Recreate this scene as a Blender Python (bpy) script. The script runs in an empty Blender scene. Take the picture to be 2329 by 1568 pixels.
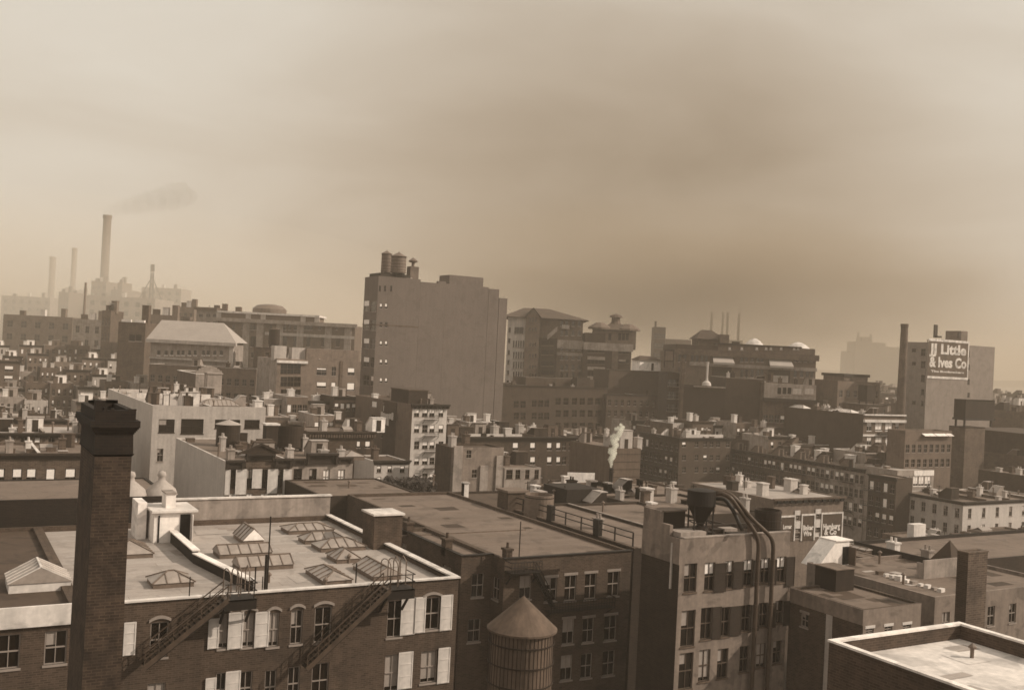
import bpy, bmesh, math, random
from mathutils import Vector, Matrix
R = math.radians
scene = bpy.context.scene
C = scene.collection
# ---------------------------------------------------------------- camera
CAMZ, YAW, PITCH, ROLL, FPX = 40.0, R(29.7), R(0.40), R(2.87), 2303.0
_f0 = Vector((math.sin(YAW), math.cos(YAW), 0)); _r0 = Vector((math.cos(YAW), -math.sin(YAW), 0)); _u0 = Vector((0, 0, 1))
FW = (_f0 * math.cos(PITCH) + _u0 * math.sin(PITCH)).normalized(); _u1 = _r0.cross(FW)
RT = _r0 * math.cos(ROLL) + _u1 * math.sin(ROLL); UP = _u1 * math.cos(ROLL) - _r0 * math.sin(ROLL)
CAM = Vector((0, 0, CAMZ))
cd = bpy.data.cameras.new('camera'); cam = bpy.data.objects.new('camera', cd); C.objects.link(cam)
cd.sensor_width = 36; cd.lens = 36 * FPX / 2328; cd.clip_start = 1; cd.clip_end = 20000
m = Matrix((RT, UP, -FW)).transposed().to_4x4(); m.translation = CAM; cam.matrix_world = m
scene.camera = cam
# ---------------------------------------------------------------- exposure and sampling
vs = scene.view_settings; vs.view_transform = 'Standard'; vs.look = 'None'; vs.gamma = 1; vs.exposure = 0.0
scene.cycles.use_denoising = True; scene.cycles.filter_width = 1.6
scene.cycles.max_bounces = 4; scene.cycles.diffuse_bounces = 2; scene.cycles.glossy_bounces = 2; scene.cycles.volume_bounces = 2; scene.cycles.volume_step_rate = 1.0; scene.cycles.volume_max_steps = 256
scene.cycles.transparent_max_bounces = 12; scene.cycles.caustics_reflective = False; scene.cycles.caustics_refractive = False
# ---------------------------------------------------------------- sun and sky
SUNV = Vector((0.74, -0.50, 0.62)).normalized()
sl = bpy.data.lights.new('sun', 'SUN'); so = bpy.data.objects.new('sun', sl); C.objects.link(so)
sl.energy = 4.3; sl.angle = R(0.6); sl.color = (1.0, 0.885, 0.735)
so.rotation_euler = SUNV.to_track_quat('Z', 'Y').to_euler()
SUN_EL = math.asin(SUNV.z); SUN_ROT = math.atan2(SUNV.x, SUNV.y)
def ray(X, Y): return FW + RT * ((X - 1164) / FPX) + UP * ((784 - Y) / FPX)
w_ = bpy.data.worlds.new('World'); scene.world = w_; w_.use_nodes = True
nt = w_.node_tree; nt.nodes.clear()
def N(nt, t, **k):
    n = nt.nodes.new(t)
    for a, b in k.items(): setattr(n, a, b)
    return n
def math_(nt, op, a, b=None, c=None, clamp=False):
    n = N(nt, 'ShaderNodeMath', operation=op, use_clamp=clamp)
    for i, v in enumerate((a, b, c)):
        if v is None: continue
        if isinstance(v, (int, float)): n.inputs[i].default_value = v
        else: nt.links.new(v, n.inputs[i])
    return n.outputs[0]
sky = N(nt, 'ShaderNodeTexSky', sky_type='NISHITA', sun_disc=False, sun_elevation=SUN_EL, sun_rotation=SUN_ROT, dust_density=3.0)
bw = N(nt, 'ShaderNodeRGBToBW'); nt.links.new(sky.outputs[0], bw.inputs[0])
tc = N(nt, 'ShaderNodeTexCoord')
def blob(X, Y, spread, power=1.0):     # smoothly falling patch of smoke pall round a direction of the sky
    d = ray(X, Y).normalized()
    vm = N(nt, 'ShaderNodeVectorMath', operation='DOT_PRODUCT'); nt.links.new(tc.outputs['Generated'], vm.inputs[0]); vm.inputs[1].default_value = d
    a = math_(nt, 'SUBTRACT', 1.0, vm.outputs['Value'])
    a = math_(nt, 'MULTIPLY', a, -1.0 / (spread * spread * 0.5))
    return math_(nt, 'POWER', 2.71828, a)
mp = N(nt, 'ShaderNodeMapping'); nt.links.new(tc.outputs['Generated'], mp.inputs[0]); mp.inputs['Scale'].default_value = (1, 1, 3.2)
mp.inputs['Rotation'].default_value = (0.12, -0.1, 0)
nz = N(nt, 'ShaderNodeTexNoise'); nt.links.new(mp.outputs[0], nz.inputs[0]); nz.inputs['Scale'].default_value = 2.4; nz.inputs['Detail'].default_value = 5; nz.inputs['Distortion'].default_value = 0.6
nsm = math_(nt, 'SUBTRACT', nz.outputs[0], 0.5)
p1 = math_(nt, 'MULTIPLY', blob(1580, 660, 0.28), 0.58)
p2 = math_(nt, 'MULTIPLY', blob(1450, 460, 0.22), 0.12)
p3 = math_(nt, 'MULTIPLY', blob(900, 620, 0.22), 0.16)
pall = math_(nt, 'ADD', math_(nt, 'ADD', p1, p2), p3)
pall = math_(nt, 'ADD', pall, math_(nt, 'MULTIPLY', nsm, 0.50))
fac = math_(nt, 'SUBTRACT', 1.0, pall, clamp=True)
flat = math_(nt, 'ADD', math_(nt, 'MULTIPLY', bw.outputs[0], 0.2), 4.55)   # thick overcast evens the sky out
val = math_(nt, 'MULTIPLY', flat, fac)
cc = N(nt, 'ShaderNodeCombineColor')
g_ = math_(nt, 'SUBTRACT', math_(nt, 'MULTIPLY', fac, 0.22), 0.0)
nt.links.new(val, cc.inputs[0])
nt.links.new(math_(nt, 'MULTIPLY', val, math_(nt, 'ADD', math_(nt, 'MULTIPLY', fac, 0.24), 0.695)), cc.inputs[1])
nt.links.new(math_(nt, 'MULTIPLY', val, math_(nt, 'ADD', math_(nt, 'MULTIPLY', fac, 0.40), 0.42)), cc.inputs[2])
bg = N(nt, 'ShaderNodeBackground'); bg.inputs[1].default_value = 0.15; nt.links.new(cc.outputs[0], bg.inputs[0])
wo = N(nt, 'ShaderNodeOutputWorld'); nt.links.new(bg.outputs[0], wo.inputs[0])
# ---------------------------------------------------------------- picture measurements -> places in the world
ZO = {1: (120, 1400, 3.136), 2: (720, 1400, 3.136), 3: (1320, 1400, 3.136), 4: (1920, 1400, 3.136), 5: (2200, 1400, 3.136),
      6: (120, 1000, 3.136), 7: (720, 1000, 3.136), 8: (1320, 1000, 3.136), 9: (1800, 1000, 3.647), 10: (2300, 1100, 3.647),
      11: (120, 580, 3.647), 12: (520, 780, 3.647), 13: (1000, 700, 3.647), 14: (1400, 850, 3.647), 15: (1900, 850, 3.647),
      16: (2350, 880, 3.733), 17: (1000, 1080, 4.48), 18: (600, 1180, 4.658), 19: (2000, 1280, 4.658), 20: (120, 1100, 5.227), 21: (2270, 1430, 9.8)}
def Z(k, x, y): o = ZO[k]; return ((o[0] + x / o[2]) / 1.2891, (o[1] + y / o[2]) / 1.2891)
def ptz(X, Y, z): d = ray(X, Y); return CAM + d * ((z - CAMZ) / d.z)
def ptd(X, Y, dist): return CAM + ray(X, Y) * dist
def along(p, e, X):
    u = (X - 1164) / FPX; q = p - CAM
    return (u * FW.dot(q) - RT.dot(q)) / (RT.dot(e) - u * FW.dot(e))
def alongY(p, e, Y):
    v = (784 - Y) / FPX; q = p - CAM
    return (v * FW.dot(q) - UP.dot(q)) / (UP.dot(e) - v * FW.dot(e))
def proj(p):
    q = p - CAM; f = FW.dot(q); return (1164 + FPX * RT.dot(q) / f, 784 - FPX * UP.dot(q) / f)
EX, EY, EZ = Vector((1, 0, 0)), Vector((0, 1, 0)), Vector((0, 0, 1))
# ---------------------------------------------------------------- materials
def tone(L, warm=1.0):      # every paint, brick and stone of the place in the brown scale of the print
    L = L * (.62 + .32 * min(1.0, L / .6)); k = math.exp(-L * 7); r = L * (1.07 + 0.48 * warm * k); g = L * (.975 - .05 * k); b = L * (0.91 - 0.36 * warm * k)
    return (min(r, .95), g, b, 1)
MATS = {}
def mat(name, L, warm=1.0, rough=.85, var=.25, scale=.35, brick=None, bump=0.0, streak=0.0, fine=0.12, metallic=0.0, spec=.3, felt=False, patch=0.0):
    if name in MATS: return MATS[name]
    m = bpy.data.materials.new(name); m.use_nodes = True; nt = m.node_tree; b = nt.nodes['Principled BSDF']
    b.inputs['Roughness'].default_value = rough; b.inputs['Metallic'].default_value = metallic; b.inputs['Specular IOR Level'].default_value = spec
    tc = N(nt, 'ShaderNodeTexCoord'); oi = N(nt, 'ShaderNodeObjectInfo')
    base = N(nt, 'ShaderNodeRGB'); base.outputs[0].default_value = tone(L, warm); col = base.outputs[0]
    def mul(col, f):
        vm = N(nt, 'ShaderNodeVectorMath', operation='SCALE'); nt.links.new(col, vm.inputs[0]); nt.links.new(f, vm.inputs['Scale']); return vm.outputs[0]
    if brick:
        bt = N(nt, 'ShaderNodeTexBrick'); nt.links.new(tc.outputs['UV'], bt.inputs['Vector'])
        bt.inputs['Scale'].default_value = 1.0; bt.inputs['Brick Width'].default_value = brick; bt.inputs['Row Height'].default_value = brick * .33
        bt.inputs['Mortar Size'].default_value = brick * .05; bt.inputs['Bias'].default_value = -.1
        bt.inputs['Color1'].default_value = tone(L * .72, warm); bt.inputs['Color2'].default_value = tone(L * 1.3, warm); bt.inputs['Mortar'].default_value = tone(min(L * 1.5, .5), warm)
        col = bt.outputs[0]
    if felt:        # strips of roofing felt with tarred joints
        bt = N(nt, 'ShaderNodeTexBrick'); nt.links.new(tc.outputs['UV'], bt.inputs['Vector']); bt.inputs['Scale'].default_value = 1.0; bt.inputs['Brick Width'].default_value = 7.0; bt.inputs['Row Height'].default_value = 1.1; bt.inputs['Mortar Size'].default_value = .025
        bt.inputs['Color1'].default_value = tone(L * .93, warm); bt.inputs['Color2'].default_value = tone(L * 1.06, warm); bt.inputs['Mortar'].default_value = tone(L * .72, warm); col = bt.outputs[0]
    n1 = N(nt, 'ShaderNodeTexNoise'); nt.links.new(tc.outputs['Object'], n1.inputs[0]); n1.inputs['Scale'].default_value = scale; n1.inputs['Detail'].default_value = 6; n1.inputs['Roughness'].default_value = .62
    f = math_(nt, 'ADD', math_(nt, 'MULTIPLY', math_(nt, 'SUBTRACT', n1.outputs[0], .5), var * 4), 1.0)
    n2 = N(nt, 'ShaderNodeTexNoise'); nt.links.new(tc.outputs['Object'], n2.inputs[0]); n2.inputs['Scale'].default_value = 3.1; n2.inputs['Detail'].default_value = 4
    f = math_(nt, 'MULTIPLY', f, math_(nt, 'ADD', math_(nt, 'MULTIPLY', math_(nt, 'SUBTRACT', n2.outputs[0], .5), fine * 4), 1.0))
    if streak:      # rain streaks and soot running down a wall
        mp = N(nt, 'ShaderNodeMapping'); nt.links.new(tc.outputs['Object'], mp.inputs[0]); mp.inputs['Scale'].default_value = (1, 1, .09)
        n3 = N(nt, 'ShaderNodeTexNoise'); nt.links.new(mp.outputs[0], n3.inputs[0]); n3.inputs['Scale'].default_value = 1.6; n3.inputs['Detail'].default_value = 5
        f = math_(nt, 'MULTIPLY', f, math_(nt, 'ADD', math_(nt, 'MULTIPLY', math_(nt, 'SUBTRACT', n3.outputs[0], .5), streak * 4), 1.0))
    if patch:       # dried puddles, tar patches and soot with edges of their own
        n4 = N(nt, 'ShaderNodeTexNoise'); nt.links.new(tc.outputs['Object'], n4.inputs[0]); n4.inputs['Scale'].default_value = .42; n4.inputs['Detail'].default_value = 7; n4.inputs['Distortion'].default_value = .8
        k4 = math_(nt, 'MULTIPLY', math_(nt, 'SUBTRACT', n4.outputs[0], .54), 16.0, clamp=True); f = math_(nt, 'MULTIPLY', f, math_(nt, 'SUBTRACT', 1.0, math_(nt, 'MULTIPLY', k4, patch)))
    f = math_(nt, 'MAXIMUM', f, .25)
    col = mul(col, f)
    nt.links.new(col, b.inputs['Base Color'])
    if bump:
        bp = N(nt, 'ShaderNodeBump'); bp.inputs['Strength'].default_value = bump; bp.inputs['Distance'].default_value = .05
        nt.links.new(n2.outputs[0], bp.inputs['Height']); nt.links.new(bp.outputs[0], b.inputs['Normal'])
    MATS[name] = m; return m
mat('brick_near', .066, brick=.42, streak=.14, bump=.3, var=.3, scale=.25, patch=.2)
mat('brick_stack', .045, brick=.42, streak=.1, bump=.5, var=.45, scale=1.1, patch=.3)
mat('shutter_white', .58, warm=.6, streak=.28, var=.15, rough=.6)
mat('brick_soot', .013, brick=.42, var=.3, bump=.4, scale=.5)
mat('brick_brown', .05, brick=.5, streak=.2, var=.28, patch=.25)
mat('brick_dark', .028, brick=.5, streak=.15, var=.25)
mat('brick_mid', .09, streak=.2, var=.28, brick=.6, patch=.25)
mat('brick_pale', .18, streak=.18, var=.22, patch=.2, fine=.2)
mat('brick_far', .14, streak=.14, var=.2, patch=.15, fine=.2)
mat('brick_fardark', .052, streak=.16, var=.24, patch=.2, fine=.2)
mat('plaster', .30, streak=.24, var=.26, scale=.5, patch=.22)
mat('plaster_dirty', .22, streak=.2, var=.26, scale=.6, patch=.3)
mat('blind_dull', .34, var=.2)
mat('sign_white', .66, warm=.7, var=.2, fine=.35, scale=2.0, patch=.3, streak=.2)
mat('plaster_light', .42, streak=.2, var=.18, scale=.4)
mat('stone_pale', .50, streak=.1, var=.12)
mat('white_paint', .80, warm=.5, streak=.12, var=.12, rough=.6, patch=.22)
mat('white_dirty', .60, warm=.7, streak=.14, var=.2, rough=.7, patch=.25)
mat('roof_light', .37, warm=.9, var=.14, scale=.16, fine=.08, bump=.15, felt=True, patch=.16)
mat('roof_mid', .17, var=.18, scale=.16, fine=.1, bump=.15, felt=True, patch=.22)
mat('roof_tar', .075, var=.25, scale=.22, fine=.1, patch=.3)
mat('roof_dark', .05, var=.3, scale=.22)
mat('metal_dark', .012, rough=.6, var=.2, scale=1.2)
mat('metal_grey', .16, rough=.5, var=.25, scale=1.0, streak=.2)
mat('metal_rust', .028, rough=.7, var=.3, scale=1.5, streak=.3)
mat('wood_dark', .026, rough=.9, var=.25, streak=.35, scale=1)
mat('wood_grey', .11, rough=.9, var=.2, streak=.3, scale=1)
mat('cornice_dark', .022, rough=.7, var=.2)
mat('frame_paint', .30, rough=.6, var=.15)
mat('glass', .010, rough=.12, var=.1, spec=.5)
mat('glass_sky', .30, rough=.35, var=.18, scale=1.2, spec=.5)
mat('blind', .85, warm=.6, var=.1, rough=.8)
mat('sign_dark', .075, rough=.7, var=.25, scale=1.5)
mat('cloth', .82, warm=.4, var=.05)
mat('canvas', .38, warm=.9, var=.1)
mat('foliage', .05, warm=.4, var=.4, scale=2)
mat('asphalt', .05, var=.3, scale=.1)
mat('water', .12, rough=.25, var=.1, scale=.01)
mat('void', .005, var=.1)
# ---------------------------------------------------------------- mesh building
class MB:
    def __init__(s): s.v, s.f, s.mi = [], [], []
    def face(s, pts, m=0, out=None):
        pts = [Vector(p) for p in pts]
        if out is not None:
            n = (pts[1] - pts[0]).cross(pts[2] - pts[0])
            if n.dot(Vector(out)) < 0: pts.reverse()
        k = len(s.v); s.v += [tuple(p) for p in pts]; s.f.append(tuple(range(k, k + len(pts)))); s.mi.append(m); return s
    def box(s, x0, x1, y0, y1, z0, z1, m=0, open_=''):
        if x1 < x0: x0, x1 = x1, x0
        if y1 < y0: y0, y1 = y1, y0
        if z1 < z0: z0, z1 = z1, z0
        a = [(x0, y0, z0), (x1, y0, z0), (x1, y1, z0), (x0, y1, z0), (x0, y0, z1), (x1, y0, z1), (x1, y1, z1), (x0, y1, z1)]
        k = len(s.v); s.v += a
        for q in ((0, 3, 2, 1), (4, 5, 6, 7), (0, 1, 5, 4), (1, 2, 6, 5), (2, 3, 7, 6), (3, 0, 4, 7)): s.f.append(tuple(k + i for i in q)); s.mi.append(m)
        return s
    def obox(s, c, ax, ay, az, m=0):    # box from centre and three half-axis vectors
        c, ax, ay, az = map(Vector, (c, ax, ay, az)); k = len(s.v)
        for sz in (-1, 1):
            for sx, sy in ((-1, -1), (1, -1), (1, 1), (-1, 1)): s.v.append(tuple(c + ax * sx + ay * sy + az * sz))
        for q in ((0, 3, 2, 1), (4, 5, 6, 7), (0, 1, 5, 4), (1, 2, 6, 5), (2, 3, 7, 6), (3, 0, 4, 7)): s.f.append(tuple(k + i for i in q)); s.mi.append(m)
        return s
    def bar(s, a, b, r, m=0):
        a, b = Vector(a), Vector(b); d = b - a; L = d.length
        if L < 1e-6: return s
        d /= L; t = Vector((0, 0, 1)) if abs(d.z) < .9 else Vector((1, 0, 0)); u = d.cross(t).normalized(); v = d.cross(u)
        return s.obox((a + b) / 2, u * r, v * r, d * (L / 2), m)
    def tube(s, path, r, n=10, m=0, caps=True):
        path = [Vector(p) for p in path]; rs = r if isinstance(r, (list, tuple)) else [r] * len(path); rings = []
        pu = None
        for i, p in enumerate(path):
            d = ((path[min(i + 1, len(path) - 1)] - path[max(i - 1, 0)])).normalized()
            if pu is None: t = Vector((0, 0, 1)) if abs(d.z) < .9 else Vector((1, 0, 0)); u = d.cross(t).normalized()
            else: u = (pu - d * pu.dot(d)).normalized()
            pu = u; v = d.cross(u); k = len(s.v); rings.append(k)
            for j in range(n):
                a = 2 * math.pi * j / n; s.v.append(tuple(p + u * (rs[i] * math.cos(a)) + v * (rs[i] * math.sin(a))))
        for i in range(len(path) - 1):
            for j in range(n): s.f.append((rings[i] + j, rings[i] + (j + 1) % n, rings[i + 1] + (j + 1) % n, rings[i + 1] + j)); s.mi.append(m)
        if caps: s.f.append(tuple(rings[0] + j for j in range(n))[::-1]); s.mi.append(m); s.f.append(tuple(rings[-1] + j for j in range(n))); s.mi.append(m)
        return s
    def lathe(s, c, prof, n=20, m=0):     # prof: (radius, z)
        c = Vector(c); rings = []
        for r, z in prof:
            k = len(s.v); rings.append(k)
            for j in range(n): a = 2 * math.pi * j / n; s.v.append((c.x + r * math.cos(a), c.y + r * math.sin(a), c.z + z))
        for i in range(len(prof) - 1):
            for j in range(n): s.f.append((rings[i] + j, rings[i] + (j + 1) % n, rings[i + 1] + (j + 1) % n, rings[i + 1] + j)); s.mi.append(m)
        return s
    def ring(s, x0, x1, y0, y1, z0, z1, t, m=0):      # rectangular ring
        s.box(x0, x1, y0, y0 + t, z0, z1, m); s.box(x0, x1, y1 - t, y1, z0, z1, m); s.box(x0, x0 + t, y0 + t, y1 - t, z0, z1, m); s.box(x1 - t, x1, y0 + t, y1 - t, z0, z1, m); return s
    def mesh(s, name, mats, smooth=False):
        me = bpy.data.meshes.new(name); me.from_pydata(s.v, [], s.f)
        for q in (mats if isinstance(mats, (list, tuple)) else [mats]): me.materials.append(MATS[q] if isinstance(q, str) else q)
        me.polygons.foreach_set('material_index', s.mi)
        if smooth: me.polygons.foreach_set('use_smooth', [True] * len(s.f))
        uv = me.uv_layers.new(name='UVMap').data
        for p in me.polygons:
            n = p.normal; a = abs(n.x) > abs(n.y); zz = abs(n.z) > .8
            for li in p.loop_indices:
                c = me.vertices[me.loops[li].vertex_index].co
                uv[li].uv = (c.x, c.y) if zz else ((c.y, c.z) if a else (c.x, c.z))
        me.update(); return me
CACHE = {}
def cached(key, fn):
    if key not in CACHE: CACHE[key] = fn()
    return CACHE[key]
def link(name, me, parent=None, loc=(0, 0, 0), rz=0):
    o = bpy.data.objects.new(name, me); C.objects.link(o); o.location = loc; o.rotation_euler = (0, 0, rz)
    if parent: o.parent = parent
    return o
def tag(o, label=None, cat=None, group=None, kind=None):
    if label: o['label'] = label
    if cat: o['category'] = cat
    if group: o['group'] = group
    if kind: o['kind'] = kind
    return o
def thing(name, label, cat, loc, rz=0, group=None): return tag(link(name, None, None, loc, rz), label, cat, group)
def put(mb, name, mats, parent=None, loc=(0, 0, 0), rz=0, smooth=False): return link(name, mb.mesh(name, mats, smooth), parent, loc, rz)
# ---------------------------------------------------------------- windows
def win_mesh(w, h, style, fm):
    def f():
        mb = MB(); t = .07; y0, y1 = .10, .17; a = w / 2
        if style == 's':
            mb.box(-a, a, .12, .16, 0, h, 1); mb.box(-a - .06, a + .06, -.06, .12, -.12, .0, 0)
            mb.box(-.02, .02, .10, .12, 0, h, 0) ; mb.box(-a, a, .10, .12, h * .5 - .04, h * .5 + .04, 0)
            return mb.mesh('window', [fm, 'glass'])
        mb.box(-a, -a + t, y0, y1, 0, h); mb.box(a - t, a, y0, y1, 0, h); mb.box(-a + t, a - t, y0, y1, 0, t); mb.box(-a + t, a - t, y0, y1, h - t, h)
        mb.box(-a + t, a - t, y0 - .02, y1, h * .5 - .04, h * .5 + .04)
        mb.box(-.025, .025, y0, y1, t, h * .5 - .04); mb.box(-.025, .025, y0, y1, h * .5 + .04, h - t)
        mb.box(-a - .08, a + .08, -.07, .13, -.14, 0.0)
        return mb.mesh('window', [fm])
    return cached(('win', round(w, 2), round(h, 2), style, fm), f)
def pane_mesh(w, h): return cached(('pane', round(w, 2), round(h, 2)), lambda: MB().box(-w / 2 + .07, w / 2 - .07, .18, .2, .07, h - .07).mesh('pane', ['glass']))
def blind_mesh(w, h, k): return cached(('blind', round(w, 2), round(h, 2), k), lambda: MB().box(-w / 2 + .09, w / 2 - .09, .172, .179, h - .08 - (h - .16) * k, h - .08).mesh('blind', ['blind']))
# ---------------------------------------------------------------- buildings
FOOT = []; ROOFS = []; STANDS = []
class Bd:
    def __init__(s, name, label, X=None, Y=None, XR=None, z=None, dist=None, XL=None, d=None, p=None, w=None, rz=0.0, base=0.0,
                 wall='brick_brown', roof='roof_mid', ph=.6, cat='building', group=None, cop=None, sidewall=None, pt=.3):
        s.ex = Vector((math.cos(rz), math.sin(rz), 0)); s.ey = Vector((-math.sin(rz), math.cos(rz), 0)); s.rz = rz
        if p is None: p = ptz(X, Y, z) if z is not None else ptd(X, Y, dist)
        s.p = p; s.w = w if w else along(p, s.ex, XR); s.d = d if d else along(p, s.ey, XL); s.h = p.z - base; s.base = base
        s.root = thing(name, label, cat, (p.x, p.y, base), rz, group); s.wall, s.roofm, s.ph, s.cop, s.pt = wall, roof, ph, cop, pt
        s.sidewall = sidewall or wall; s.op = {'F': [], 'L': [], 'R': []}; s.zr = s.h - ph
        c = [p, p + s.ex * s.w, p + s.ey * s.d, p + s.ex * s.w + s.ey * s.d]
        FOOT.append((min(q.x for q in c), max(q.x for q in c), min(q.y for q in c), max(q.y for q in c)))
        s.label = label; ROOFS.append((FOOT[-1], base + s.zr))
    def loc(s, q): q = q - Vector((s.p.x, s.p.y, s.base)); return Vector((q.dot(s.ex), q.dot(s.ey), q.z))
    def wld(s, q): return Vector((s.p.x, s.p.y, s.base)) + s.ex * q[0] + s.ey * q[1] + EZ * q[2]
    def on(s, face, X, Y, off=0.0):      # picture point -> (u, z) on a face
        d = ray(X, Y); n = s.ey if face in 'FK' else s.ex; o = s.p.copy()
        if face == 'R': o = o + s.ex * s.w
        o = o - n * off
        q = CAM + d * ((o - CAM).dot(n) / d.dot(n)); l = s.loc(q); return (l.x if face == 'F' else l.y, l.z)
    def roofpt(s, X, Y, dz=0): return s.loc(ptz(X, Y, s.base + s.zr + dz))
    def hole(s, face, u0, u1, z0, z1):
        if u1 < u0: u0, u1 = u1, u0
        s.op[face].append((u0, u1, z0, z1))
    def window(s, face, u0, u1, z0, z1, style='d', fm='frame_paint', blind=0, lintel=None):
        if u1 < u0: u0, u1 = u1, u0
        if z1 < z0: z0, z1 = z1, z0
        u0 = max(u0, .1); u1 = min(u1, (s.w if face == 'F' else s.d) - .1); z0 = max(z0, .05)
        if u1 - u0 < .2 or z1 - z0 < .2: return None
        w, h = round(u1 - u0, 2), round(z1 - z0, 2); s.hole(face, u0, u1, z0, z1); uc = (u0 + u1) / 2
        if face == 'F': lc, rz = (uc, 0, z0), 0
        elif face == 'L': lc, rz = (0, uc, z0), -math.pi / 2
        else: lc, rz = (s.w, uc, z0), math.pi / 2
        o = link('window', win_mesh(w, h, style, fm), s.root, lc, rz)
        if style != 's':
            link('pane', pane_mesh(w, h), o)
            if not blind:
                q_ = (int(abs(u0 * 37 + z0 * 91 + s.p.x * 13)) * 7919) % 10
                if q_ < 4: link('curtain', cached(('curt', w, h, q_), lambda: MB().box(-w / 2 + .09, w / 2 - .09 if q_ % 2 else 0, .172, .179, h - .08 - (h - .16) * (.3, .5, .42, .9)[q_], h - .08).mesh('curtain', ['blind_dull'])), o)
        if blind: link('blind', blind_mesh(w, h, round(blind, 1)), o, (0, -.085 if style == 's' else 0, 0))
        if lintel:
            link('lintel', cached(('lin', w, h, lintel), lambda: MB().box(-w / 2 - .12, w / 2 + .12, -.04, .1, h + .002, h + .24).mesh('lintel', [lintel])), o)
        return o
    def wpx(s, face, X0, Y0, X1, Y1, **k):
        a = s.on(face, X0, Y0); b = s.on(face, X1, Y1); return s.window(face, a[0], b[0], b[1], a[1], **k)
    def grid(s, face, n, rows, ww, wh, top, pitch, u0=None, u1=None, style='s', fm='frame_paint', rnd=None, pb=0.0, lintel=None, skip=()):
        L = s.w if face == 'F' else s.d; u0 = 0 if u0 is None else u0; u1 = L if u1 is None else u1
        for r in range(rows):
            for i in range(n):
                if (i, r) in skip: continue
                uc = u0 + (u1 - u0) * (i + .5) / n; zt = s.h - top - r * pitch
                if zt - wh < .3: continue
                bl = 0
                if rnd and rnd.random() < pb: bl = rnd.choice((.4, .5, .6, 1.0))
                s.window(face, uc - ww / 2, uc + ww / 2, zt - wh, zt, style=style, fm=fm, blind=bl, lintel=lintel)
    def part(s, mb, name, mats, loc=(0, 0, 0), rz=0, parent=None, smooth=False): return put(mb, name, mats, parent or s.root, loc, rz, smooth)
    def cornice(s, face='F', h=.9, pr=.6, m='cornice_dark', n=0, u0=None, u1=None, top=.15, name='cornice', bm=None):
        L = s.w if face in 'F' else s.d; u0 = -pr * .6 if u0 is None else u0; u1 = (L + pr * .6 if face == 'F' else L) if u1 is None else u1
        mb = MB(); mb.box(u0, u1, -pr, -.003, top - .28, top); mb.box(u0 + .1, u1 - .1, -pr * .6, -.003, top - .5, top - .28); mb.box(u0 + .15, u1 - .15, -pr * .25, -.003, top - h, top - .5)
        for i in range(n):
            u = u0 + .3 + (u1 - u0 - .6) * i / max(n - 1, 1); mb.box(u - .12, u + .12, -pr * .85, -.003 - pr * .25, top - h * .95, top - .5, 1)
        if face == 'F': return s.part(mb, name, [m, bm or m], (0, 0, s.h))
        return s.part(mb, name, [m, bm or m], (0, 0, s.h), -math.pi / 2) if False else s.part(MB.swap(mb), name, [m, bm or m], (0, 0, s.h))
    def roofbox(s, FL, FR, BL, h, name, m, dz=0.0, sink=.25):
        a, b, c = (s.roofpt(*q) for q in (FL, FR, BL)); return MB().box(a.x, b.x, a.y, c.y, s.zr - sink, s.zr + h), (a.x, b.x, a.y, c.y)
    def chimney(s, x, y, w=.9, l=1.3, h=1.6, m='brick_brown', pots=2, cap=None):
        def f():
            mb = MB(); mb.box(-w / 2, w / 2, -l / 2, l / 2, -.3, h, 0); mb.box(-w / 2 - .1, w / 2 + .1, -l / 2 - .1, l / 2 + .1, h, h + .18, 1)
            for i in range(pots):
                yy = -l / 2 + l * (i + .5) / pots; mb.lathe((0, yy, h + .18), [(.15, 0), (.12, .45), (.15, .5), (.001, .5)], 8, 0)
            return mb.mesh('chimney', [m, cap or m])
        return link('chimney', cached(('chim', w, l, h, m, pots, cap), f), s.root, (x, y, s.zr))
    def bulkhead(s, x, y, w=2.4, l=3.2, h=2.3, m='plaster', rf='roof_tar', rz=0, door=True):
        def f():
            mb = MB(); H = h
            mb.face([(-w / 2, -l / 2, -.2), (w / 2, -l / 2, -.2), (w / 2, -l / 2, H), (-w / 2, -l / 2, H)], 0, (0, -1, 0))
            mb.face([(-w / 2, l / 2, -.2), (w / 2, l / 2, -.2), (w / 2, l / 2, H * .35), (-w / 2, l / 2, H * .35)], 0, (0, 1, 0))
            for sx in (-1, 1): mb.face([(sx * w / 2, -l / 2, -.2), (sx * w / 2, l / 2, -.2), (sx * w / 2, l / 2, H * .35), (sx * w / 2, -l * .1, H), (sx * w / 2, -l / 2, H)], 0, (sx, 0, 0))
            e = .12
            mb.obox((0, -l * .3, H + .05), (w / 2 + e, 0, 0), (0, l * .2 + e, 0), (0, 0, .05), 1)
            a, b = Vector((0, -l * .1, H + .03)), Vector((0, l / 2 + e, H * .35)); dd = (b - a); mb.obox((a + b) / 2, (w / 2 + e, 0, 0), dd / 2, Vector((0, -dd.z, dd.y)).normalized() * .05 if False else Vector((0, 0, .05)), 1)
            if door: mb.box(-.45, .45, -l / 2 - .03, -l / 2, 0, 1.95, 2)
            return mb.mesh('bulkhead', [m, rf, 'wood_dark'])
        return link('bulkhead', cached(('bulk', w, l, h, m, rf, door), f), s.root, (x, y, s.zr), rz)
    def vent(s, x, y, h=1.1, r=.12, m='metal_grey'):
        return link('vent_pipe', cached(('vent', h, r, m), lambda: MB().lathe((0, 0, 0), [(r, -.2), (r, h), (r * 2, h + .02), (r * 2, h + .12), (.001, h + .3)], 8).mesh('vent_pipe', [m])), s.root, (x, y, s.zr))
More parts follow.
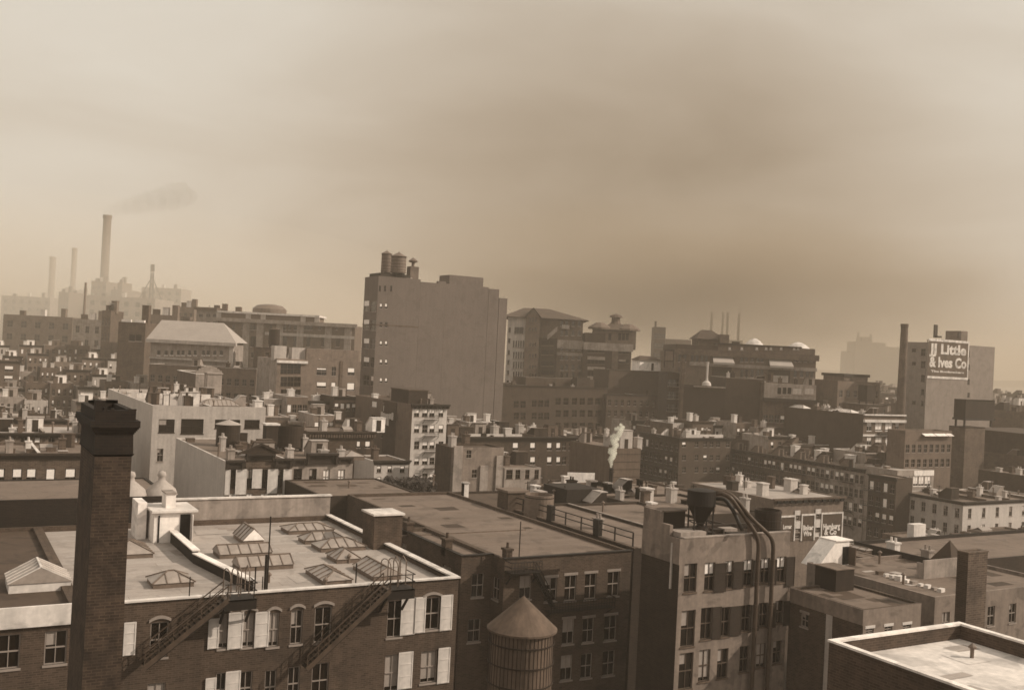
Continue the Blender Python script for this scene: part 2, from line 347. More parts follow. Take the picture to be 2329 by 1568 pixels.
    def skylight(s, FL, FR, BL, h=.8, kind='hip', curb=.35, m='glass_sky', cm='metal_grey', nb=7, end=None, loc=None):
        if loc: x0, x1, y0, y1 = loc
        else:
            a, b, c = (s.roofpt(*q) for q in (FL, FR, BL)); x0, x1, y0, y1 = a.x, b.x, a.y, c.y
        if x1 < x0: x0, x1 = x1, x0
        if y1 < y0: y0, y1 = y1, y0
        w, l = x1 - x0, y1 - y0; w = max(w, .8); l = max(l, .8); z = curb
        base = MB().box(0, w, 0, l, -.2, z)
        o = s.part(base, 'skylight', [cm], (x0, y0, s.zr))
        g = MB(); e = .08
        along_x = w >= l if kind != 'gabley' else False
        ins = min(w, l) * .5 if kind == 'hip' else 0
        P = [(-e, -e, z), (w + e, -e, z), (w + e, l + e, z), (-e, l + e, z)]
        if along_x: r0, r1 = (ins, l / 2, z + h), (w - ins, l / 2, z + h)
        else: r0, r1 = (w / 2, ins, z + h), (w / 2, l - ins, z + h)
        if along_x: fs = [([P[0], P[1], r1, r0], 0), ([P[2], P[3], r0, r1], 0), ([P[3], P[0], r0], 1), ([P[1], P[2], r1], 1)]
        else: fs = [([P[3], P[0], r0, r1], 0), ([P[1], P[2], r1, r0], 0), ([P[0], P[1], r0], 1), ([P[2], P[3], r1], 1)]
        cen = Vector((w / 2, l / 2, z))
        for f_, k in fs:
            mid = sum((Vector(q) for q in f_), Vector()) / len(f_); g.face(f_, 1 if (k and end) else 0, mid - cen + Vector((0, 0, .3)))
        s.part(g, 'glazing', [m, end or m], parent=o)
        bars = MB(); bars.bar(r0, r1, .06)
        for q in (P[0], P[1]): pass
        n = max(2, int((w if along_x else l) / .75))
        for i in range(n + 1):
            t = i / n
            if along_x:
                x = w * t; zz = z + h * min(1, x / ins if ins else 1, (w - x) / ins if ins else 1); yy = l / 2 * min(1, x / ins if ins else 1, (w - x) / ins if ins else 1)
                bars.bar((x, -e, z + .03), (x, yy, zz + .03), .03); bars.bar((x, l + e, z + .03), (x, l - yy, zz + .03), .03)
            else:
                y = l * t; q = min(1, y / ins if ins else 1, (l - y) / ins if ins else 1); bars.bar((-e, y, z + .03), (w / 2 * q, y, z + h * q + .03), .03); bars.bar((w + e, y, z + .03), (w - w / 2 * q, y, z + h * q + .03), .03)
        if ins:
            for a_, b_ in ((P[0], r0), (P[3], r0 if along_x else r1), (P[1], r1 if along_x else r0), (P[2], r1)): bars.bar(a_, b_, .05)
        s.part(bars, 'glazing_bars', [cm], parent=o); return o
    def patches(s, n, seed, mats=('roof_tar', 'roof_mid', 'canvas'), x0=.8, x1=None, y0=.8, y1=None):      # squares of newer felt and tar on the roof
        rr = random.Random(seed); x1 = x1 or s.w - 1; y1 = y1 or s.d - 1
        for i in range(n):
            x, y, a, c = rr.uniform(x0, x1), rr.uniform(y0, y1), rr.uniform(.4, 1.6), rr.uniform(.3, 1.2); x = min(max(x, x0 + a), x1 - a); y = min(max(y, y0 + c), y1 - c); z = .004 + .002 * i
            pts = [(x + sx * a * rr.uniform(.85, 1.1), y + sy * c * rr.uniform(.85, 1.1), s.zr + z) for sx, sy in ((-1, -1), (1, -1), (1, 1), (-1, 1))]
            s.part(MB().face(pts, 0, (0, 0, 1)), 'roof_patch', [rr.choice(mats)])
    def clutter(s, k=1.0):
        rr = random.Random(int(s.w * 100 + s.d * 10)); w, d = s.w, s.d; dist = FW.dot(s.p - CAM); n = min(34, int(w * d / 42 * k))
        if w > 15 and s.rz == 0:
            m_ = int(w / 7.8)
            for i in range(1, m_): x = w * i / m_; s.part(MB().box(x - .14, x + .14, .35, d - .35, s.zr - .1, s.zr + .55).box(x - .2, x + .2, .35, d - .35, s.zr + .552, s.zr + .62, 1), 'party_wall', ['brick_mid', rr.choice(['plaster', 'white_dirty', 'roof_tar'])])
        for i in range(n):
            x, y = rr.uniform(.8, w - .8), rr.uniform(.8, d - .8); c = rr.random()
            if c < .34: s.chimney(x, y, rr.choice([.7, .9, 1.1]), rr.choice([.8, 1.2]), rr.choice([.9, 1.4, 1.9]), rr.choice(['brick_mid', 'brick_brown', 'stone_pale', 'plaster_light', 'white_dirty']), rr.choice([0, 2]))
            elif c < .5: s.vent(x, y, rr.choice([.8, 1.2, 1.6]), .13)
            elif c < .64: s.bulkhead(x, y, 1.9, 2.4, 2.0, m=rr.choice(['white_dirty', 'plaster', 'brick_mid', 'wood_dark', 'metal_grey']), rf=rr.choice(['roof_tar', 'canvas']), rz=rr.choice([0, 0, math.pi / 2]))
            elif c < .78: link('roof_hatch', cached(('hatch', int(c * 40) % 3), lambda: MB().box(-.6, .6, -.5, .5, -.1, .5).box(-.66, .66, -.56, .56, .502, .58, 1).mesh('roof_hatch', [rr.choice(['metal_grey', 'white_dirty', 'brick_mid']), rr.choice(['canvas', 'roof_tar', 'white_paint'])])), s.root, (x, y, s.zr))
            elif c < .9: link('clothes_pole', cached(('pole',), lambda: MB().bar((0, 0, -.1), (0, 0, 2.6), .05).bar((-.6, 0, 2.4), (.6, 0, 2.4), .04).mesh('clothes_pole', ['wood_dark'])), s.root, (x, y, s.zr), rr.uniform(0, 3))
            else: link('skylight', cached(('smsky',), lambda: MB().box(-.8, .8, -1.0, 1.0, -.1, .35).face([(-.85, -1.05, .36), (.85, -1.05, .36), (.85, 0, .85), (-.85, 0, .85)], 1, (0, -1, 1)).face([(-.85, 1.05, .36), (.85, 1.05, .36), (.85, 0, .85), (-.85, 0, .85)], 1, (0, 1, 1)).mesh('skylight', ['plaster', 'glass_sky'])), s.root, (x, y, s.zr))
        return s
    def finish(s, roof=True, wall_z0=0.0):
        if s.ph > .02 and FW.dot(s.p - CAM) > 125 and s.root.name != 'hospital_wing' and s.w * s.d > 60 and FW.dot(s.p - CAM) < 500 and 'hazy' not in s.label: s.clutter(1.6 if FW.dot(s.p - CAM) < 270 else .45)
        w, d, h, t = s.w, s.d, s.h, s.pt; mb = MB()
        for face, L in (('F', w), ('L', d), ('R', d)):
            ops = s.op[face]
            us = sorted({0.0, L} | {round(o[0], 4) for o in ops} | {round(o[1], 4) for o in ops}); zs = sorted({wall_z0, h} | {round(o[2], 4) for o in ops} | {round(o[3], 4) for o in ops})
            if face == 'F': P = lambda u, z, k=0: (u, k, z); out = (0, -1, 0)
            elif face == 'L': P = lambda u, z, k=0: (k, u, z); out = (-1, 0, 0)
            else: P = lambda u, z, k=0: (w - k, u, z); out = (1, 0, 0)
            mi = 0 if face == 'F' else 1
            # merge cells per row so plain walls stay simple
            for j in range(len(zs) - 1):
                z0, z1 = zs[j], zs[j + 1]; zc = (z0 + z1) / 2; st = None
                for i in range(len(us) - 1):
                    uc = (us[i] + us[i + 1]) / 2; ins = any(o[0] < uc < o[1] and o[2] < zc < o[3] for o in ops)
                    if not ins and st is None: st = us[i]
                    if ins and st is not None: mb.face([P(st, z0), P(us[i], z0), P(us[i], z1), P(st, z1)], mi, out); st = None
                if st is not None: mb.face([P(st, z0), P(us[-1], z0), P(us[-1], z1), P(st, z1)], mi, out)
            for u0, u1, z0, z1 in ops:
                k = .26
                mb.face([P(u0, z0), P(u1, z0), P(u1, z0, k), P(u0, z0, k)], mi, (0, 0, 1)); mb.face([P(u0, z1), P(u1, z1), P(u1, z1, k), P(u0, z1, k)], mi, (0, 0, -1))
                mb.face([P(u0, z0), P(u0, z1), P(u0, z1, k), P(u0, z0, k)], mi); mb.face([P(u1, z0), P(u1, z1), P(u1, z1, k), P(u1, z0, k)], mi)
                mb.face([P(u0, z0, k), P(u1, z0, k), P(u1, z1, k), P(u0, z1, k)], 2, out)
        mb.face([(0, d, wall_z0), (w, d, wall_z0), (w, d, h), (0, d, h)], 1, (0, 1, 0))
        zr = s.zr
        if s.ph > 0.02:
            for a, b in (((0, 0), (w, 0)), ((w, 0), (w, d)), ((w, d), (0, d)), ((0, d), (0, 0))): pass
            mb.face([(0, 0, h), (w, 0, h), (w - t, t, h), (t, t, h)], 1, (0, 0, 1)); mb.face([(w, 0, h), (w, d, h), (w - t, d - t, h), (w - t, t, h)], 1, (0, 0, 1))
            mb.face([(w, d, h), (0, d, h), (t, d - t, h), (w - t, d - t, h)], 1, (0, 0, 1)); mb.face([(0, d, h), (0, 0, h), (t, t, h), (t, d - t, h)], 1, (0, 0, 1))
            mb.face([(t, t, h), (w - t, t, h), (w - t, t, zr - .1), (t, t, zr - .1)], 1, (0, 1, 0)); mb.face([(t, d - t, h), (w - t, d - t, h), (w - t, d - t, zr - .1), (t, d - t, zr - .1)], 1, (0, -1, 0))
            mb.face([(t, t, h), (t, d - t, h), (t, d - t, zr - .1), (t, t, zr - .1)], 1, (1, 0, 0)); mb.face([(w - t, t, h), (w - t, d - t, h), (w - t, d - t, zr - .1), (w - t, t, zr - .1)], 1, (-1, 0, 0))
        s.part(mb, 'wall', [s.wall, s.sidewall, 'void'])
        if roof:
            tt = t if s.ph > .02 else 0
            s.part(MB().box(tt, w - tt, tt, d - tt, zr - .25, zr), 'roof', [s.roofm])
        if s.cop: s.part(MB().ring(-.06, w + .06, -.06, d + .06, h + .001, h + .11, t + .12), 'coping', [s.cop])
        return s
def swap(mb):       # turns geometry made for the front into geometry for the left side (x -> y, y -> x)
    mb.v = [(y, x, z) for x, y, z in mb.v]; mb.f = [tuple(reversed(f)) for f in mb.f]; return mb
MB.swap = staticmethod(swap)
# ---------------------------------------------------------------- fire escapes, tanks, stacks
def fire_balcony(b, face, u0, u1, z, dep=1.1, m='metal_dark', stair=True, drop=0):
    def f():
        L = u1 - u0; mb = MB()
        n = 6
        for i in range(n): mb.box(0, L, -dep + dep * i / n, -dep + dep * (i + .55) / n, -.05, 0)
        for x in (0, L): mb.bar((x, -dep, .9), (x, 0, .9), .03); mb.bar((x, -dep, 0), (x, -dep, .9), .03); mb.bar((x, -dep, -.05), (x, 0, -.8), .03)
        for zz in (.45, .9): mb.bar((0, -dep, zz), (L, -dep, zz), .03)
        k = int(L / .3)
        for i in range(k): mb.bar((L * i / k, -dep, 0), (L * i / k, -dep, .9), .014)
        return mb
    mb = f()
    if face == 'L': o = b.part(swap(mb), 'fire_escape', [m], (0, u0, z))
    else: o = b.part(mb, 'fire_escape', [m], (u0, 0, z))
    if stair and drop:
        st = MB(); L = u1 - u0; a, c = Vector((L * .15, -dep * .5, 0)), Vector((L * .85, -dep * .5, -drop))
        for y in (-dep * .7, -dep * .35): st.bar((a.x, y, a.z), (c.x, y, c.z), .05); st.bar((a.x, y, a.z + .8), (c.x, y, c.z + .8), .02)
        for i in range(int(drop / .25)):
            t = i / (drop / .25); q = a.lerp(c, t); st.box(q.x - .1, q.x + .1, -dep * .7, -dep * .35, q.z - .02, q.z)
        put(swap(st) if face == 'L' else st, 'stair', [m], o)
    return o
def water_tank(label, p, r, h, cone=.5, wall='wood_dark', roofm='roof_tar', legs=0.0, hoops=5, roof=True, group=None):
    """p = point under the middle of the tank bottom; legs = height of the stand"""
    t = thing('water_tank', label, 'water tank', p, 0, group)
    if legs < .1: STANDS.append((t, Vector(p), r * .6))
    mb = MB(); n = 28
    mb.lathe((0, 0, legs), [(.001, 0), (r, 0), (r * .985, h * .5), (r * .97, h)] + ([(r * .9, h), (r * .9, h - .4), (.001, h - .4)] if not roof else []), n)
    put(mb, 'tub', [wall], t, smooth=False)
    hb = MB()
    for i in range(hoops): z = legs + h * (.06 + .86 * (i / max(1, hoops - 1)) ** 1.2); rr = r * (1 - .03 * (z - legs) / h); hb.lathe((0, 0, z), [(rr + .01, -.05), (rr + .04, -.05), (rr + .04, .05), (rr + .01, .05)], n)
    hb.bar((r + .02, 0, legs), (r * .985 + .02, 0, legs + h), .05)
    put(hb, 'hoops', ['metal_rust'], t)
    if roof: put(MB().lathe((0, 0, legs + h), [(r * 1.08, -.12), (r * 1.1, -.05), (.08, cone * r), (.08, cone * r + .2), (.001, cone * r + .2)], n), 'tank_roof', [roofm], t)
    if legs > .1:
        lb = MB()
        for a in range(4):
            x, y = r * .7 * math.cos(a * math.pi / 2 + .785), r * .7 * math.sin(a * math.pi / 2 + .785); lb.bar((x, y, 0), (x, y, legs), .14)
            x2, y2 = r * .7 * math.cos((a + 1) * math.pi / 2 + .785), r * .7 * math.sin((a + 1) * math.pi / 2 + .785); lb.bar((x, y, 0.1), (x2, y2, legs), .05); lb.bar((x, y, legs - .12), (x2, y2, legs - .12), .12)
        put(lb, 'stand', ['metal_dark'], t)
    return t
def smokestack(label, X, Y, dist, r1, r0, base=0, m='brick_far', band=True, n=16, group=None):
    p = ptd(X, Y, dist); t = thing('smokestack', label, 'smokestack', (p.x, p.y, base), 0, group); H = p.z - base
    put(MB().lathe((0, 0, 0), [(r0, 0), (r0 + (r1 - r0) * .96, H * .96), (r1 * 1.0, H - r1 * .9), (r1 * .001, H - r1 * .9)], n), 'shaft', [m], t)
    put(MB().lathe((0, 0, H), [(r1 * 1.0, -r1 * .9), (r1 * 1.12, -r1 * .8), (r1 * 1.12, 0), (r1 * .8, 0), (r1 * .8, -r1 * .7), (.001, -r1 * .7)], n), 'stack_cap', [m], t)
    return t
# ================================================================ the ground and the river
tag(put(MB().box(-6000, 9000, -300, 12000, -2, 0), 'ground', ['asphalt']), kind='structure')
def river():
    a, b = ptd(700, 900, 1050), ptd(3200, 900, 1050); c, d = ptd(3200, 900, 9000), ptd(700, 900, 9000); mb = MB(); mb.face([(q.x, q.y, .05) for q in (a, b, c, d)], 0, (0, 0, 1)); return mb
tag(put(river(), 'river_water', ['water']), kind='structure')
# ================================================================ F2: white-roofed loft building, front left
pr = ptz(1043, 1313, 23.0)
dF2 = along(pr, EY, 750); wF2 = abs(along(pr, EX, 176))
F2 = Bd('loft_building', 'wide brick loft building with pale flat roof, many low skylights and white shutters', p=pr - EX * wF2, w=wF2, d=dF2, wall='brick_near', roof='roof_light', ph=.45, pt=.35)
wL = abs(along(pr, EX, -260)) - wF2
F2L = Bd('skylit_building', 'building with dark flat roof and peaked glass monitor, left of the brick chimney', p=pr - EX * (wF2 + wL + .01), w=wL, d=dF2 - .1, wall='brick_near', roof='roof_tar', ph=.3, pt=.35)
F2L.wpx('F', *Z(1, 40, 1410), *Z(1, 230, 1700))
_o = F2L.op['F'][0]
for _k in (2.6, 5.2, 7.8): F2L.window('F', _o[0] - _k, _o[1] - _k, _o[2], _o[3])
F2L.part(MB().box(0, F2L.w, -.22, -.003, F2L.h - 1.0, F2L.h + .25), 'fascia', ['white_dirty'])
F2L.skylight(Z(1, -300, 1065), Z(1, 285, 1050), Z(1, -340, 965), h=1.0, kind='gabley', curb=.6, end='glass_sky', cm='white_dirty')
F2L.finish()
RL = Bd('rear_building', 'building behind the white stair house, dark wall and grey roof with two round-capped vents', p=Vector((F2L.p.x - 8, pr.y + dF2 + .7, 25.2)), w=(ptz(*Z(1, 1180, 430), 22.5).x - (F2L.p.x - 8)), d=13, wall='brick_soot', roof='roof_mid', ph=.1)
for _x in (900, 1205):
    _q = RL.roofpt(*Z(1, _x, 225)); RL.part(MB().lathe((0, 0, 0), [(1.5, 0), (1.3, .5), (.35, 1.3), (.3, 1.6), (.42, 1.75), (.3, 2.1), (.001, 2.2)], 16), 'round_vent', ['canvas'], (_q.x, max(_q.y, 2), RL.zr), smooth=True)
RL.finish()
b = F2
# top storey windows (picture points on the front)
def f2w(k, x0, y0, x1, y1, **kw):
    return b.wpx('F', *Z(k, x0, y0), *Z(k, x1, y1), **kw)
tops = []
f2w(1, 1010, 1330, 1160, 1640); f2w(1, 1640, 1250, 1720, 1560, blind=0); f2w(1, 1850, 1245, 1960, 1545); f2w(1, 2090, 1240, 2180, 1545)

f2w(2, 420, 1215, 515, 1520); f2w(2, 640, 1190, 780, 1500); f2w(2, 1310, 1130, 1430, 1455); f2w(2, 1640, 1105, 1775, 1385)
f2w(2, 860, 1290, 980, 1600) if False else None
def arch_trim(u0, u1, z):
    mb = MB(); w = u1 - u0; n = 8; pts = []
    for i in range(n + 1):
        a = -1 + 2 * i / n; pts.append(Vector((w / 2 + a * (w / 2 + .12), -.05, .22 * (1 - a * a))))
    for i in range(n): a_, c_ = pts[i], pts[i + 1]; mb.obox((a_ + c_) / 2 + Vector((0, 0, .09)), (c_ - a_) / 2, (0, .06, 0), (0, 0, .09))
    return mb
for o in b.op['F']: b.part(arch_trim(o[0], o[1], o[3]), 'window_arch', ['frame_paint'], (o[0], 0, o[3] + .02))
# lower storeys, seen only below the old print's edge
rowz = [o[2] for o in b.op['F']]; base_ops = [(o[0], o[1], o[2], o[3]) for o in b.op['F']]
for o in base_ops: b.window('F', o[0], o[1], o[2] - 3.9, o[3] - 3.9, style='d')
# white iron shutters standing open beside the windows
def shutter(bb, k, x0, y0, x1, y1, m='shutter_white', face='F', dz=0):
    a = bb.on(face, *Z(k, x0, y0)); c = bb.on(face, *Z(k, x1, y1)); w, h = abs(c[0] - a[0]), abs(a[1] - c[1])
    mb = MB(); mb.box(-w / 2, w / 2, -.10, -.05, 0, h)
    for q in (.02, .33, .66, .95): mb.box(-w / 2 + .03, w / 2 - .03, -.12, -.10, h * q, h * q + .06)
    for sx in (-1, 1): mb.box(sx * w / 2 - .04, sx * w / 2 + .04, -.13, -.102, 0, h)
    if face == 'L': mb = swap(mb)
    u = (a[0] + c[0]) / 2; z = min(a[1], c[1]) + dz
    return bb.part(mb, 'shutter', [m], (u, 0, z) if face == 'F' else (0, u, z))
SH = [(1, 1730, 1235, 1840, 1560), (1, 1975, 1230, 2078, 1545), (1, 1545, 1290, 1620, 1560), (1, 770, 1325, 855, 1620), (2, 1433, 1105, 1540, 1432), (2, 1555, 1095, 1635, 1415), (2, 1797, 1075, 1882, 1392)]
for s_ in SH: shutter(b, *s_)
for s_ in SH[::2]: shutter(b, *s_, dz=-3.9)
# white coping along the front and the right side, high plastered rear parapet
mb = MB(); W, D, H = b.w, b.d, b.h
mb.box(0, W + .1, -.14, .32, H + .002, H + .11); mb.box(W - .46, W + .12, .32, D, H + .002, H + .11)
b.part(mb, 'coping', ['white_dirty'])
rb = MB(); xw0 = b.roofpt(*Z(1, 1180, 430)).x; rb.box(xw0, W - .02, D + .02, D + .45, H - 1, H + 1.9)
b.part(rb, 'rear_parapet', ['plaster'])
b.part(MB().box(xw0 - .1, W + .1, D - .1, D + .6, H + 1.902, H + 2.03), 'rear_coping', ['white_dirty'])
# right-hand party wall, raised above the roof (shaded inside face painted dark, cap white)
q = b.roofpt(*Z(2, 1400, 690)); 
b.part(MB().box(W - .5, W - .02, .42, D, H - .1, H + .0), 'side_parapet', ['brick_soot'])
# dividing wall running back across the roof, with a step
p0, p1, p2 = b.roofpt(*Z(1, 1930, 1040)), b.roofpt(*Z(1, 1420, 785)), b.roofpt(*Z(1, 1205, 590))
dv = MB()
for a_, c_, hh in ((p0, p1, .75), (p1, p2, .95)):
    dd = (c_ - a_); mid = (a_ + c_) / 2; nn = Vector((-dd.y, dd.x, 0)).normalized(); dv.obox((mid.x, mid.y, b.zr + hh / 2 - .1), dd / 2, nn * .17, (0, 0, hh / 2 + .1))
b.part(dv, 'dividing_wall', ['brick_soot'])
dv = MB()
for a_, c_, hh in ((p0, p1, .75), (p1, p2, .95)):
    dd = (c_ - a_); mid = (a_ + c_) / 2; nn = Vector((-dd.y, dd.x, 0)).normalized(); dv.obox((mid.x, mid.y, b.zr + hh + .05), dd / 2 * 1.01, nn * .3, (0, 0, .045))
b.part(dv, 'wall_cap', ['white_paint'])
# skylights: front-left, front-right and back-left foot of each in the picture
SK = [(1, (1030, 1022), (1410, 1000), (950, 955), 1.0, 'hip'), (1, (640, 752), (1040, 742), (560, 660), 1.3, 'hip'),
      (1, (1640, 745), (2115, 712), (1590, 695), .9, 'gable'), (2, (395, 522), (790, 492), (322, 478), .7, 'hip'),
      (2, (545, 612), (880, 575), (470, 575), .9, 'hip'), (2, (692, 685), (1080, 650), (588, 632), .9, 'hip'),
      (2, (838, 790), (1035, 770), (712, 735), 1.1, 'hip'), (2, (722, 993), (955, 962), (496, 880), .8, 'hip'), (2, (1175, 950), (1425, 930), (965, 840), 1.0, 'gabley')]
for k, fl, fr, bl, hh, kd in SK: b.skylight(Z(k, *fl), Z(k, *fr), Z(k, *bl), h=hh * .62, kind=kd)
b.skylight(Z(1, 1820, 862), Z(2, 432, 826), Z(1, 1768, 812), h=.6, kind='gable')
b.skylight(Z(1, 1862, 614), Z(1, 2050, 608), Z(1, 1742, 548), h=.95, kind='gabley', end='white_paint', m='glass_sky')
# white stair house with doors and a square flue
a_, c_, e_ = b.roofpt(*Z(1, 1030, 600)), b.roofpt(*Z(1, 1385, 578)), b.roofpt(*Z(1, 960, 520)); w_h, l_h = c_.x - a_.x, e_.y - a_.y
hs = b.part(MB().box(0, w_h, 0, l_h, -.2, 2.55), 'stair_house', ['white_paint'], (a_.x, a_.y, b.zr))
b.part(MB().box(-.25, w_h + .3, -.35, l_h + .2, 2.552, 2.72), 'roof', ['white_dirty'], parent=hs)
b.part(MB().box(w_h * .66, w_h * .92, -.06, -.002, 0.05, 2.35), 'doorway', ['void'], parent=hs)
dm = MB(); dm.obox((w_h * .95, -.45, 1.2), (.06, .42, 0), (.03, -.005, 0), (0, 0, 1.12)); b.part(dm, 'door', ['white_paint'], parent=hs)
b.part(MB().box(w_h * .10, w_h * .14, -.05, -.002, 0.05, 2.3), 'gap', ['void'], parent=hs)
b.part(MB().box(w_h * .35, w_h * .60, l_h * .3, l_h * .75, 2.722, 3.9), 'flue', ['white_paint'], parent=hs)
b.part(MB().box(w_h * .33, w_h * .62, l_h * .27, l_h * .78, 3.902, 4.0), 'flue_cap', ['plaster'], parent=hs)
b.part(MB().box(-1.0, -.26, l_h * .5, l_h + .8, -.2, 3.1), 'side_flue', ['white_paint'], parent=hs)
# square brick hatch tower on the right parapet, pale lid
a_, c_, e_ = b.roofpt(*Z(2, 1145, 665)), b.roofpt(*Z(2, 1400, 655)), b.roofpt(*Z(2, 1145, 600))
hz = 2.9; L0 = 2.6; x0 = a_.x + .3
tw = b.part(MB().box(x0, x0 + 2.6, a_.y + .1, a_.y + .1 + L0, b.zr - .2, b.zr + hz), 'brick_flue', ['brick_near'])
b.part(MB().box(-.15, 2.75, -.15, L0 + .15, hz, hz + .16), 'lid', ['white_dirty'], (x0, a_.y + .1, b.zr), parent=tw)
# mast and little poles
for (k, x, y, hh, rr) in ((2, 195, 1040, 5.2, .05), (2, 175, 1050, 2.6, .1), (1, 1385, 1190, 1.8, .04), (2, 1010, 985, 1.6, .05), (1, 1960, 1100, 2.1, .05), (2, 150, 1065, 1.2, .04)):
    q = b.roofpt(*Z(k, x, y)); b.part(MB().tube([(0, 0, -.1), (0, 0, hh)], rr, 6), 'mast', ['metal_dark'], (q.x, max(q.y, .15), b.zr))
# long straight outside stairs with gooseneck rails at the roof edge
mat('metal_pipe', .07, rough=.55, var=.3, scale=.8, streak=.3)
def long_stair(bb, kt, xt, yt, kb, xb, yb, wd=1.35):
    a = bb.on('F', *Z(kt, xt, yt), off=1.0); c = bb.on('F', *Z(kb, xb, yb), off=1.0)
    ext = 1.5; dx, dz = (c[0] - a[0]), (c[1] - a[1]); c = (a[0] + dx * ext, a[1] + dz * ext)
    g = thing('tmp', None, None, (0, 0, 0)); g.name = 'fire_escape'; g.parent = bb.root; g.location = (a[0], 0, a[1])
    L = Vector((c[0] - a[0], 0, c[1] - a[1])); st = MB()
    nrm = Vector((-L.z, 0, L.x)).normalized(); nrm = nrm if nrm.z > 0 else -nrm
    for y in (-.45, -.45 - wd):
        st.obox(Vector((0, y, 0)) + L / 2, L / 2, (0, .03, 0), nrm * .16)
        st.bar(Vector((0, y, .95)), L + Vector((0, y, .95)), .035); st.bar(Vector((0, y, .5)), L + Vector((0, y, .5)), .025)
        n = int(L.length / .9)
        for i in range(n + 1): q = L * (i / n); st.bar(q + Vector((0, y, 0)), q + Vector((0, y, .95)), .025)
    st.obox(L / 2 - nrm * .2 + Vector((0, -.45 - wd / 2, 0)), L / 2, (0, wd / 2, 0), nrm * .03, 1)  # dark plate under the treads paints in the shadow beneath the stair
    put(st, 'stringer', ['metal_pipe', 'metal_dark'], g)
    tr = MB(); n = int(abs(L.z) / .22)
    for i in range(n): q = L * (i / n); tr.box(q.x - .15, q.x + .15, -.45 - wd, -.45, q.z - .02, q.z + .02)
    put(tr, 'treads', ['metal_pipe'], g)
    pl = MB(); pl.box(-.2, 1.9, -1.75, -.05, -.12, -.02); pl.box(-.2, 1.9, -1.75, -1.70, -.7, -.02)
    for x in (0, 1.7): pl.bar((x, -1.7, -.1), (x, -.05, -1.9), .07); pl.bar((x, -1.72, 0), (x, -1.72, 1.0), .03)
    for zz in (.5, 1.0): pl.bar((-.2, -1.72, zz), (1.9, -1.72, zz), .025); pl.bar((1.88, -1.72, zz), (1.88, -.05, zz), .025)
    put(pl, 'landing', ['metal_dark'], g)
    gn = MB(); up = bb.h - a[1]
    for x in (.35, .9): 
        for y0 in ((-.9, .9),):
            pth = [(x, y0[0], 0), (x, y0[0], up + 1.3)] + [(x, y0[0] + .9 * (1 - math.cos(t)), up + 1.3 + .45 * math.sin(t)) for t in (.5, 1.0, 1.57, 2.1, 2.7, 3.14)] + [(x, .9, up - .2)]
            gn.tube(pth, .04, 6)
    for i in range(int(up / .3)): gn.bar((.35, -.9, .3 * i), (.9, -.9, .3 * i), .02)
    put(gn, 'gooseneck_ladder', ['metal_grey'], g)
    g2 = MB()
    for x in (1.15, 1.7): g2.tube([(x, -.5, 0), (x, -.5, up + 1.6), (x, 0.1, up + 1.9), (x, .5, up + 1.5), (x, .5, up - .3)], .04, 6)
    put(g2, 'hand_rail', ['metal_grey'], g)
long_stair(b, 2, 1290, 1010, 2, 790, 1480)
long_stair(b, 1, 1690, 1100, 1, 1190, 1500)
b.patches(16, 3, ('canvas', 'canvas', 'plaster', 'canvas'), 1, W - 1.5)
for k in range(7): b.vent(W * (.42 + .07 * k) + (k % 3) * .4, .9 + (k * 37 % 11) * .9, .5, .09) if k % 2 else None
b.finish()
# ================================================================ F4: brown brick building with a recessed wing, centre
pm = ptz(1148, 1271, 21.7)
w4 = along(pm, EX, 1436); 
xl = along(pm, EY, 1121)     # depth of the set-back: -x face from 1148 back to 1121
F4 = Bd('brick_building', 'brown brick rear building with fire escape and set-back left wing, right of the white-roofed loft', p=pm, w=w4, d=along(pm, EY, 790) - .0, wall='brick_near', sidewall='brick_near', roof='roof_mid', ph=.35)
b = F4
def w4f(x0, y0, x1, y1, **kw): return b.wpx('F', *Z(3, x0, y0), *Z(3, x1, y1), **kw)
w4f(640, 900, 738, 1110)
for x0, y0, x1, y1 in ((872, 920, 972, 1130), (1055, 898, 1150, 1120), (1240, 880, 1335, 1105), (1450, 862, 1545, 1080)): w4f(x0, y0, x1, y1, lintel='frame_paint')
for x0, y0, x1, y1 in ((1035, 1300, 1130, 1520), (1220, 1290, 1312, 1505), (1420, 1268, 1520, 1485)): w4f(x0, y0, x1, y1, lintel='frame_paint')
for o in list(b.op['F'])[-3:]: b.window('F', o[0], o[1], o[2] - 3.3, o[3] - 3.3)
w4f(650, 1300, 740, 1520)
b.wpx('L', *Z(3, 392, 900), *Z(3, 440, 1130)); b.wpx('L', *Z(3, 380, 1290), *Z(3, 425, 1520))
u0, z0 = b.on('F', *Z(3, 860, 1210)); u1, _ = b.on('F', *Z(3, 1440, 1180)); fire_balcony(b, 'F', u0, u1, z0, 1.2)
a = b.on('F', *Z(3, 770, 850), off=.7); c = b.on('F', *Z(3, 945, 1190), off=.7)
fe = thing('fire_escape', None, None, (a[0], 0, a[1])); fe.parent = b.root
st = MB(); L = Vector((c[0] - a[0], 0, c[1] - a[1]))
for y in (-.4, -1.0):
    st.bar(Vector((0, y, 0)), L + Vector((0, y, 0)), .1); st.bar(Vector((0, y, .8)), L + Vector((0, y, .8)), .03)
for i in range(14): q = L * (i / 14); st.box(q.x - .12, q.x + .12, -1, -.4, q.z - .02, q.z + .02)
put(st, 'stair', ['metal_dark'], fe)
pl = MB(); pl.box(-2.6, .5, -1.2, -.02, -.1, 0)
for zz in (.45, .9): pl.bar((-2.6, -1.2, zz), (.5, -1.2, zz), .03); pl.bar((-2.6, -1.2, zz), (-2.6, 0, zz), .03)
for i in range(11): pl.bar((-2.6 + i * .31, -1.2, 0), (-2.6 + i * .31, -1.2, .9), .018)
for x in (-2.4, .3): pl.bar((x, -1.1, 0), (x, 0, -1.2), .06)
put(pl, 'balcony', ['metal_dark'], fe)
